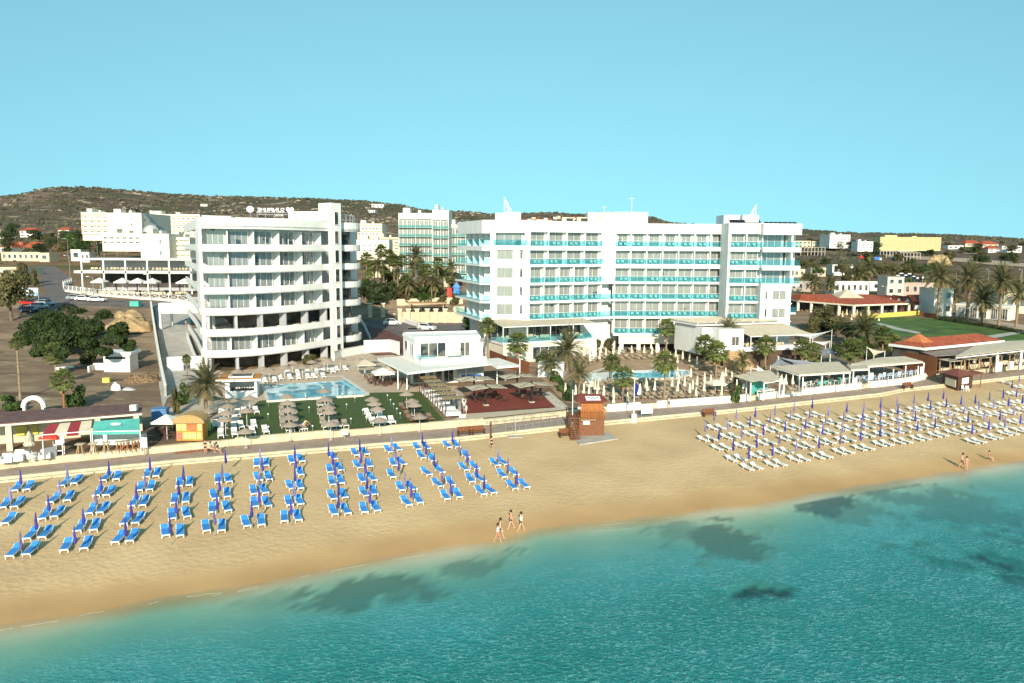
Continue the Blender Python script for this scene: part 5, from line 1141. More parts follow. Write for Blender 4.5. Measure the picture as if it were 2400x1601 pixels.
# ---------------------------------------------------------------- house above the pool
def terrace_house():
    o = thing('terrace_house', 'white flat-roofed two-storey pool house with sliding glass doors and balcony', 'house'); z = gz_at(1000, 880)
    A = G(975,872,z); Y0 = 119.3
    c = [AT(944,700,Y0+6.5), AT(972,700,Y0), AT(1125,700,Y0+3.2), AT(1117,700,Y0+10)]
    L0, L1, L2, L3 = [(p.x, p.y) for p in c]; zt = AT(972,790,Y0).z; zr = zt
    M, L = frame_of(L1, L2); M2, LL = frame_of(L0, L1)
    zb = AT(1050,838,Y0+1).z; b = MB(); poly = [L0, L1, L2, L3]; b.prism(poly, z-1, zr-0.6); b.build('wall', WHITE, o)
    b = MB(); cx = sum(p[0] for p in poly)/4; cy = sum(p[1] for p in poly)/4
    b.prism([(cx+(x-cx)*1.02, cy+(y-cy)*1.02) for x, y in poly], zr-0.6, zr-0.22); b.strip([L0, L1, L2, L3, L0], zr-0.22, zr, 0.25); b.build('roof', WHITE2, o)
    window_part(o, M, L*0.07, L*0.47, zb, zb+2.35, -0.03, PANED, div=3, fr=0.1); window_part(o, M, L*0.68, L*0.84, zb, zb+2.3, -0.03, PANED, div=2, fr=0.1)
    window_part(o, M2, LL*0.12, LL*0.42, zb+0.6, zb+2.2, -0.03, PANED, div=1, fr=0.1); window_part(o, M2, LL*0.62, LL*0.92, zb+0.1, zb+2.1, -0.03, PANED, div=2, fr=0.1)
    # balcony box
    b = MB(); b.box(0.3, L*1.02, -3.0, -0.05, zb-1.3, zb-0.05, 0, M); b.box(0.3, L*0.18, -3.0, -2.8, zb-0.05, zb+0.25, 0, M); b.box(L*0.18, L*1.02, -3.0, -2.85, zb-0.05, zb+0.25, 0, M); b.box(L*0.92, L*1.02, -1.0, -0.05, zb-0.05, zb+2.2, 0, M); b.build('balcony', WHITE2, o)
    b = MB(); b.box(0.3, L*0.24, -2.95, -2.92, zb, zb+0.85, 0, M); b.box(0.3, 0.34, -2.9, -0.1, zb, zb+0.85, 0, M); b.build('glass_railing', CLEARG, o)
    b = MB(); b.box(L*0.45, L*0.66, -1.9, -1.2, zb+0.7, zb+0.75, 0, M)
    for x in (0.46, 0.65):
        for y in (-1.85, -1.3): b.box(L*x, L*x+0.05, y, y+0.05, zb, zb+0.7, 0, M)
    b.build('balcony_table', METAL, o)
    # ground floor glass
    M3, L3_ = frame_of((L1[0]-0.6, L1[1]-0.5), (L2[0]+0.6, L2[1]-0.5)); b = MB(); b.box(0, L3_, 0, 3.0, z-0.5, zb-1.35, 0, M3); b.build('lower_wall', WHITE, o)
    for a, c_ in ((0.02, 0.2), (0.24, 0.42), (0.44, 0.58)): window_part(o, M3, L3_*a, L3_*c_, z+0.05, zb-1.75, -0.03, PANED, div=2, fr=0.08)
    b = MB(); b.box(L3_*0.64, L3_*0.98, -0.5, -0.02, z, z+1.25, 0, M3); b.build('bar_counter', WHITE2, o); b = MB(); b.box(L3_*0.68, L3_*0.96, -0.56, -0.5, z+0.35, z+1.1, 0, M3); b.build('blue_panel', BLUEP, o)
    b = MB(); b.box(L3_*0.62, L3_*0.99, -0.06, -0.02, z+1.4, zb-1.5, 0, M3); b.build('serving_hatch', GREYW, o)
    return z, zb, M, L
HZ, HZB, HM, HL = terrace_house()
def awning(name, label, corners, z, m, posts, th=0.16, drop=0.0, beam=WHITE2, zs=None, ground_z=None):
    """flat shade roof on posts; corners measured at height z above its own ground"""
    o = thing(name, label, 'awning'); gz = ground_z if ground_z is not None else gz_at(*posts[0]); P = []
    for i, (x, y) in enumerate(corners): P.append(G(x, y, gz+(zs[i] if zs else z)))
    b = MB(); n = len(P); b.add([p for p in P]+[p+Vector((0,0,th)) for p in P], [tuple(reversed(range(n))), tuple(range(n, 2*n))]+[(i,(i+1)%n,n+(i+1)%n,n+i) for i in range(n)]); b.build('shade', m, o)
    b = MB()
    for i in range(n):
        p, q = P[i], P[(i+1)%n]; b.tube(p-Vector((0,0,0.07)), q-Vector((0,0,0.07)), 0.09, n=4)
    b.build('beam', beam, o)
    for (x, y) in posts:
        p = S(x, y) if ground_z is None else G(x, y, ground_z); b = MB(); zz = min(gz+(zs[0] if zs else z), gz+z)
        # height of the roof plane above the post
        nrm = (P[1]-P[0]).cross(P[2]-P[0]); zr = P[0].z-(nrm.x*(p.x-P[0].x)+nrm.y*(p.y-P[0].y))/nrm.z if abs(nrm.z) > 1e-6 else zz
        b.box(-0.08, 0.08, -0.08, 0.08, 0, max(1.5, zr-p.z), 0, Matrix.Translation(p)); b.build('post', beam, o)
    return o
awning('canopy', 'white L-shaped canopy roof wrapping the pool house on slim white posts', [(885,842),(945,836),(990,858),(1140,843),(1168,841),(1218,858),(1165,862),(1150,854),(955,876)], 3.0, CANVAW, [(933,912),(954,914),(1017,900),(1092,895),(1165,900),(1218,884),(905,880),(1184,892)], ground_z=HZ+0.05)
# ---------------------------------------------------------------- the beach: sunbeds and parasols
YAW = math.atan2(CV.y, CV.x)-R(90)        # beds point their heads inland
def sunbed_proto(name, label, fabric, frame):
    """head toward +Y, raised a little"""
    o = thing(name, label, 'sunbed'); b = MB()
    for x in (-0.31, 0.27): b.box(x, x+0.045, -0.95, 0.45, 0.27, 0.33); M = Matrix.Translation((0,0.45,0.30)) @ Matrix.Rotation(R(24), 4, 'X'); b.box(x, x+0.045, 0, 0.62, -0.03, 0.03, 0, M)
    b.box(-0.31, 0.315, -1.0, -0.93, 0.24, 0.34); b.box(-0.27,0.27,0.60,0.64,-0.035,0.035,0,M)
    b.build('frame', frame, o)
    for x in (-0.30, 0.25):
        for y in (-0.86, 0.40): b = MB(); b.box(x, x+0.055, y, y+0.07, 0, 0.28); b.build('leg', frame, o)
    b = MB(); b.box(-0.265, 0.265, -0.93, 0.45, 0.33, 0.365 if fabric is BLUE else 0.345); b.build('seat', fabric, o)
    b = MB(); b.box(-0.265, 0.265, 0.0, 0.60, 0.03, 0.065, 0, M); b.build('backrest', fabric, o)
    return o
SLAT = mat('slatted_white_plastic', (0.82,0.79,0.70), var=0.22, scale=5, streak=(0.3,6,1), rough=0.5, obj_rand=0.05)
BB = Proto(sunbed_proto('sunbed', 'x', BLUE, PLASTIC)); WB = Proto(sunbed_proto('sunbed', 'x', SLAT, PLASTIC))
def parasol_proto(m, h=2.35, name='closed_parasol', r=0.135, z0=0.95):
    o = thing(name, 'x', 'parasol'); b = MB(); b.tube((0,0,-0.2), (0,0,h), 0.025, n=6); b.build('pole', METAL, o)
    b = MB(); b.lathe([(0.05,z0),(r*0.9,z0+0.12),(r,z0+0.3),(r*0.72,z0+0.55),(r*0.66,z0+0.62),(r*0.72,z0+0.7),(r*0.42,h-0.25),(0.03,h)], 10, wob=0.16); b.build('canopy', m, o); return o
UP = Proto(parasol_proto(PURPLE)); UF = Proto(parasol_proto(PURPLE2))
def near_place(p): return Vector((p.x, p.y, beach_z(p.x, p.y)))
A1 = lambda x, y: (x*.2041, 1000+y*.2041)
A2 = lambda x, y: (380+x*.2127, 980+y*.2127)
A3 = lambda x, y: (800+x*.2127, 980+y*.2127)
COLS = [
 (A1, [(230,490),(108,665)], [[(195,680),(330,670)],[(60,870),(205,860)],[None,(100,1045)]]),
 (A1, [(765,435),(675,605),(550,780),(405,985),(230,1205)], [[(745,625),(880,600)],[(620,810),(790,790)],[(515,995),(665,970)],[(355,1215),(525,1200)],[(160,1410),(355,1390)]]),
 (A1, [(1245,395),(1155,565),(1095,720),(950,930),(850,1140)], [[(1220,565),(1345,555)],[(1130,735),(1255,730)],[(1050,935),(1185,925)],[(920,1130),(1090,1120)],[(760,1345),(990,1325)]]),
 (A1, [(1718,345),(1658,515),(1560,660),(1500,850),(1435,1055)], [[(1690,530),(1800,520)],[(1610,680),(1730,670)],[(1540,850),(1655,845)],[(1450,1050),(1590,1040)],[(1365,1255),(1520,1240)]]),
 (A2, [(230,520),(178,680),(150,870),(80,1080)], [[(190,700),(300,690)],[(135,880),(262,870)],[(105,1050),(265,1030)],[(30,1230),(195,1230)]]),
 (A2, [(695,350),(658,500),(628,640),(600,830),(572,990)], [[],[(615,660),(725,655)],[(570,835),(715,815)],[(550,980),(710,965)],[(480,1180),(655,1175)]]),
 (A2, [(1078,335),(1103,430),(1063,580),(1068,760),(983,915)], [[(1040,485),(1145,480)],[(1055,640),(1168,630)],[(1005,785),(1120,775)],[(1015,920),(1150,915)],[(920,1130),(1090,1115)]]),
 (A2, [(1460,300),(1468,400),(1460,535),(1452,690),(1417,890)], [[(1425,450),(1525,435)],[None,(1520,580)],[(1410,730),(1515,725)],[(1395,905),(1510,895)],[(1345,1075),(1490,1065)]]),
 (A2, [(1832,275),(1880,370),(1905,480),(1943,690),(1940,820)], [[None,(1885,410)],[(1845,550),(1955,530)],[(1870,685),(1965,670)],[(1870,840),(1995,825)],[(1885,1005),(2020,995)]]),
 (A3, [(203,230),(215,350),(265,460),(282,620),(315,770)], [[(150,370),(258,360)],[(180,505),(305,490)],[(228,655),(335,640)],[(250,805),(355,790)],[(245,980),(375,965)]]),
 (A3, [(552,205),(598,310),(630,430),(700,590),(770,710)], [[(520,335),(612,315)],[(570,480),(660,470)],[(550,605),None],[(650,745),(765,740)],[(715,905),(848,880)]]),
 (A3, [(893,155),(935,260),(1022,380),(1110,545),(1205,670)], [[(830,305),(930,300)],[(880,400),(1000,430)],[(935,580),(1080,555)],[(1058,705),(1200,690)],[(1145,840),(1280,820)]]),
 (A3, [(1225,135),(1300,240),(1385,345),(1490,490),(1575,620)], [[(1165,285),(1265,280)],[None,(1370,390)],[(1350,530),(1465,515)],[(1420,655),(1525,650)],[(1535,790),(1640,775)]]),
 (A3, [(1728,320),(1840,440),(1935,575)], [[(1690,480),(1780,470)],[(1770,605),(1895,580)],[(1880,730),(2010,715)]]),
]
for ci, (tr, tips, rows) in enumerate(COLS):
    cn = ORD[ci]
    for ri, (x, y) in enumerate(tips):
        p = S(*tr(x, y), up=2.35); p = near_place(p)
        (UF if rnd.random() < 0.18 else UP).put(p, rnd.uniform(0,6), f'closed violet parasol, {ORD[ri]} from the promenade in the {cn} column from the left', 'closed violet parasols over the blue sunbeds')
    for ri, row in enumerate(rows):
        for si, q in enumerate(row):
            if q is None: continue
            p = near_place(S(*tr(*q), up=0.42)); side = ('left', 'right')[si]
            both = len([k for k in row if k]) == 2
            lab = f'{side} blue sunbed in the {ORD[ri]} pair from the promenade, {cn} column from the left' if both else f'single blue sunbed in row {ORD[ri]} from the promenade, {cn} column from the left'
            BB.put(p, YAW+R(rnd.uniform(-6,6))+R(-9 if ci < 4 else 0), lab, 'blue sunbeds on the sand')
A4 = lambda x, y: (1600+x*.1722, 860+y*.1722)
A5 = lambda x, y: (1960+x*.18716, 840+y*.18716)
WROWS = [
 ([(435,590),(735,565),(993,545),(1262,515),(1523,465),(1770,430)], []),
 ([(312,730),(620,700),(922,665),(1195,620),(1470,590),(1730,560),(1990,525)], [(137,553),(352,540),(562,497),(768,475),(980,445),(1157,420),(1348,395)]),
 ([(497,835),(808,810),(1105,775),(1402,725),(1678,690),(1948,645)], [(98,660),(338,640),(560,605),(778,570),(978,550),(1187,520),(1385,490),(1572,460),(1748,450),(1927,410),(2098,385),(2265,370)]),
 ([(693,975),(1013,935),(1323,885),(1620,815),(1910,770)], [(85,790),(325,740),(558,720),(775,690),(998,655),(1205,635),(1412,600),(1610,565),(1792,510),(1980,500),(2165,480),(2340,450)]),
 ([(908,1080),(1232,1040),(1552,980),(1860,945)], [(57,925),(312,885),(558,838),(793,810),(1025,775),(1245,735),(1460,705),(1657,675),(1862,640),(2058,645),(2230,590)]),
 ([], [(1710,810),(1918,765),(2122,720),(2315,690)]),
 ([], [(2207,270),(2300,195)]),
]
RN = ['back row by the promenade', 'second row from the promenade', 'third row from the promenade', 'fourth row from the promenade', 'fifth row from the promenade', 'front right row nearest the sea', 'far right row behind the kiosk']
for ri, (r4, r5) in enumerate(WROWS):
    for ti, q in enumerate([A4(*a) for a in r4]+[A5(*a) for a in r5]):
        p = near_place(S(*q, up=2.35)); n = ORD[ti]
        (UF if rnd.random() < 0.4 else UP).put(p, rnd.uniform(0,6), f'{n} closed violet parasol from the left, {RN[ri]} of white sunbeds', 'closed violet parasols over the white sunbeds')
        for s_, side in ((-1,'left'), (1,'right')):
            c = p+CU*0.62*s_-CV*0.55; c.z = beach_z(c.x, c.y)
            WB.put(c, YAW+R(rnd.uniform(-4,4)), f'{side} white sunbed under the {n} parasol from the left, {RN[ri]}', 'white slatted sunbeds on the sand', sc=0.87)
p = near_place(G(*A5(2130,310), 1.5)); WB.put(p, YAW, 'lone white sunbed with no parasol, behind the kiosk', 'white slatted sunbeds on the sand')
# benches along the promenade steps
def bench():
    o = thing('wooden_bench', 'x', 'bench'); b = MB(); b.box(-0.95,0.95,-0.3,0.22,0.40,0.46); b.build('seat', WOODB, o); b = MB(); b.box(-0.95,0.95,0.22,0.28,0.42,1.0); b.build('backrest', WOODB, o)
    b = MB(); b.box(-0.95,-0.88,-0.3,0.28,0,0.62); b.box(0.88,0.95,-0.3,0.28,0,0.62); b.build('side_frame', WOODD, o); return o
BN = Proto(bench())
for (x, y, l) in [(434,1080,'brown wooden box bench at the sand edge, left of a pair near the menu kiosk'),(474,1076,'brown wooden box bench at the sand edge, right of a pair near the menu kiosk'),(1091,1020,'brown box bench beside the last blue sunbeds, left of a pair'),(1118,1018,'brown box bench beside the last blue sunbeds, right of a pair'),(1328,1024,'brown box bench on the sand just left of the lifeguard tower'),(1662,969,'brown bench by the step behind the first white sunbeds'),(2127,911,'brown bench on the promenade edge left of the brown kiosk')]:
    p = S(x, y); 
    if y in (1080,1076): p = G(x, y, 1.0)
    BN.put(near_place(p) if p.y < pf(p.x) else p, R(23), l, 'brown wooden benches along the promenade')
# ---------------------------------------------------------------- lifeguard tower
def lifeguard_tower():
    c = S(1385, 1022); o = thing('lifeguard_tower', 'two-storey brown wooden lifeguard tower with outside stairs, on the sand', 'lifeguard tower', c, R(2))
    z = 0; b = MB(); b.box(-1.4,1.45,0,2.9,-0.3,2.45); b.build('lower_hut', WOODB, o)
    b = MB(); b.box(-2.4,1.6,-0.15,3.1,2.45,2.6); b.build('deck', WOODB, o)
    b = MB(); b.box(-1.15,1.35,0.3,2.7,2.6,4.9); b.build('upper_cabin', WOODO, o)
    b = MB(); b.slab((-1.7,-0.35,4.85),(1.75,-0.35,4.85),(1.2,1.6,5.45),(-1.2,1.6,5.45),0.08); b.slab((-1.7,3.3,4.85),(-1.7,-0.35,4.85),(-1.2,1.6,5.45),(-1.2,1.7,5.45),0.08); b.slab((1.75,-0.35,4.85),(1.75,3.3,4.85),(1.2,1.7,5.45),(1.2,1.6,5.45),0.08); b.slab((1.75,3.3,4.85),(-1.7,3.3,4.85),(-1.2,1.7,5.45),(1.2,1.7,5.45),0.08); b.build('roof', mat('maroon_roof', (0.20,0.05,0.035), var=0.12, scale=2), o)
    b = MB(); M = Matrix.Translation((0.15,0.25,5.14)) @ Matrix.Rotation(R(17), 4, 'X'); b.box(-0.75,0.85,-0.35,0.75,0.0,0.04,0,M); sg = b.build('roof_sign', SIGNW, o); b = MB(); [b.box(x,x+w_,y,y+0.12,0.041,0.05,0,M) for x, y, w_ in ((-0.55,0.3,0.3),(-0.1,0.36,0.28),(0.35,0.3,0.32),(-0.2,0.05,0.2),(0.1,0.0,0.25))]; b.build('worn_marks', BLACK, sg)
    b = MB(); [b.box(-1.1+i*0.17,-1.02+i*0.17,-0.14,-0.06,2.6,3.5) for i in range(16)]; b.box(-1.2,1.6,-0.16,-0.04,3.5,3.6); b.box(1.5,1.58,-0.1,3,3.5,3.6); b.build('railing', WOODO, o)
    b = MB(); b.box(-1.2,-1.15,0.7,2.0,3.3,4.5); b.build('side_window', PANED, o)
    b = MB()
    for i in range(12): b.box(-2.35,-1.45,-1.9+i*0.21,-1.62+i*0.21,0.02+i*0.21,0.10+i*0.21); 
    b.build('stairs', mat('stair_wood', (0.24,0.11,0.06), var=0.15, scale=3), o)
    b = MB(); b.add([(-2.42,-2.0,0),(-2.42,2.9,0),(-2.42,2.9,2.45),(-2.42,0.55,2.45)], [(0,1,2,3),(3,2,1,0)]); b.v += [(x-0.05,y,z_) for x,y,z_ in b.v[:4]]; b.f += [(4,7,6,5),(0,3,7,4)]; b.m += [0,0]; b.build('stair_side', WOODB, o)
    b = MB(); b.tube((-2.4,-1.9,0.9),(-2.4,0.5,3.4),0.035); b.tube((-1.42,-1.9,0.9),(-1.42,0.5,3.4),0.035); [b.tube((x,y,zz),(x,y,zz+0.9),0.03) for x in (-2.4,-1.42) for y, zz in ((-1.9,0),(-0.7,1.25),(0.5,2.5))]; b.tube((-2.4,0.5,3.4),(-2.4,2.9,3.4),0.035); b.tube((-2.4,2.9,2.5),(-2.4,2.9,3.4),0.03); b.build('handrail', WOODB, o)
    b = MB(); b.box(-0.9,-0.15,-0.06,-0.01,1.65,2.2); b.build('notice_board', SIGNW, o)
    b = MB(); b.box(-1.2,0.4,-0.5,0.0,2.32,2.42); b.build('front_shelf', WOODP, o)
    b = MB(); b.lathe([(0.05,0),(0.16,0.05),(0.2,0.16),(0.16,0.26),(0.05,0.32)], 12, c=(0,0,0)); k = b.build('life_ring', SIGNW, o); k.location = (-1.35,0.2,3.9); k.rotation_euler = (R(80),0,R(10))
    q = [S(1345,1032), S(1385,1052), S(1460,1035), S(1425,1022)]; b = MB(); b.prism([(p.x,p.y) for p in [S(1342,1020), S(1358,1044), S(1448,1030), S(1424,1014)]], c.z-0.2, c.z+0.06)
    tag(b.build('concrete_pad', CONC), kind='structure')
lifeguard_tower()
bpy.data.objects['lifeguard_tower'].scale = (1.1,1.1,0.87)
def flagpole(px, py, pt, label, flag=None, foot=0):
    p = S(px, py); o = thing('flagpole', label, 'flagpole', p); h = AT(px, pt, p.y).z-p.z; b = MB(); b.tube((0,0,0),(0,0,h),0.07,0.045,8); b.build('pole', SIGNW, o)
    if foot: b = MB(); b.box(-0.3,0.3,-0.3,0.3,-0.2,1.1); b.build('plinth', WHW, o)
    if flag:
        b = MB(); n = 8
        for i in range(n): x0, x1 = 0.08+i*0.05, 0.08+(i+1)*0.05; b.slab((x0,0.06*math.sin(i*1.3),h-2.6+0.10*i),(x1,0.06*math.sin((i+1)*1.3),h-2.6+0.10*(i+1)),(x1,0.06*math.sin((i+1)*1.3),h-0.5-0.07*i),(x0,0.06*math.sin(i*1.3),h-0.5-0.07*i),0.01)
        b.build('flag', flag, o)
flagpole(1341,1014,913,'plain white flagpole just left of the lifeguard tower')
flagpole(1485,990,885,'white flagpole with a hanging blue flag and white plinth, by the short wall', mat('blue_flag', (0.03,0.08,0.42), var=0.1, scale=3), 1)
def board(px, py, w, h, label, m=SIGNW, legs=1, z0=0.9, rz=20, name='sign_board', cat='sign', txt=None, col_=None, size=0.3):
    p = S(px, py); o = thing(name, label, cat, p, R(rz)); b = MB(); b.box(-w/2,w/2,-0.03,0.03,z0,z0+h); b.build('panel', m, o); b = MB()
    for x in ([0] if legs == 1 else [-w/2+0.05, w/2-0.05]): b.box(x-0.04,x+0.04,0.031,0.09,0,z0+h*0.6)
    b.build('post', METAL, o)
    if txt: text('lettering', txt, size, col_ or BLACK, o, (0,-0.035,z0+h/2), (R(90),0,0), 0.004)
    return o
board(1516,978,1.7,1.25,'large blank white sign board standing at the promenade step, right of the blue flag',legs=2,z0=0.5)
board(808,1014,0.75,0.42,'small white sign on a post at the edge of the turf',z0=0.5)
board(1084,985,0.8,0.45,'small white sign beside the canopy beds and the red deck',z0=0.3)
board(1497,938,0.5,0.75,'white board on a post behind the short wall, left of the bicycles',z0=0.8)
board(488,1012,0.6,1.3,'slanted green-and-white poster board beside the orange menu kiosk',m=LIME,z0=0.15)
board(338,1052,0.75,1.1,'white two-sided sign on a wooden post at the promenade wall, below the teal awning',z0=0.9,rz=-10)
board(1742,925,0.35,0.75,'white notice on the white post left of the massage pavilion',z0=0.9)
board(2281,875,0.5,0.9,'blue-and-white board on a pole beside the brown kiosk',z0=1.4)
# ---------------------------------------------------------------- people
def person(px, py, rz, pose, label, hair=HAIRD, top=None, bottom=CLOTHB, h=1.66, z=None, sc=1.0):
    p = S(px, py) if z is None else G(px, py, z); 
    if z is None and p.y < pf(p.x): p = near_place(p)
    o = thing('person', label, 'person', p, rz); s = h/1.70
    st = {'walk': 0.26, 'stand': 0.07, 'bend': 0.16, 'sit': 0.1}[pose]; hipz = 0.88 if pose != 'sit' else 0.50
    lean = {'bend': 0.75, 'walk': 0.06, 'stand': 0.0, 'sit': -0.05}[pose]
    V, E, RR = [], [], []
    def v(x, y, z_, r, par=None):
        V.append((x*s, y*s, z_*s)); RR.append(r*s); 
        if par is not None: E.append((par, len(V)-1))
        return len(V)-1
    def up(d, y=0): return (y-d*math.sin(lean)), hipz+d*math.cos(lean)
    y_, z_ = up(0); pel = v(0, y_, z_, 0.13); y_, z_ = up(0.16); wa = v(0, y_, z_, 0.105, pel); y_, z_ = up(0.36); ch = v(0, y_, z_, 0.125, wa); y_, z_ = up(0.50); nk = v(0, y_, z_, 0.055, ch); y_, z_ = up(0.60); hd = v(0, y_-0.01, z_, 0.085, nk); y_, z_ = up(0.70); he = v(0, y_-0.015, z_, 0.10, hd); y_, z_ = up(0.77); v(0, y_, z_, 0.07, he); y_, z_ = up(0.63); v(0, y_-0.105, z_, 0.018, hd)
    for sg in (-1, 1):
        f = st*sg
        if pose == 'sit':
            hp = v(0.09*sg, 0, hipz-0.02, 0.095, pel); kn = v(0.11*sg, -0.42, hipz, 0.062, hp); an = v(0.11*sg, -0.46, 0.08, 0.04, kn)
        else:
            hp = v(0.09*sg, 0, hipz-0.09, 0.09, pel); kn = v(0.09*sg, -f*0.55-0.02, hipz*0.52, 0.058, hp); an = v(0.09*sg, -f*1.05+(0.05 if f < 0 else 0), 0.08, 0.036, kn)
        ft = v(0.10*sg, V[an][1]/s-0.15, 0.035, 0.032, an)
        y_, z_ = up(0.44); sh = v(0.185*sg, y_, z_, 0.052, ch)
        if pose == 'bend': el = v(0.24*sg, y_-0.22, z_-0.22, 0.038, sh); wr = v(0.20*sg, y_-0.42, z_-0.34, 0.026, el); hdv = (0, -0.7, -0.7)
        elif pose == 'sit': el = v(0.24*sg, y_-0.08, z_-0.26, 0.038, sh); wr = v(0.15*sg, y_-0.30, z_-0.34, 0.026, el); hdv = (0, -1, 0)
        else: el = v(0.25*sg, y_+f*0.35, z_-0.27, 0.038, sh); wr = v(0.25*sg, y_+f*0.75-0.08, z_-0.50, 0.026, el); hdv = (0, -0.25, -0.95)
        d = Vector(hdv).normalized(); w0 = Vector(V[wr])/s; pm = v(*(w0+d*0.07), 0.030, wr)
        for k, (ox, l) in enumerate(((-0.026,0.065),(-0.009,0.078),(0.009,0.072),(0.026,0.055))):
            q = w0+d*0.10+Vector((0,ox,0)) if pose != 'sit' else w0+d*0.10+Vector((ox,0,0)); k1 = v(*q, 0.0095, pm); v(*(q+d*l+Vector((-sg*0.012,0,0))), 0.008, k1)
        q = w0+d*0.05+Vector((-sg*0.02,-0.035,0)); k1 = v(*q, 0.011, pm); v(*(q+d*0.045+Vector((0,-0.012,0))), 0.009, k1)
    me = bpy.data.meshes.new('body'); me.from_pydata(V, E, []); ob = bpy.data.objects.new('body', me); col.objects.link(ob)
    m = ob.modifiers.new('skin', 'SKIN'); 
    for i, sv in enumerate(me.skin_vertices[0].data): sv.radius = (RR[i]*(1.0), RR[i]*(0.85)); sv.use_root = (i == 0)
    m.use_smooth_shade = True; sb = ob.modifiers.new('sub', 'SUBSURF'); sb.levels = 1; sb.render_levels = 1
    dg = bpy.context.evaluated_depsgraph_get(); me2 = bpy.data.meshes.new_from_object(ob.evaluated_get(dg)); col.objects.unlink(ob); bpy.data.objects.remove(ob)
    me2.materials.clear(); me2.materials.append(SKIN); me2.name = 'body'; ob = bpy.data.objects.new('body', me2); col.objects.link(ob); ob.parent = o
    hv = Vector(V[5]); b = MB(); b.lathe([(0.05,-0.12),(0.108,-0.06),(0.118,0.03),(0.10,0.10),(0.04,0.145)], 10); k = b.build('hair', hair, o, smooth=True); k.location = hv+Vector((0,0.025,0.015)); k.scale = (s,s,s)
    y_, z_ = up(0); b = MB(); b.lathe([(0.145,-0.12),(0.155,-0.04),(0.145,0.05)], 12); k = b.build('swimwear' if bottom is CLOTHB else 'shorts', bottom, o, smooth=True); k.location = (0,y_*s,(z_-0.03)*s); k.scale = (s,s*0.85,s); k.rotation_euler = (lean,0,0)
    if top is not None:
        y_, z_ = up(0.30); full = top not in (CLOTHB, CLOTHR); hh = 0.24 if full else 0.07; b = MB(); b.lathe([(0.15,-hh),(0.158,-0.02),(0.155,0.10),(0.09,0.19 if full else 0.12)], 12); k = b.build('shirt' if full else 'bikini_top', top, o, smooth=True); k.location = (0,y_*s,z_*s); k.scale = (s,s*0.85,s); k.rotation_euler = (lean,0,0)
    return o
W_ = R(-90)
person(1198,1240,W_+R(10),'walk','woman-like walker in a light bikini on the wet sand, left of two',top=CLOTHR,h=1.68)
person(1222,1245,W_+R(5),'walk','walker in a white top on the wet sand, right of two',top=CLOTHW,bottom=CLOTHB,h=1.70)
person(1166,1272,R(60),'walk','nearer wader with pink swimwear standing in the shallow water',top=CLOTHW,bottom=CLOTHR,h=1.66,z=0.0)
person(1172,1262,R(70),'walk','farther wader in dark swimwear, half hidden behind the nearer one',bottom=CLOTHB,h=1.75,z=0.0)
person(1152,1057,R(200),'walk','bather in a black bikini walking on the sand beside the last blue sunbeds',top=CLOTHB,h=1.7)
person(2254,1098,R(30),'walk','taller wader at the water edge on the far right, casting a long shadow',bottom=CLOTHB,h=1.75)
person(2264,1102,R(-20),'stand','shorter person in a pink swimsuit at the water edge on the far right',top=CLOTHR,bottom=CLOTHR,h=1.55)
person(2318,1080,R(40),'sit','dark-haired figure sitting low on the wet sand at the far right',top=CLOTHB,h=1.5,z=0.05)
person(713,1010,R(60),'bend','attendant in a pale yellow shirt leaning over a grey lounger on the turf',top=CLOTHY,bottom=CLOTHW,h=1.72)
person(481,1050,R(10),'stand','person in black swimwear standing on the promenade beside a low wall',top=CLOTHB,h=1.7)
person(494,1046,R(90),'sit','seated person in red on the promenade wall, between two others',top=CLOTHR,h=1.6)
person(508,1048,R(80),'sit','seated person with bare legs by a pram on the promenade wall',top=CLOTHB,h=1.6)
person(1093,975,R(-60),'stand','person in white clothes at the corner of the red deck',top=CLOTHW,bottom=CLOTHW,h=1.65)
person(1088,968,R(40),'stand','person in dark clothes standing between the canopy beds and the red deck',top=CLOTHW,bottom=CLOTHB,h=1.7)
person(1568,957,W_,'walk','walker in dark shorts and white shirt on the promenade behind the white board',top=CLOTHW,bottom=CLOTHB,h=1.7,z=ZP)
person(1559,948,W_,'stand','person in a blue-grey top leaning by the low wall and bicycles',top=CLOTHW,bottom=CLOTHB,h=1.65,z=ZP)
person(2227,893,R(0),'stand','person in a pink shirt passing the back of the brown kiosk',top=CLOTHR,bottom=CLOTHW,h=1.7,z=ZP)
person(436,766,R(170),'walk','person in white shirt and black trousers walking on the shaded driveway',top=CLOTHW,bottom=CLOTHB,h=1.75)
# ---------------------------------------------------------------- pool terrace furniture
def round_parasol():
    o = thing('round_parasol', 'x', 'parasol'); b = MB(); b.tube((0,0,0),(0,0,2.45),0.035); b.build('pole', WHITE2, o)
    b = MB(); b.lathe([(1.12,2.02),(1.14,2.06),(0.9,2.2),(0.55,2.36),(0.2,2.5),(0.03,2.56)], 12, wob=0.03); b.build('canopy', THATCH, o); b = MB(); b.cbox((0,0,0),0.5,0.5,0.08); b.build('base', CONC, o); return o
def square_parasol(m):
    o = thing('square_parasol', 'x', 'parasol'); b = MB(); b.tube((0,0,0),(0,0,2.7),0.04); b.build('pole', WHITE2, o)
    b = MB(); s = 1.5; b.add([(-s,-s,2.15),(s,-s,2.15),(s,s,2.15),(-s,s,2.15),(0,0,2.85),(-s,-s,1.95),(s,-s,1.95),(s,s,1.95),(-s,s,1.95)], [(0,1,4),(1,2,4),(2,3,4),(3,0,4),(0,5,6,1),(1,6,7,2),(2,7,8,3),(3,8,5,0)]); b.build('canopy', m, o); return o
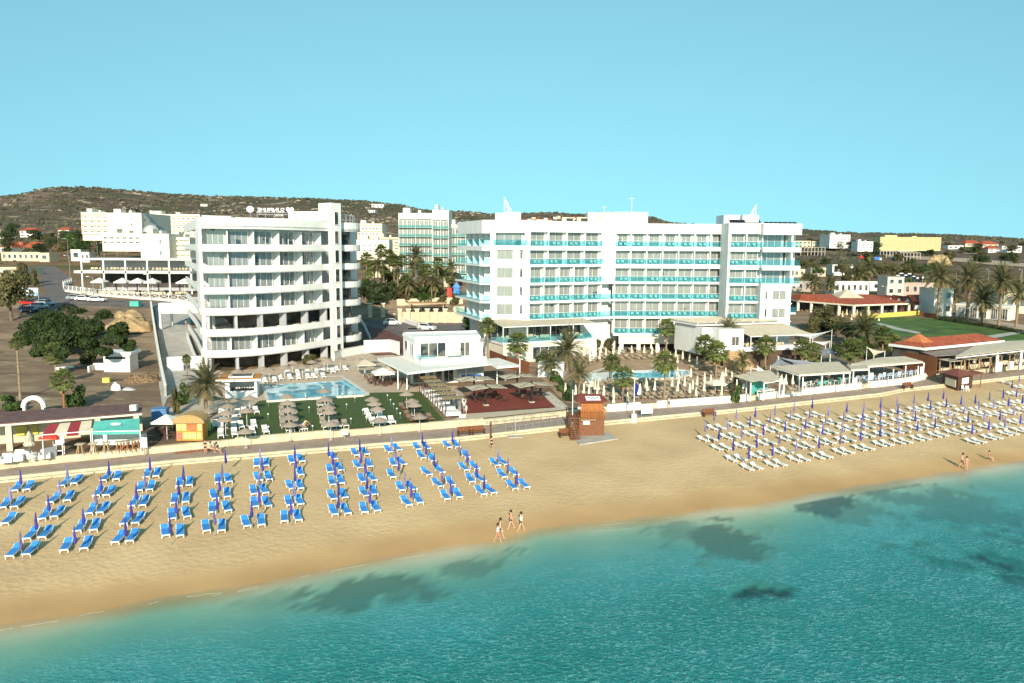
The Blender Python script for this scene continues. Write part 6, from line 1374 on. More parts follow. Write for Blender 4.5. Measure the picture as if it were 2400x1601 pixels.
def lounger_proto(fab, fr, name='pool_lounger'):
    o = thing(name, 'x', 'lounger'); b = MB(); b.box(-0.33,0.33,-0.98,0.45,0.26,0.34); b.build('frame', fr, o); M = Matrix.Translation((0,0.42,0.34)) @ Matrix.Rotation(R(28), 4, 'X')
    b = MB(); b.box(-0.31,0.31,0,0.66,0,0.07,0,M); b.build('backrest', fab, o); b = MB(); b.box(-0.30,0.30,-0.96,0.42,0.341,0.40); b.build('cushion', fab, o)
    for x in (-0.32,0.26):
        for y in (-0.92,0.32): b = MB(); b.box(x,x+0.06,y,y+0.06,0,0.27); b.build('leg', fr, o)
    return o
RP = Proto(round_parasol()); SPW = Proto(square_parasol(CANVAW)); SPB = Proto(square_parasol(CANVAS))
LW = Proto(lounger_proto(mat('white_cushion', (0.75,0.73,0.69), var=0.05, scale=3, obj_rand=0.06), PLASTIC)); LT = Proto(lounger_proto(TAUPEF, PLASTIC)); LB = Proto(lounger_proto(mat('brown_cushion', (0.20,0.13,0.09), var=0.1, scale=3), WOODB)); LG = Proto(lounger_proto(BEIGEL, BEIGEL))
Z3 = lambda x, y: (400+x*.2042, 720+y*.2042)
Z4 = lambda x, y: (820+x*.2042, 720+y*.2042)
Z5 = lambda x, y: (1240+x*.2042, 720+y*.2042)
TURFUP = 0.10
def shade_set(tr, pts, group_lab, lounger, pair=True, dy=0.55, rz=YAW, order='from the sea', sh=0.0):
    pts = sorted(pts, key=lambda q: -q[1])
    for i, q in enumerate(pts):
        p = S(*tr(*q), up=2.05+TURFUP)+CV*sh; p.z = ground(p.x, p.y)+TURFUP
        RP.put(p, rnd.uniform(0,6), f'round taupe parasol, {ORD[i]} {order.replace("counting ", "")} in {group_lab}', 'round taupe parasols around the rectangular pool', sc=0.86)
        if pair:
            for s_, side in ((-1,'left'),(1,'right')):
                c = p+CU*0.72*s_-CV*dy; c.y = max(c.y, pb(c.x)+1.9); c.z = ground(c.x, c.y)+TURFUP
                lounger.put(c, rz+R(rnd.uniform(-3,3)), f'{side} lounger, {ORD[i]} pair {order.replace("counting ", "")}, {group_lab.replace("the first","first").replace("the row","row")}', 'loungers on the turf and terrace by the rectangular pool')
shade_set(Z3, [(625,1270),(640,1195),(655,1120),(690,1050)], 'the first lounger column beside the menu kiosk', LW)
shade_set(Z3, [(855,1330),(870,1170),(900,1025)], 'the second column, on the turf edge', LW)
shade_set(Z3, [(430,1170),(500,1030)], 'the short column behind the date palm', LW)
shade_set(Z3, [(1370,1330),(1362,1245),(1352,1160),(1340,1080),(1335,1010)], 'the middle turf column', LT)
shade_set(Z3, [(1830,1250),(1815,1185),(1805,1130),(1775,1040),(1760,945)], 'the turf column left of the white sign', LT)
shade_set(Z4, [(340,1205),(315,1150),(280,1090),(250,1040)], 'the turf column right of the white sign', LW)
shade_set(Z4, [(800,1170),(740,1105),(710,1060),(650,980)], 'the brown column beside the canopy beds', LB)
shade_set(Z3, [(1150,735),(1330,705),(1540,700),(1720,690),(1420,655),(1650,645),(1830,635),(1790,605),(1980,610)], 'the row between pool and hotel', LW, order='counting from the pool edge', sh=2.6)
shade_set(Z3, [(550,735),(765,720),(1050,690),(2150,590),(2220,640),(2290,540),(2320,585)], 'the scattered group at the hotel foot', LW, pair=False, order='counting from the pool edge')
SPB.put(S(*Z4(175,800)), R(20), 'beige square parasol nearest the pool corner', 'square parasols by the pool house'); SPW.put(S(*Z4(380,910)), R(20), 'white square parasol with a peaked top beside the pool house canopy', 'square parasols by the pool house'); SPB.put(S(*Z4(470,880)), R(20), 'second beige square parasol, tucked behind the white one', 'square parasols by the pool house')
def table_set(name, m, mc, r=0.35, h=0.72, nch=2):
    o = thing(name, 'x', 'table'); b = MB(); b.lathe([(r,h-0.04),(r,h)], 12); b.build('tabletop', m, o); b = MB(); b.tube((0,0,0),(0,0,h-0.04),0.04); b.build('stem', mc, o); b = MB(); b.lathe([(r*0.6,0),(r*0.5,0.04)], 10); b.build('foot', mc, o); return o
def chair_proto(name, m):
    o = thing(name, 'x', 'chair'); b = MB(); b.box(-0.23,0.23,-0.23,0.23,0.40,0.46); b.build('seat', m, o); b = MB(); b.box(-0.23,0.23,0.19,0.24,0.46,0.90); b.build('backrest', m, o)
    for x in (-0.22,0.18):
        for y in (-0.22,0.19): b = MB(); b.box(x,x+0.04,y,y+0.04,0,0.41); b.build('leg', m, o)
    return o
TBR = Proto(table_set('cafe_table', WOODD, WOODD)); CBR = Proto(chair_proto('cafe_chair', WOODD)); CWH = Proto(chair_proto('white_chair', PLASTIC)); CBL = Proto(chair_proto('blue_chair', mat('pale_blue_paint', (0.28,0.42,0.66), var=0.1, scale=3, obj_rand=0.2))); TWH = Proto(table_set('white_table', PLASTIC, PLASTIC)); CTE = Proto(chair_proto('teal_chair', mat('teal_paint', (0.08,0.36,0.33), var=0.1, scale=3)))
def cafe(tr, pts, tp, cp, where, up=0.16, nc=2, grp='cafe tables', tw='table', cw='chair'):
    for i, q in enumerate(sorted(pts, key=lambda q: q[0])):
        p = S(*tr(*q)); p.z = ground(p.x, p.y)+up; a = rnd.uniform(0, 3)
        tp.put(p, a, f'{ORD[i]} {tw} from the left {where}', grp)
        for k in range(nc):
            aa = a+k*math.pi*2/nc; c = p+Vector((math.sin(aa), -math.cos(aa), 0))*0.62; c.z = p.z; cp.put(c, aa+math.pi, f'{cw} {ORD[k]} of the {ORD[i]} {tw} from the left {where}', grp.replace('tables', 'chairs'))
cafe(Z4, [(1490,1110),(1730,1095),(1650,1060),(1520,1050),(1600,1030),(1665,1028),(1990,1020),(2085,1085),(2000,1070),(2165,1065),(1960,985),(2140,1000)], TBR, CBR, 'on the red deck', grp='cafe tables on the red deck')
cafe(Z4, [(230,830),(300,850),(250,880),(420,850),(330,900),(470,880),(500,830),(420,910),(600,880)], TBR, CBR, 'beside the pool house', up=0.06, grp='cafe tables beside the pool house')
# slatted shades on black masts
SLATW = mat('shade_slats', (0.50,0.42,0.30), var=0.2, scale=3, streak=(0.4,9,1))
def slatted_shade():
    o = thing('slatted_shade', 'x', 'sunshade'); b = MB(); b.box(-0.1,0.1,-0.1,0.1,0,3.0); b.build('mast', BLACK, o); b = MB(); b.cbox((0,0,0),0.7,0.7,0.12); b.build('base', CONC, o)
    for s_ in (-1, 1):
        b = MB()
        for k in range(2): y0 = -1.6+k*1.65; b.slab((s_*0.15,y0,2.62),(s_*2.5,y0,2.42),(s_*2.5,y0+1.5,2.42),(s_*0.15,y0+1.5,2.62),0.05)
        b.build('slat_panel', SLATW, o); b = MB(); 
        for y in (-1.68,-0.03,1.62): b.tube((s_*0.05,y,2.6),(s_*2.6,y,2.38),0.05)
        b.tube((s_*2.55,-1.7,2.40),(s_*2.55,1.65,2.40),0.05); b.tube((0,0,3.0),(s_*2.3,-1.3,2.5),0.025); b.tube((0,0,3.0),(s_*2.3,1.3,2.5),0.025); b.tube((0,0,2.3),(s_*1.2,0,2.55),0.04); b.build('arm', BLACK, o)
    return o
SS = Proto(slatted_shade())
for (x, y, l) in [(1425,1035,'back left'),(1560,1140,'front left'),(1920,1000,'back right'),(2085,1105,'front right')]:
    p = S(*Z4(x, y)); p.z += 0.16; SS.put(p, R(22), f'slatted butterfly sunshade on a black mast over the red deck, {l} of the four', 'slatted sunshades over the red deck')
def canopy_bed():
    o = thing('canopy_bed', 'x', 'day bed'); b = MB()
    for x in (-1.05,1.05):
        for y in (-0.85,0.85): b.box(x-0.05,x+0.05,y-0.05,y+0.05,0,2.25)
    for x in (-1.05,1.05): b.box(x-0.04,x+0.04,-0.8,0.8,2.17,2.25)
    b.build('post_frame', WOODD, o); b = MB(); b.slab((-1.2,-0.95,2.26),(1.2,-0.95,2.26),(1.2,0.75,2.3),(-1.2,0.75,2.3),0.05); b.build('canopy', TENTB, o)
    b = MB(); b.box(-1.0,1.0,-0.9,0.9,0.1,0.38); b.build('bed_base', PLASTIC, o); b = MB(); b.box(-0.95,0.95,-0.85,0.85,0.38,0.55); b.build('mattress', CLOTHW, o); b = MB(); b.box(1.0,1.04,-0.8,0.8,0.3,2.15); b.build('side_curtain', GREYW, o); return o
CB = Proto(canopy_bed())
pa, pb_ = S(1003,922), S(1059,975)
for i in range(6):
    p = pa.lerp(pb_, i/5); p.z = ground(p.x, p.y)+TURFUP; CB.put(p, math.atan2(pb_.y-pa.y, pb_.x-pa.x)+R(90), f'canopied day bed with dark posts, {ORD[5-i]} of six from the sea', 'canopy beds between turf and red deck')
def simple(name, label, cat, p, rz, parts):
    o = thing(name, label, cat, p, rz)
    for nm, boxes, m in parts:
        b = MB()
        for q in boxes: b.box(*q)
        b.build(nm, m, o)
    return o
p = S(1077,955); simple('lattice_screen','white lattice screen between the canopy beds and the red deck','screen',p,R(-68),[('lattice',[(-2.6+i*0.3,-2.5+i*0.3,-0.03,0.03,0,1.5) for i in range(18)]+[(-2.6,2.7,-0.05,0.05,1.45,1.55)],WHITE2)])
# pool bar
def pool_bar():
    p = S(566,934); o = thing('pool_bar', 'white pool bar kiosk with an orange roof and dark skylight', 'kiosk', p, R(12)); w_ = 2.1
    b = MB(); b.box(-w_,w_,0,0.25,0,1.05); b.box(-w_,-w_+0.6,0,2.4,1.05,2.45); b.box(w_-0.35,w_,0,2.4,1.05,2.45); b.box(-w_,w_,2.4,2.6,0,2.45); b.box(-w_,-w_+0.25,0.25,2.4,0,1.05); b.box(w_-0.25,w_,0.25,2.4,0,1.05); b.build('wall', WHITE2, o)
    b = MB(); b.box(-3.2,2.7,-0.6,4.2,2.45,2.75); b.build('roof_edge', WHITE2, o); b = MB(); b.box(-3.1,2.6,-0.5,4.1,2.75,2.80); b.build('roof', mat('orange_boards', (0.50,0.21,0.05), var=0.15, scale=2, streak=(0.4,6,1)), o)
    b = MB(); b.box(-1.7,1.5,0.5,2.9,2.8,3.0); b.build('skylight_frame', WHITE2, o); b = MB(); b.box(-1.5,1.3,0.7,2.7,3.0,3.03); b.build('skylight_glass', SOLAR, o)
    b = MB(); b.box(-1.4,1.6,0.3,2.3,0.3,1.0); [b.tube((-1.3+i*0.35,1.6,1.0),(-1.3+i*0.35,1.6,1.35),0.06) for i in range(8)]; b.build('bar_fittings', DARK, o)
pool_bar()
p = S(1150,1031); simple('shower_post','dark wooden shower post on the sand above the last blue sunbeds','shower',near_place(p),0,[('post',[(-0.12,0.12,-0.12,0.12,0,2.2)],WOODD),('shower_head',[(-0.05,0.05,-0.4,0,2.1,2.2)],METAL)])
p = S(1207,1024); simple('shower_post','slim metal shower pole on a low pad near the ramp railings','shower',near_place(p),0,[('post',[(-0.04,0.04,-0.04,0.04,0,2.6)],METAL),('pad',[(-0.9,0.9,-0.5,0.5,0,0.08)],CONC)])
def railing(px0, py0, px1, py1, label, h=1.0, n=8, m=METAL, z=None, rails=(1.0,0.55), name='handrail', cat='railing'):
    a, c = (S(px0,py0), S(px1,py1)) if z is None else (G(px0,py0,z), G(px1,py1,z)); o = thing(name, label, cat, a); d = c-a; b = MB()
    for i in range(n+1): q = d*(i/n); b.tube(q, q+Vector((0,0,h)), 0.03)
    b.build('posts', m, o); b = MB()
    for k in rails: b.tube((0,0,h*k), d+Vector((0,0,h*k)), 0.03)
    b.build('rail', m, o); return o
railing(1140,1003,1310,985,'long metal ramp handrail below the red deck, upper of two',z=ZP)
railing(1185,1020,1308,1002,'metal ramp handrail nearer the sand, lower of two',z=1.3)
pwall(1140,1318,0.35,STONEW,'low cream ramp wall below the red deck')
# ---------------------------------------------------------------- left beach bars
def left_bars():
    zt = 5.45; gz = 2.5
    o = thing('beach_bar', 'long beach bar with a brown tiled roof and stone pillars at the left edge', 'bar')
    f0, f1 = G(-60,1000,zt), G(333,969,zt); k0, k1 = G(-60,973,zt+0.25), G(333,946,zt+0.25); b = MB(); b.slab(f0, f1, k1, k0, 0.12); b.build('roof', mat('brown_roof_felt', (0.15,0.085,0.075), var=0.2, scale=1.5, world=True), o)
    b = MB(); b.tube(f0-Vector((0,0.05,0.08)), f1-Vector((0,0.05,0.08)), 0.13, n=4); b.build('roof_beam', CREAMW, o)
    d = (f1-f0).normalized(); nrm = Vector((-d.y, d.x, 0))
    for px in (14, 222, 318):
        t = (px+60)/393; q = f0.lerp(f1, t)+nrm*0.35; b = MB(); b.cbox((q.x,q.y,gz-0.5),0.55,0.55,zt-gz+0.45,0,R(20)); b.build('pillar', CREAM, o)
    b = MB(); a_, c_ = f0+nrm*3.6, f1+nrm*3.6; b.strip([(a_.x,a_.y),(c_.x,c_.y)], gz-0.4, zt-0.1, 0.2); b.build('back_wall', CREAM, o)
    for px0, px1 in ((20,46),(56,72)):
        t0, t1 = (px0+60)/393, (px1+60)/393; a_, c_ = f0.lerp(f1, t0)+nrm*3.4, f0.lerp(f1, t1)+nrm*3.4; b = MB(); b.strip([(a_.x,a_.y),(c_.x,c_.y)], gz+0.9, gz+2.0, 0.06); b.build('menu_board', YELLOW, o)
    for (pxs, ms, nm, lab, zb, zc) in (([(114,996),(216,986),(212,1011),(99,1020)], [BURG, CANVAS, BURG, CANVAS], 'striped_awning', 'burgundy and beige striped awning of the left beach bar', 2.9, 2.1), ([(221,988),(327,981),(328,1010),(216,1012)], [TEAL], 'teal_awning', 'teal fabric awning with a pale emblem over the white counter', 2.9, 2.2)):
        a = thing(nm, lab, 'awning'); t0, t1, q1, q0 = G(*pxs[0],gz+zb), G(*pxs[1],gz+zb), G(*pxs[2],gz+zc), G(*pxs[3],gz+zc); n = len(ms)
        for i, m in enumerate(ms):
            u0, u1 = i/n, (i+1)/n; b = MB(); b.slab(q0.lerp(q1,u0), q0.lerp(q1,u1), t0.lerp(t1,u1), t0.lerp(t1,u0), 0.04); dn = Vector((0,-0.02,-0.32)); b.slab(q0.lerp(q1,u0)+dn, q0.lerp(q1,u1)+dn, q0.lerp(q1,u1), q0.lerp(q1,u0), 0.03); b.build('fabric_stripe' if n > 1 else 'fabric', m, a)
        b = MB(); b.tube(q0+Vector((0,-0.03,0.02)), q1+Vector((0,-0.03,0.02)), 0.05); [b.tube(q, Vector((q.x, q.y, gz-0.1)), 0.05) for q in (q0, q1)]; b.build('awning_frame', SIGNW, a)
        if n == 1: b = MB(); c = q0.lerp(t1, 0.5); b.lathe([(0.02,0),(0.45,0.01),(0.46,0.05)], 14); e = b.build('emblem', SIGNW, a); e.location = c+Vector((0,-0.1,0.1)); e.rotation_euler = (R(20),0,0); e.scale = (1.2,0.5,1)
    c = G(280,1043,gz); simple('bar_counter','white bar counter beneath the teal awning','counter',c,R(3),[('counter_front',[(-2.6,2.6,0,0.8,0,1.25)],WHITE2),('counter_top',[(-2.7,2.7,-0.1,0.9,1.25,1.32)],WOODP)])
left_bars()
BGZ = 2.5
def onb(x, y): return G(x, y, BGZ)
def high_table(m): o = thing('bar_table', 'x', 'table'); b = MB(); b.box(-0.4,0.4,-0.4,0.4,0.98,1.04); b.build('tabletop', YCHAIR, o); b = MB(); [b.tube((sx*0.3,sy*0.3,0),(sx*0.12,sy*0.12,1.0),0.05) for sx in (-1,1) for sy in (-1,1)]; b.build('trestle_legs', m, o); return o
HT = Proto(high_table(WOODP)); HO = Proto(high_table(mat('orange_stain', (0.42,0.16,0.05), var=0.1, scale=3)))
for i, (x, pr) in enumerate([(189,HT),(220,HT),(250,HT),(280,HO),(295,HO),(307,HO),(321,HO)]):
    pr.put(onb(x, 1063-i*1.7), R(10), f'{ORD[i]} high trestle table from the left in front of the white bar counter', 'high trestle tables by the white counter')
def armchair(): o = thing('armchair', 'x', 'armchair'); b = MB(); b.box(-0.42,0.42,-0.4,0.35,0.05,0.42); b.build('seat', PLASTIC, o); b = MB(); b.box(-0.42,0.42,0.35,0.5,0.05,0.85); b.build('backrest', PLASTIC, o); b = MB(); b.box(-0.52,-0.42,-0.4,0.5,0.05,0.62); b.build('armrest', PLASTIC, o); b = MB(); b.box(0.42,0.52,-0.4,0.5,0.05,0.62); b.build('armrest', PLASTIC, o); return o
AC = Proto(armchair())
for x, y, rz, l in [(16,1084,20,'white armchair cube at the left picture edge'),(42,1080,200,'white armchair facing away beside a cube one'),(52,1070,190,'white armchair behind the one facing away'),(72,1074,150,'white tub armchair beneath the folded beige parasol'),(106,1074,20,'white stepped armchair beside the grey partition')]: AC.put(onb(x, y), R(rz), l, 'white armchairs of the left bar')
TWH.put(onb(77,1078), 0, 'low grey-white table between white armchairs', 'white bar tables')
o = parasol_proto(CANVAS, h=2.7, name='folded_parasol', r=0.5, z0=1.1); o.location = onb(71,1072); o['label'] = 'folded beige parasol standing among the white armchairs'
o = square_parasol(REDF); o.location = onb(126,1062); o['label'] = 'small red parasol beside the white high chair'; o.scale = (0.62,0.62,0.85)
p = onb(140,1066); simple('high_chair','tall white lifeguard-style high chair beside the red parasol','chair',p,R(15),[('seat',[(-0.4,0.4,-0.3,0.35,1.1,1.16)],PLASTIC),('backrest',[(-0.4,0.4,0.3,0.36,1.16,1.9)],PLASTIC),('leg',[(-0.4,-0.33,-0.3,-0.23,0,1.1)],PLASTIC),('leg',[(0.33,0.4,-0.3,-0.23,0,1.1)],PLASTIC),('leg',[(-0.4,-0.33,0.28,0.35,0,1.1)],PLASTIC),('leg',[(0.33,0.4,0.28,0.35,0,1.1)],PLASTIC),('rung',[(-0.33,0.33,-0.29,-0.24,0.45,0.52)],PLASTIC)])
simple('partition_screen','grey partition screen between the armchairs and the high chair','screen',onb(118,1073),R(70),[('panel',[(-0.7,0.7,-0.05,0.05,0,1.1)],GREYW)])
def white_arch():
    p = S(81,975); o = thing('garden_arch', 'white half-round arch standing on bare ground behind the bar roof', 'arch', p, R(5)); b = MB(); n = 16; zc = 1.1
    for i in range(n):
        a, c = math.pi*i/n, math.pi*(i+1)/n; ri, ro = 0.95, 1.45
        P = [(math.cos(q)*r_, zc+math.sin(q)*r_) for q, r_ in ((a,ri),(a,ro),(c,ro),(c,ri))]; b.add([(x,-0.2,z) for x,z in P]+[(x,0.2,z) for x,z in P], [(0,1,2,3),(7,6,5,4),(1,5,6,2),(0,3,7,4)])
    b.box(-1.25,-0.95,-0.2,0.2,-0.2,1.1); b.box(0.95,1.25,-0.2,0.2,-0.2,1.1); b.build('arch_ring', WHW, o)
white_arch()
def menu_kiosk():
    p = G(445,1033,2.6); o = thing('menu_kiosk', 'orange kiosk with pale green menu panels and a rounded thatched roof', 'kiosk', p, R(2)); w_ = 1.42
    b = MB(); b.box(-w_,w_,0,1.6,0,2.1); b.build('wall', mat('orange_board', (0.55,0.25,0.05), var=0.1, scale=2), o)
    b = MB(); n = 10; A_ = [(1.75*math.cos(math.pi*i/n), 2.0+0.95*math.sin(math.pi*i/n)) for i in range(n+1)]
    b.add([(x,-0.35,z) for x,z in A_]+[(x*0.9,2.0,z) for x,z in A_], [tuple(range(n+1)), tuple(reversed(range(n+1,2*n+2)))]+[(i,n+1+i,n+2+i,i+1) for i in range(n)]+[(0,n,2*n+1,n+1)]); b.build('thatched_roof', mat('straw_thatch', (0.42,0.27,0.11), var=0.25, scale=9, bump=0.5), o)
    for i, x in enumerate((-1.35,-0.8,0.9)): b = MB(); b.box(x,x+0.45,-0.05,0,1.15,1.95); b.build('menu_panel', LIME, o)
    b = MB(); b.box(-0.2,0.75,-0.05,0,1.1,1.98); b.build('orange_panel', TILEO, o)
    for x in (-0.68,-0.18,0.32,0.86): b = MB(); b.box(x,x+0.42,-0.05,0,0.2,0.92); b.build('menu_panel', LIME, o)
    b = MB(); b.box(-1.3,-0.85,-0.05,0,0.15,0.9); b.build('picture_panel', CLOTHR, o)
menu_kiosk()
o = square_parasol(CANVAW); o.location = G(392,1030,2.55); o['label'] = 'open white parasol left of the orange menu kiosk'; o.scale = (0.8,0.8,1)
cafe(lambda x, y: (x, y), [(378,1020),(400,1012),(404,1028)], TBR, CBR, 'beside the open white parasol', up=0.05, grp='tables beside the white parasol')
simple('blue_container','blue tarpaulin-covered container at the end of the shaded driveway','container',G(376,985,2.6),R(10),[('box_body',[(-0.85,0.85,-0.6,0.9,0,1.5)],mat('blue_tarp',(0.10,0.22,0.42),var=0.15,scale=2))])
simple('roof_tank','cream water box on the end of the brown bar roof','tank',G(314,962,5.8),R(5),[('tank_body',[(-0.35,0.35,-0.3,0.3,0,0.65)],CREAMW)])
# ---------------------------------------------------------------- bare ground, hut, driveway
p = S(275,872); hut = thing('utility_hut', 'small white concrete hut with a dark slit vent and flat roof, on the bare ground', 'hut', p, R(4))
b = MB(); b.box(-2.05,2.0,0,3.4,-0.3,2.75); b.build('wall', WHITE, hut); b = MB(); b.box(-2.7,2.35,-0.25,3.9,2.75,3.15); b.box(-2.5,2.15,-0.05,3.7,3.15,3.17); b.build('roof', WHITE2, hut); b = MB(); b.box(-1.75,1.4,-0.06,0.02,2.1,2.45); b.build('vent_slit', BLACK, hut)
b = MB(); b.box(-4.4,-2.1,1.6,1.85,-0.3,1.2); b.box(-4.4,-4.15,-0.4,1.6,-0.3,1.0); b.build('yard_wall', WHW, hut)
simple('stone_cube','white cube block beside the short fan palm','block',S(145,876),R(12),[('block_body',[(-0.65,0.65,-0.6,0.6,0,1.1)],WHW)])
simple('low_kerb_block','flat pale slab lying on bare ground left of the white hut','block',S(165,861),0,[('slab_body',[(-0.6,0.6,-0.3,0.3,0,0.2)],WHW)])
def heap(name, label, px, py, wpx, dpx, h, m, seed, cat='heap', kind=None, rough=1.0):
    p = S(px, py); k = p.y/FPX; rx, n = wpx*k/2, 26; ry = rx*dpx; o = MB(); vs = []
    for j in range(9):
        for i in range(n):
            r = j/8; a = 6.2832*i/n; x, y = rx*r*math.cos(a), ry*r*math.sin(a); nz = mnoise.fractal((x*0.6+seed, y*0.6, seed), 0.8, 2.0, 4)*rough; z = h*(1-r**3)*(1+0.5*nz)-0.05+0.2*nz*(1-r); vs.append((x*(1+0.12*nz), y*(1+0.12*nz), max(-0.3, z)))
    o.add(vs, [(j*n+i, (j+1)*n+i, (j+1)*n+(i+1)%n, j*n+(i+1)%n) for j in range(8) for i in range(n)]); q = o.build(name, m, loc=p, smooth=True); tag(q, label, cat, kind=kind); return q
heap('earth_mound','sandy excavated mound between the evergreen tree and the long white wall',300,775,115,0.9,2.6,SOIL,3,cat='mound')
heap('earth_mound','smaller sandy mound beside the parked white cars',300,742,70,0.8,1.2,SOIL,6,cat='mound')
heap('rubble_heap','heap of branches and rubble between the white hut and the driveway wall',335,893,90,0.7,0.9,mat('rubble',(0.20,0.13,0.07),var=0.5,scale=3,world=True,bump=0.8,bdist=0.3),9,cat='rubble heap',rough=2.0)
heap('wrapped_bundle','white plastic-wrapped bundle in front of the rubble heap',272,914,24,0.7,1.1,CLOTHW,12,cat='bundle')
heap('wrapped_bundle','low pale-grey plastic sheet trailing right of the white bundle',302,914,32,0.5,0.35,GREYW,14,cat='bundle')
simple('crate','yellow-ochre crate in front of the white hut','crate',S(250,896),R(10),[('crate_body',[(-0.5,0.5,-0.4,0.4,0,0.7)],YELLOW)])
def wall_run(pts, h, th, m, label, name='boundary_wall', z=None, cat='wall', cap=None):
    P = [S(*q) if z is None else G(*q, z) for q in pts]; o = thing(name, label, cat, P[0]); b = MB()
    for i in range(len(P)-1):
        a, c = P[i]-P[0], P[i+1]-P[0]; d = (c-a); d.z = 0; d.normalize(); n = Vector((-d.y, d.x, 0))*th/2; dn = Vector((0,0,-0.6)); up = Vector((0,0,h))
        b.add([a-n+dn,c-n+dn,c+n+dn,a+n+dn,a-n+up,c-n+up,c+n+up,a+n+up], [(0,3,2,1),(4,5,6,7),(0,1,5,4),(1,2,6,5),(2,3,7,6),(3,0,4,7)])
    b.build('wall_face', m, o)
    if cap:
        b = MB()
        for i in range(len(P)-1): a, c = P[i]-P[0]+Vector((0,0,h)), P[i+1]-P[0]+Vector((0,0,h)); d = (c-a).normalized(); n = Vector((-d.y,d.x,0))*(th/2+0.05); b.slab(a-n,c-n,c+n,a+n,0.08)
        b.build('coping', cap, o)
    return o
wall_run([(354,722),(360,765),(368,820),(378,880),(388,930)],1.6,0.3,CONC,'long pale boundary wall between the bare ground and the driveway',cap=WHW)
def porch():
    a, c = S(374,775), S(455,772); o = thing('entrance_porch', 'white flat-roofed entrance porch spanning the driveway left of the curved hotel', 'porch', a); w_ = (c-a).length
    b = MB(); b.box(0,w_+1.5,0.0,0.4,3.7,5.9); b.box(0,0.45,0.4,5.6,3.7,5.9); b.box(0,w_+1.5,5.6,6.0,3.7,5.9); b.box(0,0.45,0,0.45,-0.3,3.7); b.box(0,0.45,5.5,6.0,-0.3,3.7); b.build('frame', WHITE, o)
    b = MB(); [b.box(1.6*i+1.2,1.6*i+1.35,0.4,5.6,5.5,5.7) for i in range(5)]; b.build('roof_beam', WHITE2, o)
porch()
wall_run([(392,870),(430,868)],2.3,0.25,WHITE,'white screen wall at the foot of the driveway, left of the slim palm',name='screen_wall')
wall_run([(447,868),(478,866)],2.3,0.25,WHITE,'white screen wall with a dark slot, between the slim palm and the curved hotel',name='screen_wall')
wall_run([(438,790),(452,830),(468,868)],1.0,0.25,WHITE,'white ramp parapet rising beside the curved hotel',name='ramp_wall')
wall_run([(853,828),(915,826),(935,832)],2.4,0.3,WHITE,'white retaining wall with a pink-grey railing above, between stair tower and pool house',cap=WHITE2)
wall_run([(782,846),(800,838),(852,828)],1.5,0.3,WHITE,'white planter terrace wall at the foot of the stair tower',cap=CONC)
wall_run([(868,800),(855,770),(846,755)],0.9,0.25,WHITE,'white low wall round the red forecourt, beside the rounded balconies')
wall_run([(940,752),(985,768),(1008,776)],1.0,0.15,WHITE2,'white picket barrier across the car park, between two white cars',name='picket_barrier',cat='barrier')
wall_run([(1148,846),(1190,864),(1240,876)],2.0,0.15,WOODB,'tall brown wooden plank fence behind the pool house canopy',name='plank_fence',cat='fence')
wall_run([(1262,880),(1322,882)],2.2,3.0,WHW,'low white pump house with a flat roof beside the curved pool',name='pump_house',cat='pump house')
# cars
def car_proto(m, suv=False):
    o = thing('parked_car', 'x', 'car'); h = 0.25 if suv else 0.0; L_ = 2.15
    def prof(pts, y0, y1, nm, mm, par=o):
        b = MB(); n = len(pts); b.add([(x,y0,z) for x,z in pts]+[(x,y1,z) for x,z in pts], [tuple(range(n)), tuple(reversed(range(n,2*n)))]+[(i,n+i,n+(i+1)%n,(i+1)%n) for i in range(n)]); return b.build(nm, mm, par)
    prof([(-L_,0.32),(L_,0.32),(L_+0.05,0.55),(L_-0.05,0.82+h*0.6),(1.15,0.95+h*0.7),(-1.75,0.98+h*0.7),(-L_,0.92+h*0.6),(-L_-0.05,0.6)], -0.86, 0.86, 'body', m)
    prof([(1.15,0.951+h*0.7),(0.45,1.42+h),(-1.25,1.45+h),(-1.9,0.985+h*0.7)], -0.76, 0.76, 'cabin', m)
    for y in (-0.785, 0.765): prof([(0.98,0.99+h*0.7),(0.40,1.36+h),(-1.18,1.38+h),(-1.65,1.02+h*0.7)], y, y+0.02, 'side_window', SOLAR)
    b = MB(); b.slab((1.18,-0.66,0.97+h*0.7),(1.18,0.66,0.97+h*0.7),(0.5,0.66,1.42+h),(0.5,-0.66,1.42+h),0.02); b.build('windscreen', SOLAR, o)
    for x in (-1.35, 1.35):
        for y in (-0.87, 0.67):
            b = MB(); b.tube((x,y,0.33+h*0.2),(x,y+0.2,0.33+h*0.2),0.33+h*0.2,n=14); w_ = b.build('wheel', RUBBER, o); b = MB(); yy = y-0.012 if y < 0 else y+0.2; b.tube((x,yy,0.33+h*0.2),(x,yy+0.012,0.33+h*0.2),0.19,n=10); b.build('hubcap', METAL, w_)
    for y in (-0.75, 0.45): b = MB(); b.box(L_-0.02,L_+0.04,y,y+0.3,0.62,0.76); b.build('headlight', CHROME, o); b = MB(); b.box(-L_-0.06,-L_,y,y+0.3,0.65,0.82); b.build('tail_light', REDC, o)
    return o
CW = mat('white_car_paint', (0.78,0.78,0.76), var=0.01, scale=1, rough=0.2, spec=0.6); CS = mat('silver_car_paint', (0.42,0.45,0.48), var=0.01, scale=1, rough=0.2, metal=0.3); CD = mat('navy_car_paint', (0.03,0.05,0.10), var=0.02, scale=1, rough=0.15, spec=0.6); CG = mat('grey_car_paint', (0.12,0.12,0.13), var=0.02, scale=1, rough=0.2)
KW, KV, KS, KD, KR, KG = [Proto(car_proto(m, s)) for m, s in ((CW,False),(CW,True),(CS,False),(CD,False),(REDC,False),(CG,False))]
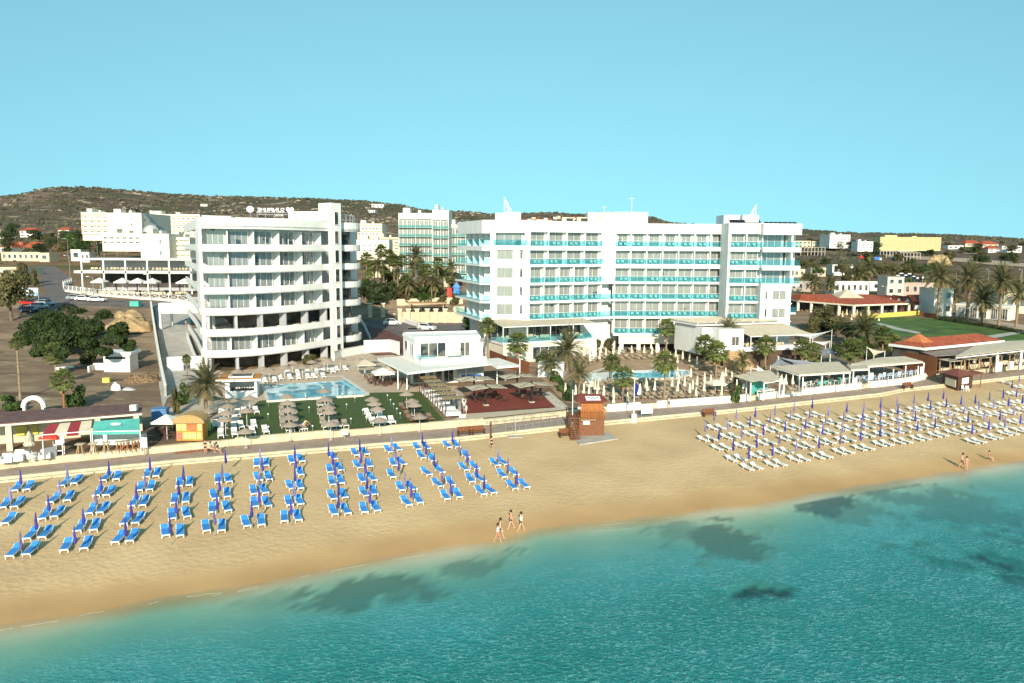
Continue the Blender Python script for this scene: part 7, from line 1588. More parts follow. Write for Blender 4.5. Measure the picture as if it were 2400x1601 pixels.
for pr, x, y, rz, l in [(KV,919,763,12,'white crossover parked on the red forecourt beside the picket barrier'),(KW,1004,748,-6,'white estate car parked below the vine pergola'),(KV,1000,775,-20,'white car half hidden behind the pool house roof'),(KG,970,782,10,'dark grey car whose roof just shows above the pool house'),
    (KW,228,708,-4,'cream-white car, right one of the three in the left car park'),(KW,198,706,-8,'white car in the middle of three in the left car park'),(KS,178,704,-8,'silver car, left one of the three in the left car park'),(KS,108,716,-15,'silver car in the shade beside the blue billboard'),(KS,92,724,-15,'grey-silver car nearest the evergreen tree'),(KD,68,732,-15,'dark navy car partly hidden by the olive tree'),(KR,68,716,-15,'red car mostly hidden behind the silver ones')]:
    p = S(x, y); p.z += 0.06; pr.put(p, R(rz), l, 'cars parked around the hotels')
simple('skip_bin','teal waste skip on the bare ground right of the parked cars','skip',S(318,719),R(-4),[('bin_body',[(-1.1,1.1,-0.7,0.7,0.1,1.3)],TEAL),('bin_rim',[(-1.15,1.15,-0.75,0.75,1.3,1.38)],TEAL)])
board(72,706,3.8,2.0,'blue-and-white billboard at the road bend',m=mat('sky_print',(0.25,0.50,0.70),var=0.4,scale=0.9,c2=(0.75,0.8,0.82)),legs=2,z0=1.4,rz=10,name='billboard',cat='billboard')
board(61,822,1.7,0.6,'small grey tilted panel on a post in front of the evergreen tree',m=CONC,z0=1.8,rz=-20)

for i, q in enumerate([Z3(1970,1060),Z3(2115,1105),Z3(2020,1185),Z3(2205,1250),Z3(2070,1355),Z3(2245,1335),Z3(1125,1150),Z3(1120,1300),Z3(1125,1450),Z3(1550,1090),Z3(1590,1220),Z3(1630,1440),Z4(432,1075),Z4(467,1130),Z4(503,1180),Z4(540,1235),Z4(578,1290)]):
    p = S(*q); p.z = ground(p.x, p.y)+TURFUP; o = thing('garden_light', f'{ORD[i]} small white-topped garden light on the turf', 'garden light', p, 0, 'garden lights on the turf'); b = MB(); b.tube((0,0,0),(0,0,0.62),0.025); b.build('stem', METAL, o); b = MB(); b.lathe([(0.03,0.60),(0.10,0.66),(0.10,0.74),(0.03,0.8)],8); b.build('globe', SIGNW, o)
def bicycle(px, py, label):
    p = G(px, py, ZP); o = thing('bicycle', label, 'bicycle', p, R(20))
    for x in (-0.52,0.52):
        b = MB(); [b.tube((x+0.33*math.cos(6.283*i/14),0,0.34+0.33*math.sin(6.283*i/14)),(x+0.33*math.cos(6.283*(i+1)/14),0,0.34+0.33*math.sin(6.283*(i+1)/14)),0.02,n=4) for i in range(14)]; [b.tube((x,0,0.34),(x+0.33*math.cos(1.57*i),0,0.34+0.33*math.sin(1.57*i)),0.006,n=3) for i in range(4)]; b.build('wheel', RUBBER, o)
    b = MB(); [b.tube(a,c,0.022,n=5) for a,c in (((-0.52,0,0.34),(-0.18,0,0.85)),((-0.18,0,0.85),(0.35,0,0.85)),((0.35,0,0.85),(0.52,0,0.34)),((-0.05,0,0.34),(0.35,0,0.82)),((-0.05,0,0.34),(-0.18,0,0.85)),((-0.52,0,0.34),(-0.05,0,0.34)))]; b.build('frame', METAL, o)
    b = MB(); b.box(-0.3,-0.05,-0.07,0.07,0.93,0.98); b.build('saddle', RUBBER, o); b = MB(); b.tube((0.35,-0.25,1.0),(0.35,0.25,1.0),0.02); b.tube((0.35,0,0.82),(0.35,0,1.0),0.02); b.build('handlebar', METAL, o)
bicycle(1532,951,'bicycle leaning at the gap of the white promenade wall, left one'); bicycle(1547,949,'bicycle leaning at the gap of the white promenade wall, right one')
# ---------------------------------------------------------------- restaurant terrace on the long hotel's ground storey
def terrace_restaurant():
    o = thing('restaurant_terrace', 'raised restaurant terrace with a long beige awning and teal glass railing, on the long hotel', 'restaurant terrace')
    a, c = AT(1178,760,139.0), AT(1405,760,147.5); M, L = frame_of((a.x,a.y), (c.x,c.y)); z = 6.9; D = 8.3
    b = MB(); b.box(0,L*0.92,-0.1,D,z-0.45,z,0,M); b.build('floor_slab', WHITE2, o); b = MB(); b.box(0.2,L*0.9,0.1,D,2.6,z-0.45,0,M); b.build('base_wall', CREAMW, o)
    window_part(o, M, L*0.30, L*0.62, 3.6, 5.9, 0.09, PANED, div=4)
    b = MB(); b.box(0,L*0.93,-0.06,-0.02,z+0.05,z+1.1,0,M); b.box(-0.03,0.0,-0.06,4,z+0.05,z+1.1,0,M); b.build('glass_railing', TEALG, o)
    M2 = M; P = [M @ Vector(q) for q in ((0.2,0.3,z+2.75),(L*0.985,0.3,z+2.75),(L*0.97,D-1.0,z+3.45),(0.2,D-1.0,z+3.45))]; b = MB(); b.slab(P[0],P[1],P[2],P[3],0.08); b.build('awning', CANVAS, o)
    b = MB(); b.tube(P[0], P[1], 0.11, n=4)
    for i in range(5): x = 0.25+(L*0.965-0.25)*i/4; b.tube(M @ Vector((x,0.3,z)), M @ Vector((x,0.3,z+2.75)), 0.09, n=4)
    b.build('awning_frame', WHITE2, o)
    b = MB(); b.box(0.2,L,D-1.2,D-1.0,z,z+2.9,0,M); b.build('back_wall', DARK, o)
    for i in range(6): x = 0.8+i*(L-1.5)/6; window_part(o, M, x, x+(L-1.5)/6-0.3, z+0.1, z+2.6, D-1.22, PANED, div=2)
    rn = random.Random(4); b = MB()
    for i in range(22): chairset(b, M, 1+rn.random()*(L*0.85), rn.uniform(0.6,4.5), z, rn)
    b.build('terrace_chairs', YCHAIR, o)
    s = thing('curved_stair', 'white curved stair rising to the restaurant terrace from the pool garden', 'stair'); b = MB()
    for i in range(12):
        t = i/11; x = L*0.93-0.2*i*0.5; y = 0.3-i*0.28+0.03*i*i*0.3; q = M @ Vector((x,y,0)); b.cbox((q.x,q.y,2.5),1.6,0.5,(z-0.2-2.5)*(1-t)+0.2,0,R(30+t*25))
    b.build('steps', WHW, s)
terrace_restaurant()
# closed cream parasols and wicker loungers round the curved pool
CP = Proto(parasol_proto(CANVAC, h=2.75, r=0.26, z0=0.95))
TIPS = [(670,450),(730,470),(705,525),(823,440),(883,460),(810,500),(970,430),(965,490),(1032,450),(1178,440),(1258,410),(1323,435),(1402,395),(1413,450),(1470,435),(1545,485),(1620,510),(1685,475),(1705,545),(1765,505),(1845,530),(1932,560),
 (795,835),(760,830),(630,870),(690,905),(860,895),(783,930),(840,960),(970,915),(1000,955),(1168,950),(1190,710),(1345,810),(1357,845),(1445,840),(1275,875),(1645,800),(1720,770),(1708,850),(1705,680),(1788,795),(1860,700),(1880,830),(1852,870),(1932,785),(1977,900),(2017,750),(2012,850),(2088,775),(2262,870),(2258,690),(2330,735),(420,870),(535,890),(560,470)]
TIPS.sort()
for i, q in enumerate(TIPS):
    p = S(*Z5(*q), up=2.35); p.y = max(p.y, pb(p.x)+1.5); back = q[1] < 600; k = len([t for t in TIPS if (t[1] < 600) == back and t[0] < q[0]])
    CP.put(p, rnd.uniform(0,6), f'{ORD[k]} closed cream parasol from the left, {"behind" if back else "in front of"} the curved pool', 'closed cream parasols around the curved pool', sc=0.86)
rn8 = random.Random(12); POOLPX = [(1330,900,1640,850)]
spots = []
def inpool(px, py): return 1355 < px < 1620 and 850 < py < 897
for row, (y0, y1, x0, x1, n) in enumerate([(823,828,1345,1640,17),(832,836,1340,1660,19),(841,843,1338,1690,20),(850,848,1330,1400,5),(852,854,1560,1700,9),(868,860,1625,1720,6),(884,878,1640,1725,6),(901,899,1400,1720,20),(912,908,1395,1730,21),(924,918,1400,1725,20),(936,930,1412,1725,19),(950,942,1425,1730,18)]):
    for i in range(n):
        t = (i+0.3*rn8.random())/(n-1); px, py = x0+(x1-x0)*t, y0+(y1-y0)*t
        if inpool(px, py): continue
        spots.append((row, i, px, py))
lab_rows = ['row along the white facade', 'second row behind the pool', 'row on the far pool rim', 'row left of the pool', 'row right behind the pool', 'short row right of the pool', 'shorter row right of the pool', 'first row on the near pool rim', 'second row before the pool', 'third row before the pool', 'fourth row before the pool', 'front row at the promenade wall']
cnt = {}
for (row, i, px, py) in spots:
    cnt[row] = cnt.get(row, -1)+1; p = S(px, py); p.z += 0.06
    if p.y < pb(p.x)+1.3: continue
    LG.put(p, YAW+R(rn8.uniform(-12,12)+(0 if row > 6 else 180*(row < 3 and 0))), f'{ORD[cnt[row]]} wicker lounger from the left, {lab_rows[row]}', 'wicker loungers around the curved pool')
def open_parasol(px, py, label, m=CANVAC, sc=1.0):
    o = square_parasol(m); p = S(px, py); o.location = p; o['label'] = label; o.scale = (sc,sc,sc); o.rotation_euler = (0,0,R(20))
open_parasol(1676,925,'open cream parasol at the near right of the curved pool',sc=0.8)
open_parasol(1385,922,'half-open cream parasol behind the lifeguard tower',sc=0.6)
o = parasol_proto(CANVAC, h=3.2, name='folded_parasol', r=0.55, z0=0.9); o.location = S(1692,920); o['label'] = 'large half-folded cream parasol right of the open one'
o = parasol_proto(CANVAC, h=3.2, name='folded_parasol', r=0.75, z0=0.6); o.location = S(1276,838); o['label'] = 'wide folded cream parasol by the terrace wall, left of the curved pool'
# ---------------------------------------------------------------- right-hand restaurants
def wrestaurant():
    Y = 140; o = thing('restaurant_building', 'white two-level restaurant with a slatted beige pergola roof, right of the curved pool', 'restaurant')
    a, c = AT(1686,760,Y-1), AT(1885,760,Y+5); M, L = frame_of((a.x,a.y),(c.x,c.y)); zr = AT(1760,768,Y).z; zf = AT(1760,822,Y-2).z
    b = MB(); b.box(0,4.4,0,12,zf-0.9,zr-0.3,0,M); b.box(4.4,L,8,12,2.4,zr-0.3,0,M); b.box(4.4,5.2,0,0.5,zf,zr-0.3,0,M); b.build('wall', WHITE, o)
    b = MB(); b.box(-1.8,0.0,2.5,12,zf-1.2,zr-0.2,0,M); b.build('side_wall', WHITE, o)
    window_part(o, M, 2.6,4.2,zf+0.6,zf+2.3,-0.04,PANED,div=2)
    b = MB(); b.box(-2.2,L*0.92,4,14,zr,zr+0.2,0,M); b.build('roof', CANVAW, o); b = MB()
    for i in range(9): y = 4.2+i*1.1; b.box(-2.0,L*0.9,y,y+0.45,zr+0.55,zr+0.63,0,M)
    b.build('roof_slats', CANVAS, o); b = MB(); [b.box(x,x+0.15,4,14,zr+0.4,zr+0.54,0,M) for x in (-1.8,2,6,10,L*0.85)]; [b.box(x,x+0.1,4.1,4.2,zr+0.2,zr+0.4,0,M) for x in (-1.8,2,6,10)]; b.build('roof_frame', WHITE2, o)
    b = MB(); b.box(4.0,L*1.03,-1.6,8,zf-0.3,zf,0,M); b.build('terrace_floor', WHITE2, o); b = MB(); b.box(4.3,L,-1.2,8,2.4,zf-0.3,0,M); b.build('terrace_base', mat('dark_wood_cladding',(0.10,0.065,0.045),var=0.2,scale=1,world=True), o)
    b = MB(); [b.box(0.5+i*0.0,4.3,-1.3-i*0.4,-0.9-i*0.4,2.4,zf-0.25*i-0.2,0,M) for i in range(9)]; b.build('entrance_steps', WOODP, o)
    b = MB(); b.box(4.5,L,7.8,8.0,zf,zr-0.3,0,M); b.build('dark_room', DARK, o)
    for i in range(4): x = 6+i*2.4; window_part(o, M, x,x+2.0,zf+0.1,zf+2.3,7.78,PANED,div=2)
    P = [M @ Vector(q) for q in ((5.6,-1.4,zf+2.3),(L*1.05,-1.4,zf+2.3),(L*0.93,5.5,zr+0.1),(4.6,5.5,zr+0.1))]; b = MB(); b.slab(*P,0.06); b.build('sloping_awning', CANVAS, o)
    b = MB(); [b.tube(M @ Vector((x,-1.3,zf)), M @ Vector((x,-1.3,zf+2.3)),0.08,n=4) for x in (5.8,L*0.62,L*1.02)]; b.tube(P[0],P[1],0.09,n=4); b.build('awning_frame', WHITE2, o)
    rn = random.Random(9); b = MB(); [chairset(b, M, rn.uniform(6,L*0.98), rn.uniform(-0.9,5), zf, rn) for _ in range(18)]; b.build('terrace_chairs', YCHAIR, o)
    b = MB(); b.box(4.2,L*1.02,-1.55,-1.5,zf+0.05,zf+0.5,0,M); b.build('planter_rail', WHITE2, o)
wrestaurant()
def pavilion():
    p = G(1790,930,2.5); gz = 2.5; o = thing('massage_pavilion', 'small open pavilion with a beige canopy, lettered front beam and teal inner wall', 'pavilion')
    awn = [G(1745,856,gz+2.7), G(1800,858,gz+2.7), G(1828,891,gz+2.4), G(1788,894,gz+2.4)]; b = MB(); b.slab(G(1788,896,gz+2.35),G(1829,889,gz+2.35),G(1805,868,gz+2.9),G(1748,874,gz+2.9),0.06); b.build('canopy', CANVAS, o)
    q0, q1 = G(1791,894,gz+2.3), G(1828,888,gz+2.3); M, L = frame_of((q0.x,q0.y),(q1.x,q1.y)); b = MB(); b.box(-0.1,L+0.1,-0.08,0.02,gz+1.95,gz+2.4,0,M); bm_ = b.build('front_beam', WHITE2, o)
    text('lettering', 'MASSAGE', 0.36, BLACK, bm_, M @ Vector((L/2,-0.095,gz+2.17)), (R(90),0,math.atan2(q1.y-q0.y,q1.x-q0.x)), 0.006)
    b = MB(); b.box(0.1,L,2.2,2.35,gz,gz+1.9,0,M); b.build('teal_wall', TEAL, o); b = MB()
    for x, y in ((0,0),(L,0),(-2.3,0.6),(0,3),(L,3),(-2.3,3)): b.box(x-0.07,x+0.07,y-0.07,y+0.07,2.0,gz+2.4,0,M)
    b.build('post', WHITE2, o); b = MB(); b.box(0.3,L-0.4,0.5,1.4,gz+0.6,gz+0.75,0,M); [b.box(x,x+0.08,y,y+0.08,gz,gz+0.6,0,M) for x in (0.35,L-0.5) for y in (0.55,1.3)]; b.build('massage_table', WHITE2, o)
    for x in (-0.6, L+0.5): b = MB(); b.lathe([(0.22,0),(0.3,0.6)],10,c=tuple(M @ Vector((x,-0.2,gz)))); b.build('flower_pot', WHITE2, o)
    b = MB(); b.slab(M @ Vector((-2.6,0.2,gz+2.4)),M @ Vector((0,0.2,gz+2.45)),M @ Vector((0.3,3.4,gz+2.9)),M @ Vector((-2.7,3.4,gz+2.9)),0.05); b.build('side_canopy', CANVAS, o)
pavilion()
awning('restaurant_awning','wide beige awning roof over white seats, by the promenade wall',[(1873,880),(1994,873),(1966,850),(1925,851),(1830,860),(1806,858)],2.7,CANVAS,[(1880,922),(1925,918),(1975,912),(1990,905),(1836,925),(1872,918)],ground_z=2.6,zs=[2.5,2.5,2.95,2.95,2.95,2.85])
awning('restaurant_awning','beige awning roof over blue seats, right of the wide one',[(2020,861),(2163,849),(2120,837),(2060,840),(1995,855)],2.7,CANVAS,[(2035,903),(2092,897),(2150,890),(2121,884),(2163,884)],ground_z=2.6,zs=[2.5,2.5,2.95,2.95,2.8])
awning('small_awning','small low beige awning linking the two awning restaurants',[(1995,868),(2036,866),(2030,856),(1985,858)],2.6,CANVAS,[(1998,905),(2034,900)],ground_z=2.6)
def scatter_seats(x0, x1, ya, yb, n, cp, tp, where, grp, seed):
    rn = random.Random(seed); k = 0; P = []
    for i in range(n):
        for _ in range(30):
            t = rn.random(); px = x0+(x1-x0)*t; py = ya(px)+rn.uniform(0, yb); q = G(px, py, 2.6)
            if all((q-r_).length > 0.62 for r_ in P) and q.y > pb(q.x)+1.0: P.append(q); break
    P.sort(key=lambda q: q.x)
    for k, q in enumerate(P):
        pr = tp if k % 3 == 1 else (cp if not isinstance(cp, tuple) else cp[k % len(cp)]); pr.put(q, rn.uniform(0,6.28), f'{ORD[k]} piece of seating from the left {where}', grp)
scatter_seats(1885,1985,lambda x: 905-(x-1885)*0.10,16,52,(CWH,CWH,CTE),TWH,'under the wide beige awning','white tables and chairs of the awning restaurant',21)
scatter_seats(2000,2150,lambda x: 893-(x-2000)*0.10,13,56,(CBL,CBL,CWH),TWH,'under the awning with blue seats','blue and white seats of the second awning restaurant',22)
for x, l in ((1831,'left'),(1841,'middle'),(1857,'right')):
    CP.put(G(x,915,2.6), 0, f'closed cream parasol beside the massage pavilion, {l} of three', 'closed cream parasols beside the massage pavilion', sc=0.9)
for i, (x, y) in enumerate([(1845,920),(1855,914),(1862,921),(1872,915)]): LG.put(G(x,y,2.6), YAW, f'{ORD[i]} wicker lounger from the left between pavilion and awning restaurant', 'wicker loungers beside the pavilion')
board(2003,905,0.85,1.0,'white menu board on an easel by the wall gap',z0=0.2); board(2041,897,0.8,1.1,'white board with a yellow cross sign, at the start of the blue seats',z0=0.5)
board(2158,888,0.5,1.4,'tall white panel at the right end of the awning with blue seats',z0=0.3)
def sail(pts, label, m=CANVAG):
    P = [G(x, y, z) for x, y, z in pts]; o = thing('shade_sail', label, 'shade sail'); c = sum(P, Vector())/len(P)-Vector((0,0,0.35)); b = MB(); n = len(P); k = 6; vs = []; 
    for i in range(n):
        a, d = P[i], P[(i+1)%n]
        for t in range(k): u = t/k; q = a.lerp(d, u); vs.append(q.lerp(c, 0.25*math.sin(math.pi*u)))
    m_ = len(vs); b.add(vs+[v+Vector((0,0,0.03)) for v in vs]+[c, c+Vector((0,0,0.03))], [((i+1)%m_, i, 2*m_) for i in range(m_)]+[(m_+i, m_+(i+1)%m_, 2*m_+1) for i in range(m_)]+[(i,(i+1)%m_,m_+(i+1)%m_,m_+i) for i in range(m_)]); b.build('fabric', m, o)
    for q in P: b = MB(); gz = 2.7; b.tube((q.x,q.y,gz-0.3), q+Vector((0,0,0.15)), 0.06); b.build('post', WHITE2, o)
sail([(1823,836,5.8),(1806,858,5.2),(1860,856,5.3)],'pointed grey sail between the palms, left of the wide beige awning')
sail([(1825,838,5.9),(1890,845,5.6),(1925,850,5.4),(1870,858,5.2)],'dark blue-grey sail stretched over the wide beige awning')
sail([(1915,817,5.5),(1948,813,6.2),(1965,828,5.4),(1925,836,5.2)],'blue-grey sail behind the fan palms, above the beige awning')
sail([(1946,832,6.2),(2004,853,5.3),(1960,845,5.2)],'blue-grey sail running down to the right, between the palms')
sail([(2032,814,6.4),(2074,824,5.8),(2048,834,5.0)],'pale beige sail left of the tall fan palm', CANVAS)
sail([(1760,862,5.9),(1775,859,5.8),(1830,884,5.0),(1800,876,5.1)],'narrow beige sail above the massage pavilion', CANVAW)
sail([(1860,785,7.6),(1905,795,7.3),(1950,775,8.0),(1900,782,7.6)],'white slatted sail beside the raised awning restaurant', CANVAW)
sail([(1905,800,6.6),(1945,800,6.5),(1935,812,6.0)],'white low sail at the right end of the raised awning restaurant', CANVAW)
# brown bar with red tiled roof
def hiproof(b, x0, x1, y0, y1, z, h, M=None, ridge=0.5, mi=0, ov=0.0, top=None):
    xm0, xm1 = x0+(x1-x0)*0.5*(1-ridge), x1-(x1-x0)*0.5*(1-ridge); ym = (y0+y1)/2
    vs = [Vector(q) for q in ((x0,y0,z),(x1,y0,z),(x1,y1,z),(x0,y1,z),(xm0,ym,z+h),(xm1,ym,z+h))]
    if M is not None: vs = [M @ v for v in vs]
    b.add(vs, [(0,1,5,4),(1,2,5),(2,3,4,5),(3,0,4),(3,2,1,0)], mi)
def tiled_bar():
    z = 2.6; o = thing('tiled_bar', 'beach restaurant with a red tiled hip roof on white eaves and brown plank walls', 'restaurant')
    q = [G(2168,815,z+4.2), G(2355,797,z+4.2)]; M, L = frame_of((q[0].x,q[0].y),(q[1].x,q[1].y)); b = MB(); b.box(0,L,0,7,z+3.7,z+4.15,0,M); b.build('eaves', WHITE2, o)
    b = MB(); hiproof(b,0.15,L-0.15,0.15,6.85,z+4.16,1.15,M,0.75); b.build('roof', TILE, o); b = MB(); hiproof(b,1.5,5.5,1.5,5.5,z+4.5,1.7,M,0.02); b.build('roof_cap', TILEO, o)
    b = MB(); b.box(0.5,L*0.9,0.6,6.5,z-0.5,z+3.7,0,M); b.build('wall', DARK, o)
    r0, r1 = G(2128,822,z+3.5), G(2255,834,z+3.1); b = MB(); b.slab(G(2190,836,z+3.05),G(2256,832,z+3.05),G(2300,808,z+3.6),G(2115,812,z+3.6),0.08); b.build('low_roof', mat('grey_brown_roof',(0.24,0.19,0.16),var=0.15,scale=1,world=True), o)
    b = MB(); a, c = G(2118,866,z), G(2192,880,z); d = c-a
    for i in range(22): p = a+d*(i/21.0); b.cbox((p.x,p.y,z-0.4),0.34,0.08,3.5+0.2*((i*7)%3)/3,0,math.atan2(d.y,d.x))
    b.build('plank_wall', WOODB, o); b = MB(); b.cbox((a.x+d.x*0.5,a.y+d.y*0.5,z+1.2),d.length*0.98,0.05,0.1,0,math.atan2(d.y,d.x)); b.build('plank_rail', WOODD, o)
    b = MB(); b.slab(G(2240,836,z+3.3),G(2440,815,z+3.3),G(2440,797,z+3.8),G(2300,803,z+3.8),0.1); b.build('long_pale_roof', CANVAS, o)
    b = MB(); b.tube(G(2240,839,z+3.2),G(2440,818,z+3.2),0.12,n=4); b.build('roof_beam', WHITE2, o)
    for x, y in ((2334,868),(2390,862)): p = G(x, y, z); b = MB(); b.cbox((p.x,p.y,z-0.3),0.4,0.4,3.5); b.build('post', WHITE2, o)
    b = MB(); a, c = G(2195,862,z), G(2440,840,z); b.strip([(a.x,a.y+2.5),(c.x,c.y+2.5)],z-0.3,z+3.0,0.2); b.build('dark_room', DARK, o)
tiled_bar()
def pergola_proto():
    o = thing('pergola_booth', 'x', 'pergola'); b = MB()
    for x in (-1.3,1.3):
        for y in (-1.0,1.0): b.box(x-0.06,x+0.06,y-0.06,y+0.06,0,2.3)
    b.build('post', WOODP, o); b = MB(); b.slab((-1.5,-1.2,2.3),(1.5,-1.2,2.3),(1.5,1.2,2.42),(-1.5,1.2,2.42),0.06); b.build('canopy', CANVAS, o)
    b = MB(); b.box(-1.1,1.1,0.6,0.95,0.1,0.45); b.box(-1.1,1.1,0.9,1.0,0.45,0.9); b.build('sofa', YCHAIR, o); b = MB(); b.box(-0.5,0.5,-0.4,0.1,0.4,0.46); b.box(-0.05,0.05,-0.2,-0.1,0,0.4); b.build('low_table', WOODB, o); return o
PB_ = Proto(pergola_proto())
for i, (x, y) in enumerate([(2226,876),(2260,871),(2294,867),(2365,858),(2400,855),(2322,862)]): PB_.put(G(x, y, 2.6), R(20), f'pergola booth with beige canopy before the tiled bar, foot {["first","second","third","fifth","last","fourth"][i]} from the left', 'pergola booths of the tiled bar')
simple('white_counter','white rounded counter screen between the pergola booths and the promenade','counter',G(2341,870,2.3),R(20),[('counter_body',[(-0.5,0.5,-0.2,0.2,0,1.7)],WHITE2)])
simple('white_counter','white box counter farther right along the promenade','counter',G(2368,866,2.3),R(20),[('counter_body',[(-0.45,0.45,-0.25,0.25,0,1.5)],WHITE2)])
def globe(px, py, label, pyb):
    p = S(px, pyb); t = AT(px, py, p.y); o = thing('globe_lamp', label, 'lamp', p); b = MB(); b.tube((0,0,0),(0,0,t.z-p.z),0.06); b.build('pole', METAL, o); b = MB(); b.lathe([(0.05,-0.5),(0.36,-0.35),(0.5,0),(0.36,0.35),(0.05,0.5)],12); g = b.build('globe', SIGNW, o, smooth=True); g.location = (0,0,t.z-p.z)
globe(1915,643,'white globe lamp left of the bungalows, beside the hotel corner',676); globe(1997,648,'white globe lamp in the middle of the bungalows',676); globe(2148,652,'white globe lamp above the brown-tiled roofs, left one',690); globe(2160,651,'white globe lamp above the brown-tiled roofs, right one',690)
def brown_kiosk():
    z = 1.35; a, c = S(2208,898), S(2244,916); e = S(2278,909); o = thing('beach_kiosk', 'dark brown wooden beach kiosk with a maroon roof and pale sign boards, on the sand', 'kiosk')
    A, C, E = Vector((a.x,a.y,0)), Vector((c.x,c.y,0)), Vector((e.x,e.y,0)); F = A+(E-C); b = MB(); b.prism([(p.x,p.y) for p in (A,C,E,F)], z-0.6, z+2.3); b.build('wall', WOODD, o)
    cen = (A+C+E+F)/4; b = MB(); Q = [cen+(p-cen)*1.28 for p in (A,C,E,F)]; T = cen+Vector((0,0,z+3.0)); b.add([(p.x,p.y,z+2.3) for p in Q]+[tuple(T)], [(0,1,4),(1,2,4),(2,3,4),(3,0,4),(3,2,1,0)]); b.build('roof', mat('maroon_boards',(0.22,0.07,0.05),var=0.15,scale=2), o)
    M, L = frame_of((A.x,A.y),(C.x,C.y)); b = MB(); b.box(L*0.22,L*0.88,-0.08,-0.02,z+0.4,z+1.6,0,M); b.build('sign_board', CREAMW, o); M2, L2 = frame_of((C.x,C.y),(E.x,E.y)); b = MB(); b.box(L2*0.25,L2*0.7,-0.08,-0.02,z+0.9,z+1.9,0,M2); b.build('serving_hatch', SIGNW, o)
    b = MB(); b.slab(M2 @ Vector((L2*0.6,-0.6,z+2.2)), M2 @ Vector((L2*1.6,-0.6,z+2.2)), M2 @ Vector((L2*1.6,1.5,z+2.35)), M2 @ Vector((L2*0.6,1.5,z+2.35)),0.12); b.tube(M2 @ Vector((L2*1.4,-0.4,z-0.5)), M2 @ Vector((L2*1.4,-0.4,z+2.2)),0.07); b.build('side_shade', WOODB, o)
brown_kiosk()
CWH.put(near_place(S(2258,917)), R(20), 'white plastic chair in front of the brown kiosk, left one', 'white chairs before the brown kiosk'); CWH.put(near_place(S(2267,918)), R(-10), 'white plastic chair in front of the brown kiosk, right one', 'white chairs before the brown kiosk')
# ---------------------------------------------------------------- houses of the town
def house(px0, px1, yb, yt, label, m=WHITE, roof=None, depth=9.0, nw=3, fl=1, rh=1.6, cat='house', name='house', pane=None, ridge=0.5, ov=0.5, rmat=None, rz=0.0, flatpar=True, dark=False):
    p = S((px0+px1)/2, yb); Y = p.y; a, c = AT(px0, yb, Y), AT(px1, yb, Y); W = c.x-a.x; zt = AT((px0+px1)/2, yt, Y).z; h = max(2.2, zt-p.z); o = thing(name, label, cat, (a.x, Y, p.z), rz)
    hb = h if not roof else max(2.0, h-rh); b = MB(); b.box(0,W,0,depth,-1.5,hb); b.build('wall', m, o)
    if roof: b = MB(); hiproof(b,-ov,W+ov,-ov,depth+ov,hb,rh,None,ridge); b.build('roof', rmat or TILE, o)
    elif flatpar: b = MB(); b.box(-0.12,W+0.12,-0.12,0.1,hb-0.25,hb+0.25); b.box(-0.12,0.1,0.1,depth,hb-0.25,hb+0.25); b.box(W-0.1,W+0.12,0.1,depth,hb-0.25,hb+0.25); b.build('parapet', m, o)
    fh = hb/fl
    for f in range(fl):
        for i in range(nw):
            x = W*(i+0.25)/nw; window_part(o, Matrix(), x, x+W/nw*0.5, f*fh+fh*0.32, f*fh+fh*0.78, -0.02, pane or PANED, div=1, fr=0.08)
    return o
TC = mat('cream_house', (0.62,0.53,0.38), var=0.07, scale=0.7, world=True); TW = mat('white_house', (0.70,0.67,0.60), var=0.05, scale=0.7, world=True); BRK = mat('brown_facade', (0.16,0.07,0.05), var=0.15, scale=1, world=True); GC = mat('raw_concrete', (0.36,0.31,0.26), var=0.12, scale=0.6, world=True)
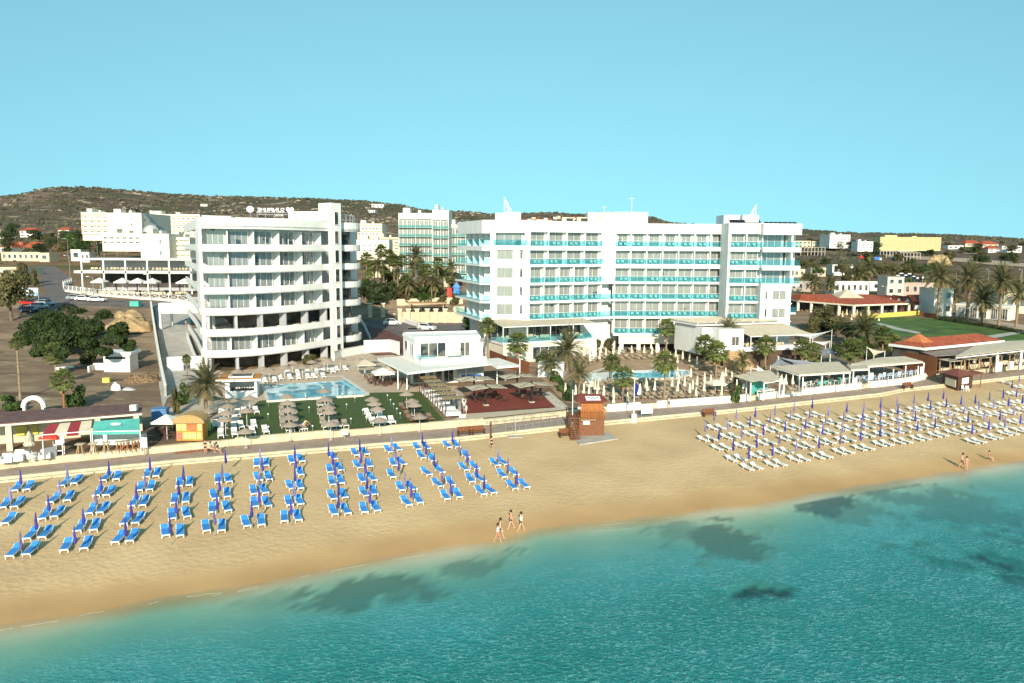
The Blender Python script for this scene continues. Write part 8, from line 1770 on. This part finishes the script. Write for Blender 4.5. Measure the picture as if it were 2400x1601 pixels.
for q in [
 (47,84,556,533,'white villa with a red hip roof, upper left among dark trees',TW,True,10,3,2,2.2),
 (137,163,562,532,'cream villa with a small red roof, left of the balconied hotel wing',TC,True,8,2,2,1.8),
 (0,16,560,540,'white house with an arched loggia at the left picture edge',TW,False,9,1,1),
 (52,99,590,568,'white house with an orange-red roof above the teal-eaved building',TW,True,9,4,1,3.2),
 (0,28,592,566,'red-brown roofed house at the left edge, below the arched loggia house',TW,True,9,2,1,3.0),
 (28,50,590,570,'small house with a dark red roof between two white ones',TC,True,8,2,1,3.4),
 (4,94,612,592,'long low building with a green-grey roof edge at the road bend',TC,False,8,7,1),
 (94,116,614,594,'beige block at the right end of the long low building',TC,False,8,1,1),
 (0,62,648,628,'low cream walled yard building behind the olive tree',TC,False,10,2,1),
 (167,190,612,586,'small white kiosk house with a violet front, before the hotel wing',TW,False,7,1,1),
 (190,210,615,592,'white bus-shelter-like house with two dark doors',TW,False,6,2,1),
 (870,930,650,622,'cream house wall glimpsed behind the tall palms',TC,False,8,4,1),
 (940,1075,655,632,'low cream entrance building at the foot of the pale green hotel',TW,False,8,9,1),
 (1040,1085,672,650,'cream garden house behind the red-flowering bush',TC,False,6,3,1),
 (1860,1886,650,632,'small cream bungalow just right of the long hotel corner',TC,False,7,2,1),
 (1900,1935,648,628,'cream bungalow behind the first globe lamp',TC,False,7,3,1),
 (1950,1998,646,621,'white bungalow with stepped roof behind the shaggy date palm',TW,False,9,3,1),
 (1852,1900,684,660,'pale flat-roofed house next to the hotel corner, behind the red roof',GC,False,9,3,1),
 (1955,2036,690,661,'wide white flat-roofed cafe behind the red-tiled restaurant',TW,False,10,6,1),
 (2038,2078,682,661,'white box building right of the wide flat-roofed cafe',TW,False,8,1,1),
 (2078,2117,694,650,'grey-white two-storey house with a shuttered window',mat('greyish_house',(0.48,0.46,0.43),var=0.05,scale=0.8,world=True),False,9,2,2),
 (2117,2188,694,664,'pinkish house row with brown doors beneath the roof tanks',mat('pink_house',(0.48,0.34,0.27),var=0.08,scale=0.8,world=True),False,9,4,1),
 (2187,2231,741,678,'tall white house end wall with two dark windows, left of the palms',TW,False,9,2,2),
 (2350,2440,735,684,'cream house behind the last palms at the right edge',TC,False,9,3,1),
 (2262,2300,578,563,'far villa with a red roof, left of the white villas on the right horizon',TC,True,14,2,1,3.5),
 (2302,2340,580,565,'far long villa with an orange-red roof on the right horizon',TC,True,14,3,1,3.5),
 (2316,2345,592,576,'far white villa, left one of the last row on the right',WHITE,True,12,2,2,3),
 (2348,2370,592,577,'far white villa, middle one of the last row on the right',WHITE,False,12,2,2),
 (2373,2394,592,577,'far white villa, right one of the last row on the right',WHITE,False,12,2,2),
 (2222,2258,584,576,'low white building far off, left of the white villas',WHITE,False,12,3,1),
 (1862,1900,582,565,'far cream house group just right of the long hotel',TC,False,14,4,2),
 (1902,1940,582,566,'far cream house left of the grey apartment block',TC,False,14,4,2),
 (2105,2150,590,577,'far low house in front of the yellow hotel',TC,False,12,4,1),
 (862,879,499,493,'lone white villa on the hillside, lower of two',WHITE,False,20,2,1),
 (871,899,486,479,'white villas high on the hillside, above the lower one',WHITE,False,20,3,1),
 (470,486,483,480,'tiny white house high on the hillside above the curved hotel',WHITE,False,12,1,1),
]:
    px0, px1, yb, yt, lab, m, rf, dp, nw, fl = q[:10]; house(px0, px1, yb, yt, lab, m, roof=rf, depth=dp, nw=nw, fl=fl, rh=(q[10] if len(q) > 10 else 1.6))
# the rocky town seen over the long hotel's roof
rn9 = random.Random(31); WRD = ['pale','cream','white','sandy']
for i in range(16):
    px = 1228+i*9.6+rn9.uniform(-2,2); yb = 521-rn9.uniform(0,8); house(px, px+rn9.uniform(7,11), yb, yb-rn9.uniform(5,7), f'{ORD[i]} far cream house from the left, over the long hotel roof', (TC,TW)[i%2], roof=(i%3==0), depth=18, nw=2, fl=1, rh=3)['group'] = 'far houses over the long hotel roof'
# tiled restaurant by the park
def park_restaurant():
    p = S(2000,738); z = p.z; o = thing('tiled_restaurant', 'low restaurant with wide red tiled roof and beige tent peak, behind the park lawn', 'restaurant')
    A, B, C = G(1872,704,z+3.6), G(2003,714,z+3.6), G(2132,710,z+3.6); bk = [G(2080,690,z+3.9), G(1862,686,z+3.9)]
    poly = [(A.x,A.y),(B.x,B.y),(C.x,C.y),(C.x-4,C.y+16),(A.x-1,A.y+17)]; b = MB(); b.prism(poly, z+3.1, z+3.55); b.build('eaves', CREAMW, o)
    cx = sum(q[0] for q in poly)/5; cy = sum(q[1] for q in poly)/5; b = MB(); rg = [(cx-12,cy+1,z+5.6),(cx+9,cy+1,z+5.6)]; vs = [(x,y,z+3.56) for x,y in poly]+rg; b.add(vs, [(0,1,5),(1,6,5),(1,2,6),(2,3,6),(3,4,5,6),(4,0,5),(4,3,2,1,0)]); b.build('roof', TILE, o)
    t0 = G(2000,704,z+4.2); b = MB(); s = 4.6; T = (t0.x,t0.y+5,z+7.4); Q = [(t0.x-s,t0.y+0.5,z+4.3),(t0.x+s,t0.y+0.5,z+4.3),(t0.x+s,t0.y+9,z+5.0),(t0.x-s,t0.y+9,z+5.0)]; b.add(Q+[T], [(0,1,4),(1,2,4),(2,3,4),(3,0,4),(3,2,1,0)]); b.build('tent_peak', CANVAS, o)
    for i, (x, y, u) in enumerate([(A,B,k/4) for k in range(5)]+[(B,C,k/4) for k in range(1,5)]):
        q = x.lerp(y, u); b = MB(); b.cbox((q.x+0.1,q.y+0.7,z-0.5),0.7,0.7,3.65,0,0.1); b.build('column', CREAMW, o)
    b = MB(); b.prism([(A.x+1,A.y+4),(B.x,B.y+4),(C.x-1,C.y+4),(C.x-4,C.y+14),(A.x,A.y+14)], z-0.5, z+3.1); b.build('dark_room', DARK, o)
    rn = random.Random(8); b = MB()
    for i in range(26): u = rn.random(); q = (A.lerp(B, u) if i % 2 else B.lerp(C, u)); chairset(b, Matrix.Translation((q.x,q.y+1.2+rn.random()*2,z-0.1)) @ Matrix.Rotation(rn.uniform(0,3),4,'Z'), 0, 0, 0, rn)
    b.build('terrace_chairs', WOODP, o)
park_restaurant()
wall_run([(2026,748),(2090,743),(2154,738)],1.3,0.3,YELLOW,'pale yellow garden wall between the tiled restaurant and the park lawn',name='garden_wall')
wall_run([(2155,741),(2200,746)],1.2,0.3,WOODB,'reddish brown garden wall continuing the yellow one to the palms',name='garden_wall')
YP = Proto(parasol_proto(mat('pale_yellow_fabric',(0.72,0.60,0.32),var=0.06,scale=3,obj_rand=0.08), h=2.6, r=0.28, z0=0.8))
for i, (x, y) in enumerate([(1964,733),(1974,738),(1984,733),(1995,746),(2003,740),(2008,734),(2017,742),(2037,745),(2038,737),(2059,748)]): YP.put(S(x, y+12), 0, f'{ORD[i]} closed pale yellow parasol from the left, in front of the tiled restaurant', 'closed yellow parasols by the park lawn')
def gabled_row():
    z = S(2100,722).z; o = thing('gabled_building', 'row of five small brown-red gables over a dark wall, right of the tent peak', 'building')
    a, c = G(2035,712,z+2.6), G(2186,712,z+2.6); M, L = frame_of((a.x,a.y),(c.x,c.y)); b = MB(); b.box(0,L,0,9,z-1,z+3.2,0,M); b.build('wall', BRK, o); b = MB()
    for i in range(5):
        x = 0.2+i*L*0.13; w_ = L*0.125; vs = [M @ Vector(q) for q in ((x,-0.6,z+3.2),(x+w_,-0.6,z+3.2),(x+w_/2,-0.6,z+4.9),(x,8,z+3.2),(x+w_,8,z+3.2),(x+w_/2,8,z+4.9))]; b.add(vs, [(0,2,5,3),(1,4,5,2)])
    b.build('gable_roof', TILE, o); b = MB(); hiproof(b,L*0.66,L+0.3,-0.5,9,z+3.21,2.0,M,0.5); b.build('hip_roof', TILE, o); b = MB()
    for i in range(5): x = 0.2+i*L*0.13; w_ = L*0.125; b.add([M @ Vector(q) for q in ((x+0.3,-0.4,z+3.21),(x+w_-0.3,-0.4,z+3.21),(x+w_/2,-0.4,z+4.5))], [(0,1,2)])
    b.build('gable_infill', TW, o); b = MB(); b.box(L*0.72,L*0.80,-0.08,-0.01,z+0.9,z+2.2,0,M); b.build('sign_panel', SIGNW, o); b = MB(); b.box(L*0.83,L*0.99,-0.08,-0.01,z+1.1,z+2.3,0,M); b.build('dark_sign', DARK, o)
gabled_row()
def glass_shop():
    z = S(2300,748).z; o = thing('glass_shop', 'white flat-roofed shop with tall glass fronts behind the palm-lined hedge', 'shop'); a, c = S(2240,742), S(2366,752); M, L = frame_of((a.x,a.y),(c.x,c.y)); b = MB(); b.box(0,L,0,7,-0.5+z,z+3.9,0,M); b.box(-0.2,L+0.2,-0.3,7.2,z+3.5,z+4.1,0,M); b.build('wall', TW, o)
    for x0, x1 in ((0.03,0.24),(0.27,0.40),(0.43,0.58),(0.66,0.78),(0.82,0.96)): window_part(o, M, L*x0, L*x1, z, z+3.2, -0.04, PANE if x0 < 0.1 else PANED, div=3, fr=0.08)
glass_shop()
def hedge():
    P = [S(*q) for q in ((2198,750),(2240,756),(2290,764),(2340,772),(2380,780),(2450,792))]; rn = random.Random(2)
    for i in range(len(P)-1):
        o = thing('clipped_hedge', f'{["far left","second","middle","fourth","right-hand"][i]} stretch of the dark clipped hedge along the park lawn', 'hedge', P[i]); b = MB(); d = P[i+1]-P[i]; n = int(d.length*2.2)
        for k in range(n): leaf_quads(b, d*(k/n)+Vector((0,0,0.55)), 0.62, 42, 0.26, rn, 0.95)
        b.build('foliage', LEAFD, o); o['group'] = 'hedge stretches along the park lawn'
hedge()
def frame_building(px0, px1, yb, yt, label, nb=5, fl=2):
    p = S((px0+px1)/2, yb); Y = p.y; a, c = AT(px0,yb,Y), AT(px1,yb,Y); W = c.x-a.x; h = AT(px0,yt,Y).z-a.z; o = thing('unfinished_building', label, 'building frame', (a.x,Y,p.z)); b = MB()
    for f in range(1, fl+1): b.box(0,W,0,12,h*f/fl-0.5,h*f/fl)
    b.build('floor_slab', GC, o); b = MB()
    for i in range(nb+1):
        for y in (0.2, 11): b.box(W*i/nb*0.97, W*i/nb*0.97+0.7, y, y+0.7, -2, h-0.5)
    b.build('column', GC, o)
frame_building(1876,1934,600,579,'bare concrete building frame, left one, in the brown field',7); frame_building(2062,2100,606,588,'bare concrete building frame below the yellow hotel, middle one',5); frame_building(2109,2157,610,592,'bare concrete building frame below the yellow hotel, right one',6)
heap('sand_heap','large tan sand heap in the far brown field',2200,622,62,0.5,8,SOIL,5,cat='heap',rough=0.5)
heap('orange_heap','orange-red tarpaulin heap left of the blue truck',2022,604,18,0.5,2.5,REDF,8,cat='heap',rough=0.5)
simple('blue_truck','blue truck parked in the far field before dark trees','truck',S(2055,612),R(5),[('cargo_box',[(-3.2,1.8,-1.3,1.3,0.9,3.6)],BLUEP),('cab',[(1.9,3.6,-1.2,1.2,0.7,2.9)],CW),('wheel',[(-2.6,-1.6,-1.35,-1.0,0,1.0)],RUBBER),('wheel',[(2.2,3.2,-1.35,-1.0,0,1.0)],RUBBER)])
def roof_tank(px, py, label, yb):
    p = AT(px, py, S(px, yb).y+2); o = thing('solar_water_heater', label, 'water heater', p); b = MB(); b.tube((-0.7,0,0.9),(0.7,0,0.9),0.38,n=10); b.build('tank', SIGNW, o); b = MB(); b.slab((-0.8,-1.5,0.0),(0.8,-1.5,0.0),(0.8,-0.3,0.9),(-0.8,-0.3,0.9),0.08); b.build('collector', SOLAR, o); b = MB(); [b.tube((x,0,-1.0),(x,0,0.7),0.05) for x in (-0.6,0.6)]; b.build('stand', METAL, o); o['group'] = 'roof water heaters'
for i, (x, y) in enumerate([(2104,648),(2112,643),(2121,647),(2131,644),(2140,650),(2147,655)]): roof_tank(x, y+4, f'{ORD[i]} white roof water heater from the left, over the pinkish house row', 694)
# left terrace restaurant
def left_terrace():
    p = S(300,694); Y = p.y; z = p.z; o = thing('terrace_building', 'long open two-storey restaurant with white slabs and posts, left of the curved hotel', 'restaurant')
    a, c = AT(190,640,Y+8), AT(450,640,Y+8); z1 = AT(300,668,Y+8).z; z2 = AT(300,640,Y+8).z; z3 = AT(300,610,Y+8).z; W = c.x-a.x; x0 = a.x; Yb = Y+8
    b = MB(); b.box(x0,x0+W,Yb,Yb+10,z3,z3+0.5); b.build('roof_slab', TW, o); b = MB(); b.box(x0-2.0,x0+W,Yb,Yb+10,z2-0.1,z2+0.6); b.build('floor_slab', TW, o)
    for i in range(6): x = x0+W*i/5*0.985; b = MB(); b.box(x,x+0.4,Yb,Yb+0.4,z1-4,z3); b.build('post', WHITE2, o)
    b = MB(); b.box(x0+2,x0+W,Yb+7,Yb+7.3,z1-2,z3); b.build('back_wall', GREYW, o); b = MB(); b.box(x0+3,x0+W-4,Yb+6.9,Yb+7.0,z1-1,z2-0.6); b.build('dark_opening', DARK, o)
    rn = random.Random(5); b = MB(); [chairset(b, Matrix(), x0+2+rn.random()*(W-4), Yb+0.8+rn.random()*3, z2+0.6, rn) for _ in range(26)]; b.build('upper_chairs', YCHAIR, o)
    b = MB(); [chairset(b, Matrix.Translation((0,0,ground(x0+W*0.5,Yb-4))), x0+2+rn.random()*(W-4), Yb-6.5+rn.random()*5, 0, rn) for _ in range(60)]; b.build('garden_chairs', YCHAIR, o)
    for i, x in enumerate((234,287,323,357,432)):
        q = S(x, 672); q.y = Yb-2.0; u = AT(x, 655, q.y); q.x = u.x; q.z = ground(q.x, q.y); SPW.put(q, 0, f'{ORD[i]} open white parasol from the left under the two-storey terrace', 'white parasols of the left terrace', sc=(1.15,1.15,max(0.9,min(1.6,(u.z-q.z)/2.4))))
left_terrace()
def fence(pts, h, label, n):
    P = [S(*q) for q in pts]; o = thing('white_fence', label, 'fence', P[0]); b = MB(); pb2 = MB(); t = 0
    for i in range(len(P)-1):
        a, c = P[i]-P[0], P[i+1]-P[0]; L = (c-a).length; m = max(1, int(L/2.4)); d = (c-a).normalized()
        b.slab(a+Vector((0,-0.1,-0.5)), c+Vector((0,-0.1,-0.5)), c+Vector((0,0.15,-0.5)), a+Vector((0,0.15,-0.5)), 1.1)
        for k in range(m+1): q = a.lerp(c, k/m); pb2.tube(q+Vector((0,0,0.3)), q+Vector((0,0,h)), 0.12, n=4)
        for k in range(m):
            q0, q1 = a.lerp(c, k/m), a.lerp(c, (k+1)/m)
            for zz in (0.75, h-0.1): pb2.tube(q0+Vector((0,0,zz)), q1+Vector((0,0,zz)), 0.06, n=4)
            pb2.tube(q0+Vector((0,0,0.75)), q1+Vector((0,0,h-0.1)), 0.05, n=4); pb2.tube(q0+Vector((0,0,h-0.1)), q1+Vector((0,0,0.75)), 0.05, n=4)
    b.build('fence_base', TW, o); pb2.build('fence_panels', WHITE2, o)
fence([(168,665),(148,672),(152,684),(230,694),(330,702),(440,710)],1.9,'white lattice fence curving round the left terrace restaurant',30)
def lamp(px, yb, yt, label):
    p = S(px, yb); h = AT(px, yt, p.y).z-p.z; o = thing('street_lamp', label, 'street lamp', p); b = MB(); b.tube((0,0,0),(0,0,h),0.10,0.07); b.tube((0,0,h),(-1.1,0,h+0.2),0.06); b.build('pole', METAL, o); b = MB(); b.box(-1.7,-1.0,-0.14,0.14,h+0.15,h+0.28); b.build('lamp_head', SIGNW, o); o['group'] = 'street lamps and poles'
for i, q in enumerate([(10,612,575,'street lamp at the left edge by the long low building'),(56,604,572,'pole before the orange-red roofed house'),(137,585,552,'tall pole left of the cream villa'),(160,605,560,'street lamp right of the cream villa'),(177,580,560,'thin pole in the dark trees left of the hotel wing'),(215,575,548,'street lamp below the blank gable block'),(229,610,566,'tall street lamp in front of the small kiosk house'),(245,608,570,'pole right of the tall street lamp'),(275,602,566,'street lamp in the middle of a row below the annex'),(288,606,570,'street lamp right of the middle one below the annex'),(297,596,568,'thin pole by the plain windowless block'),(165,660,600,'tall pole at the left corner of the white fence'),(220,700,650,'slim lamp post before the white fence'),(355,705,645,'dark pole before the right part of the white fence'),
    (978,776,752,'short white lamp beside the picket barrier'),(937,756,738,'small lamp near the stone gate'),(2240,668,636,'street lamp in the brown field, left of three on the right'),(2316,662,632,'street lamp in the brown field, middle of three on the right'),(2392,680,632,'street lamp at the right picture edge'),(1869,680,640,'dark pole beside the long hotel corner'),(2075,712,672,'white flag pole behind the tiled restaurant'),(1320,912,870,'dark garden lamp left of the pump house')]): lamp(*q)
# garden between the hotels
for i, x in enumerate((868,898,938,958,978,1002,1022,1044,1068)): 
    p = S(x, 757-(x < 930)*14); o = simple('gate_pillar', f'{ORD[i]} cream stone pillar from the left along the garden wall behind the car park', 'pillar', p, 0, [('shaft',[(-0.5,0.5,-0.5,0.5,-0.5,3.4)],STONEW),('cap',[(-0.65,0.65,-0.65,0.65,3.4,3.65)],CREAMW)]); o['group'] = 'stone gate pillars'
wall_run([(940,756),(1085,757)],2.6,0.4,STONEW,'cream garden wall with creepers behind the parked white car',name='garden_wall',cap=CREAMW)
wall_run([(930,716),(1030,712),(1085,712)],1.6,0.4,STONEW,'upper cream retaining wall beneath the two leafy date palms',name='garden_wall',cap=CREAMW)
p = S(1000,745); o = thing('vine_pergola', 'flat timber pergola carrying the vine mass above the parked car', 'pergola', p); b = MB(); [b.box(x,x+0.3,y,y+0.3,-0.5,3.6) for x in (-4.5,4.2) for y in (0,4)]; b.box(-4.9,4.9,-0.3,4.6,3.6,3.9); b.build('pergola_frame', WOODP, o)
p = S(1070,700); o = thing('play_tower', 'small blue and red play tower by the corner balconies', 'play tower', p); b = MB(); b.lathe([(1.0,0),(1.0,3.0),(1.3,3.1),(0.1,4.6)],8); b.build('blue_turret', mat('light_blue_paint',(0.12,0.28,0.62),var=0.1,scale=1), o); b = MB(); b.box(-2.6,-1.3,-0.4,0.5,0.3,3.0); b.build('red_panel', REDF, o)
simple('shed','small cream tiled shed at the right end of the garden wall','shed',S(1078,748),0,[('wall',[(-1.6,1.2,0,3,-0.5,3.2)],CREAM)])
# trees and scrub of the land behind
rt = random.Random(77); T_ = []
def trees(n, x0, x1, y0, y1, kinds, wr, where, ratio=0.85):
    for i in range(n):
        px, py = rt.uniform(x0,x1), rt.uniform(y0,y1); T_.append((px, py, rt.choice(kinds), rt.uniform(*wr), ratio*rt.uniform(0.8,1.2), where))
trees(34,0,190,556,612,['treed','treed','treeg','treeo'],(20,40),'on the left among the red-roofed houses')
trees(26,180,330,566,606,['treeo','treeg','treed'],(16,30),'below the cream hotel wing on the left')
trees(48,850,1075,632,700,['treeo','busho','treeg','treed'],(20,34),'in the garden between the two white hotels')
trees(8,850,930,690,722,['bushd','treed'],(30,48),'in the shade right of the rounded balconies',0.7)
trees(26,1880,2400,592,622,['busho','treeo','bushd'],(16,34),'in the brown field on the right',0.6)
trees(22,1870,2230,636,676,['treeo','treeg','busho'],(22,44),'around the bungalows on the right',0.7)
trees(12,1850,2400,568,584,['treed','treeo'],(14,24),'on the far right before the ridge',0.6)
trees(14,880,1080,698,714,['busho','treeo'],(24,40),'along the upper garden wall',0.6)
trees(7,1885,1960,760,800,['busho','bushg','treeo'],(30,44),'between the long hotel and the park lawn',0.8)
trees(9,1950,2110,800,850,['busho','bushd','bushg'],(26,40),'behind the awning restaurants',0.7)
byw = {}
for t in sorted(T_, key=lambda t: (t[5], t[0])):
    k = byw.get(t[5], 0); byw[t[5]] = k+1; nm = {'treed':'dark tree','treeg':'green tree','treeo':'olive tree','busho':'olive bush','bushd':'dark bush','bushg':'green bush'}[t[2]]
    plant(t[2], t[0], t[1], t[3], t[3]*t[4], f'{nm}, {ORD[k]} plant from the left, {t[5]}', 'trees of the land behind')
def scrub():
    rn = random.Random(9); b = MB(); g = bpy.data.materials; cnt_ = 0
    for _ in range(21000):
        r = 400+1180*rn.random()**0.8; az = rn.uniform(-0.68, 0.68); x, y = r*math.sin(az), r*math.cos(az)
        if mnoise.noise((x*0.008, y*0.008, 2))+0.35*mnoise.noise((x*0.03, y*0.03, 5)) < -0.12+(0.55 if az > 0.1 and r < 1100 else 0): continue
        z = ground(x, y); s = rn.uniform(0.4, 1.5)*(1+r/1300); h = s*rn.uniform(0.5,0.9); a0 = rn.uniform(0,6); n = 5; vs = [(x+s*math.cos(a0+1.2566*i)*rn.uniform(.7,1.2), y+s*math.sin(a0+1.2566*i)*rn.uniform(.7,1.2), z-0.3+h*0.35*rn.random()) for i in range(n)]+[(x+s*0.55*math.cos(a0+1.2566*i)+rn.uniform(-.2,.2)*s, y+s*0.55*math.sin(a0+1.2566*i), z+h*rn.uniform(.7,1.1)) for i in range(n)]
        b.add(vs, [(i,(i+1)%n,n+(i+1)%n,n+i) for i in range(n)]+[tuple(range(n,2*n))], 0 if rn.random() < 0.6 else 1)
    tag(b.build('scrub', [mat('scrub_dark',(0.055,0.055,0.03),var=0.4,scale=0.05,world=True), mat('scrub_olive',(0.10,0.085,0.045),var=0.4,scale=0.05,world=True)]), kind='stuff')
scrub()
def rocks():
    rn = random.Random(19); b = MB()
    for _ in range(3200):
        r = 850+700*rn.random(); az = rn.uniform(-0.62, 0.02); x, y = r*math.sin(az), r*math.cos(az)
        if mnoise.noise((x*0.010, y*0.022, 8)) < 0.12: continue
        z = ground(x, y); s = rn.uniform(0.8, 3.2); h = rn.uniform(0.5,1.6); n = 6; a0 = rn.uniform(0,6)
        vs = [(x+s*1.7*math.cos(a0+1.047*i)*rn.uniform(.6,1.2), y+s*math.sin(a0+1.047*i)*rn.uniform(.6,1.2), z-0.5) for i in range(n)]+[(x+rn.uniform(-.4,.4)*s, y+rn.uniform(-.3,.3)*s, z+h)]
        b.add(vs, [(i,(i+1)%n,n) for i in range(n)])
    tag(b.build('rock_outcrops', mat('limestone',(0.30,0.23,0.165),var=0.35,scale=0.05,world=True)), kind='stuff')
rocks()
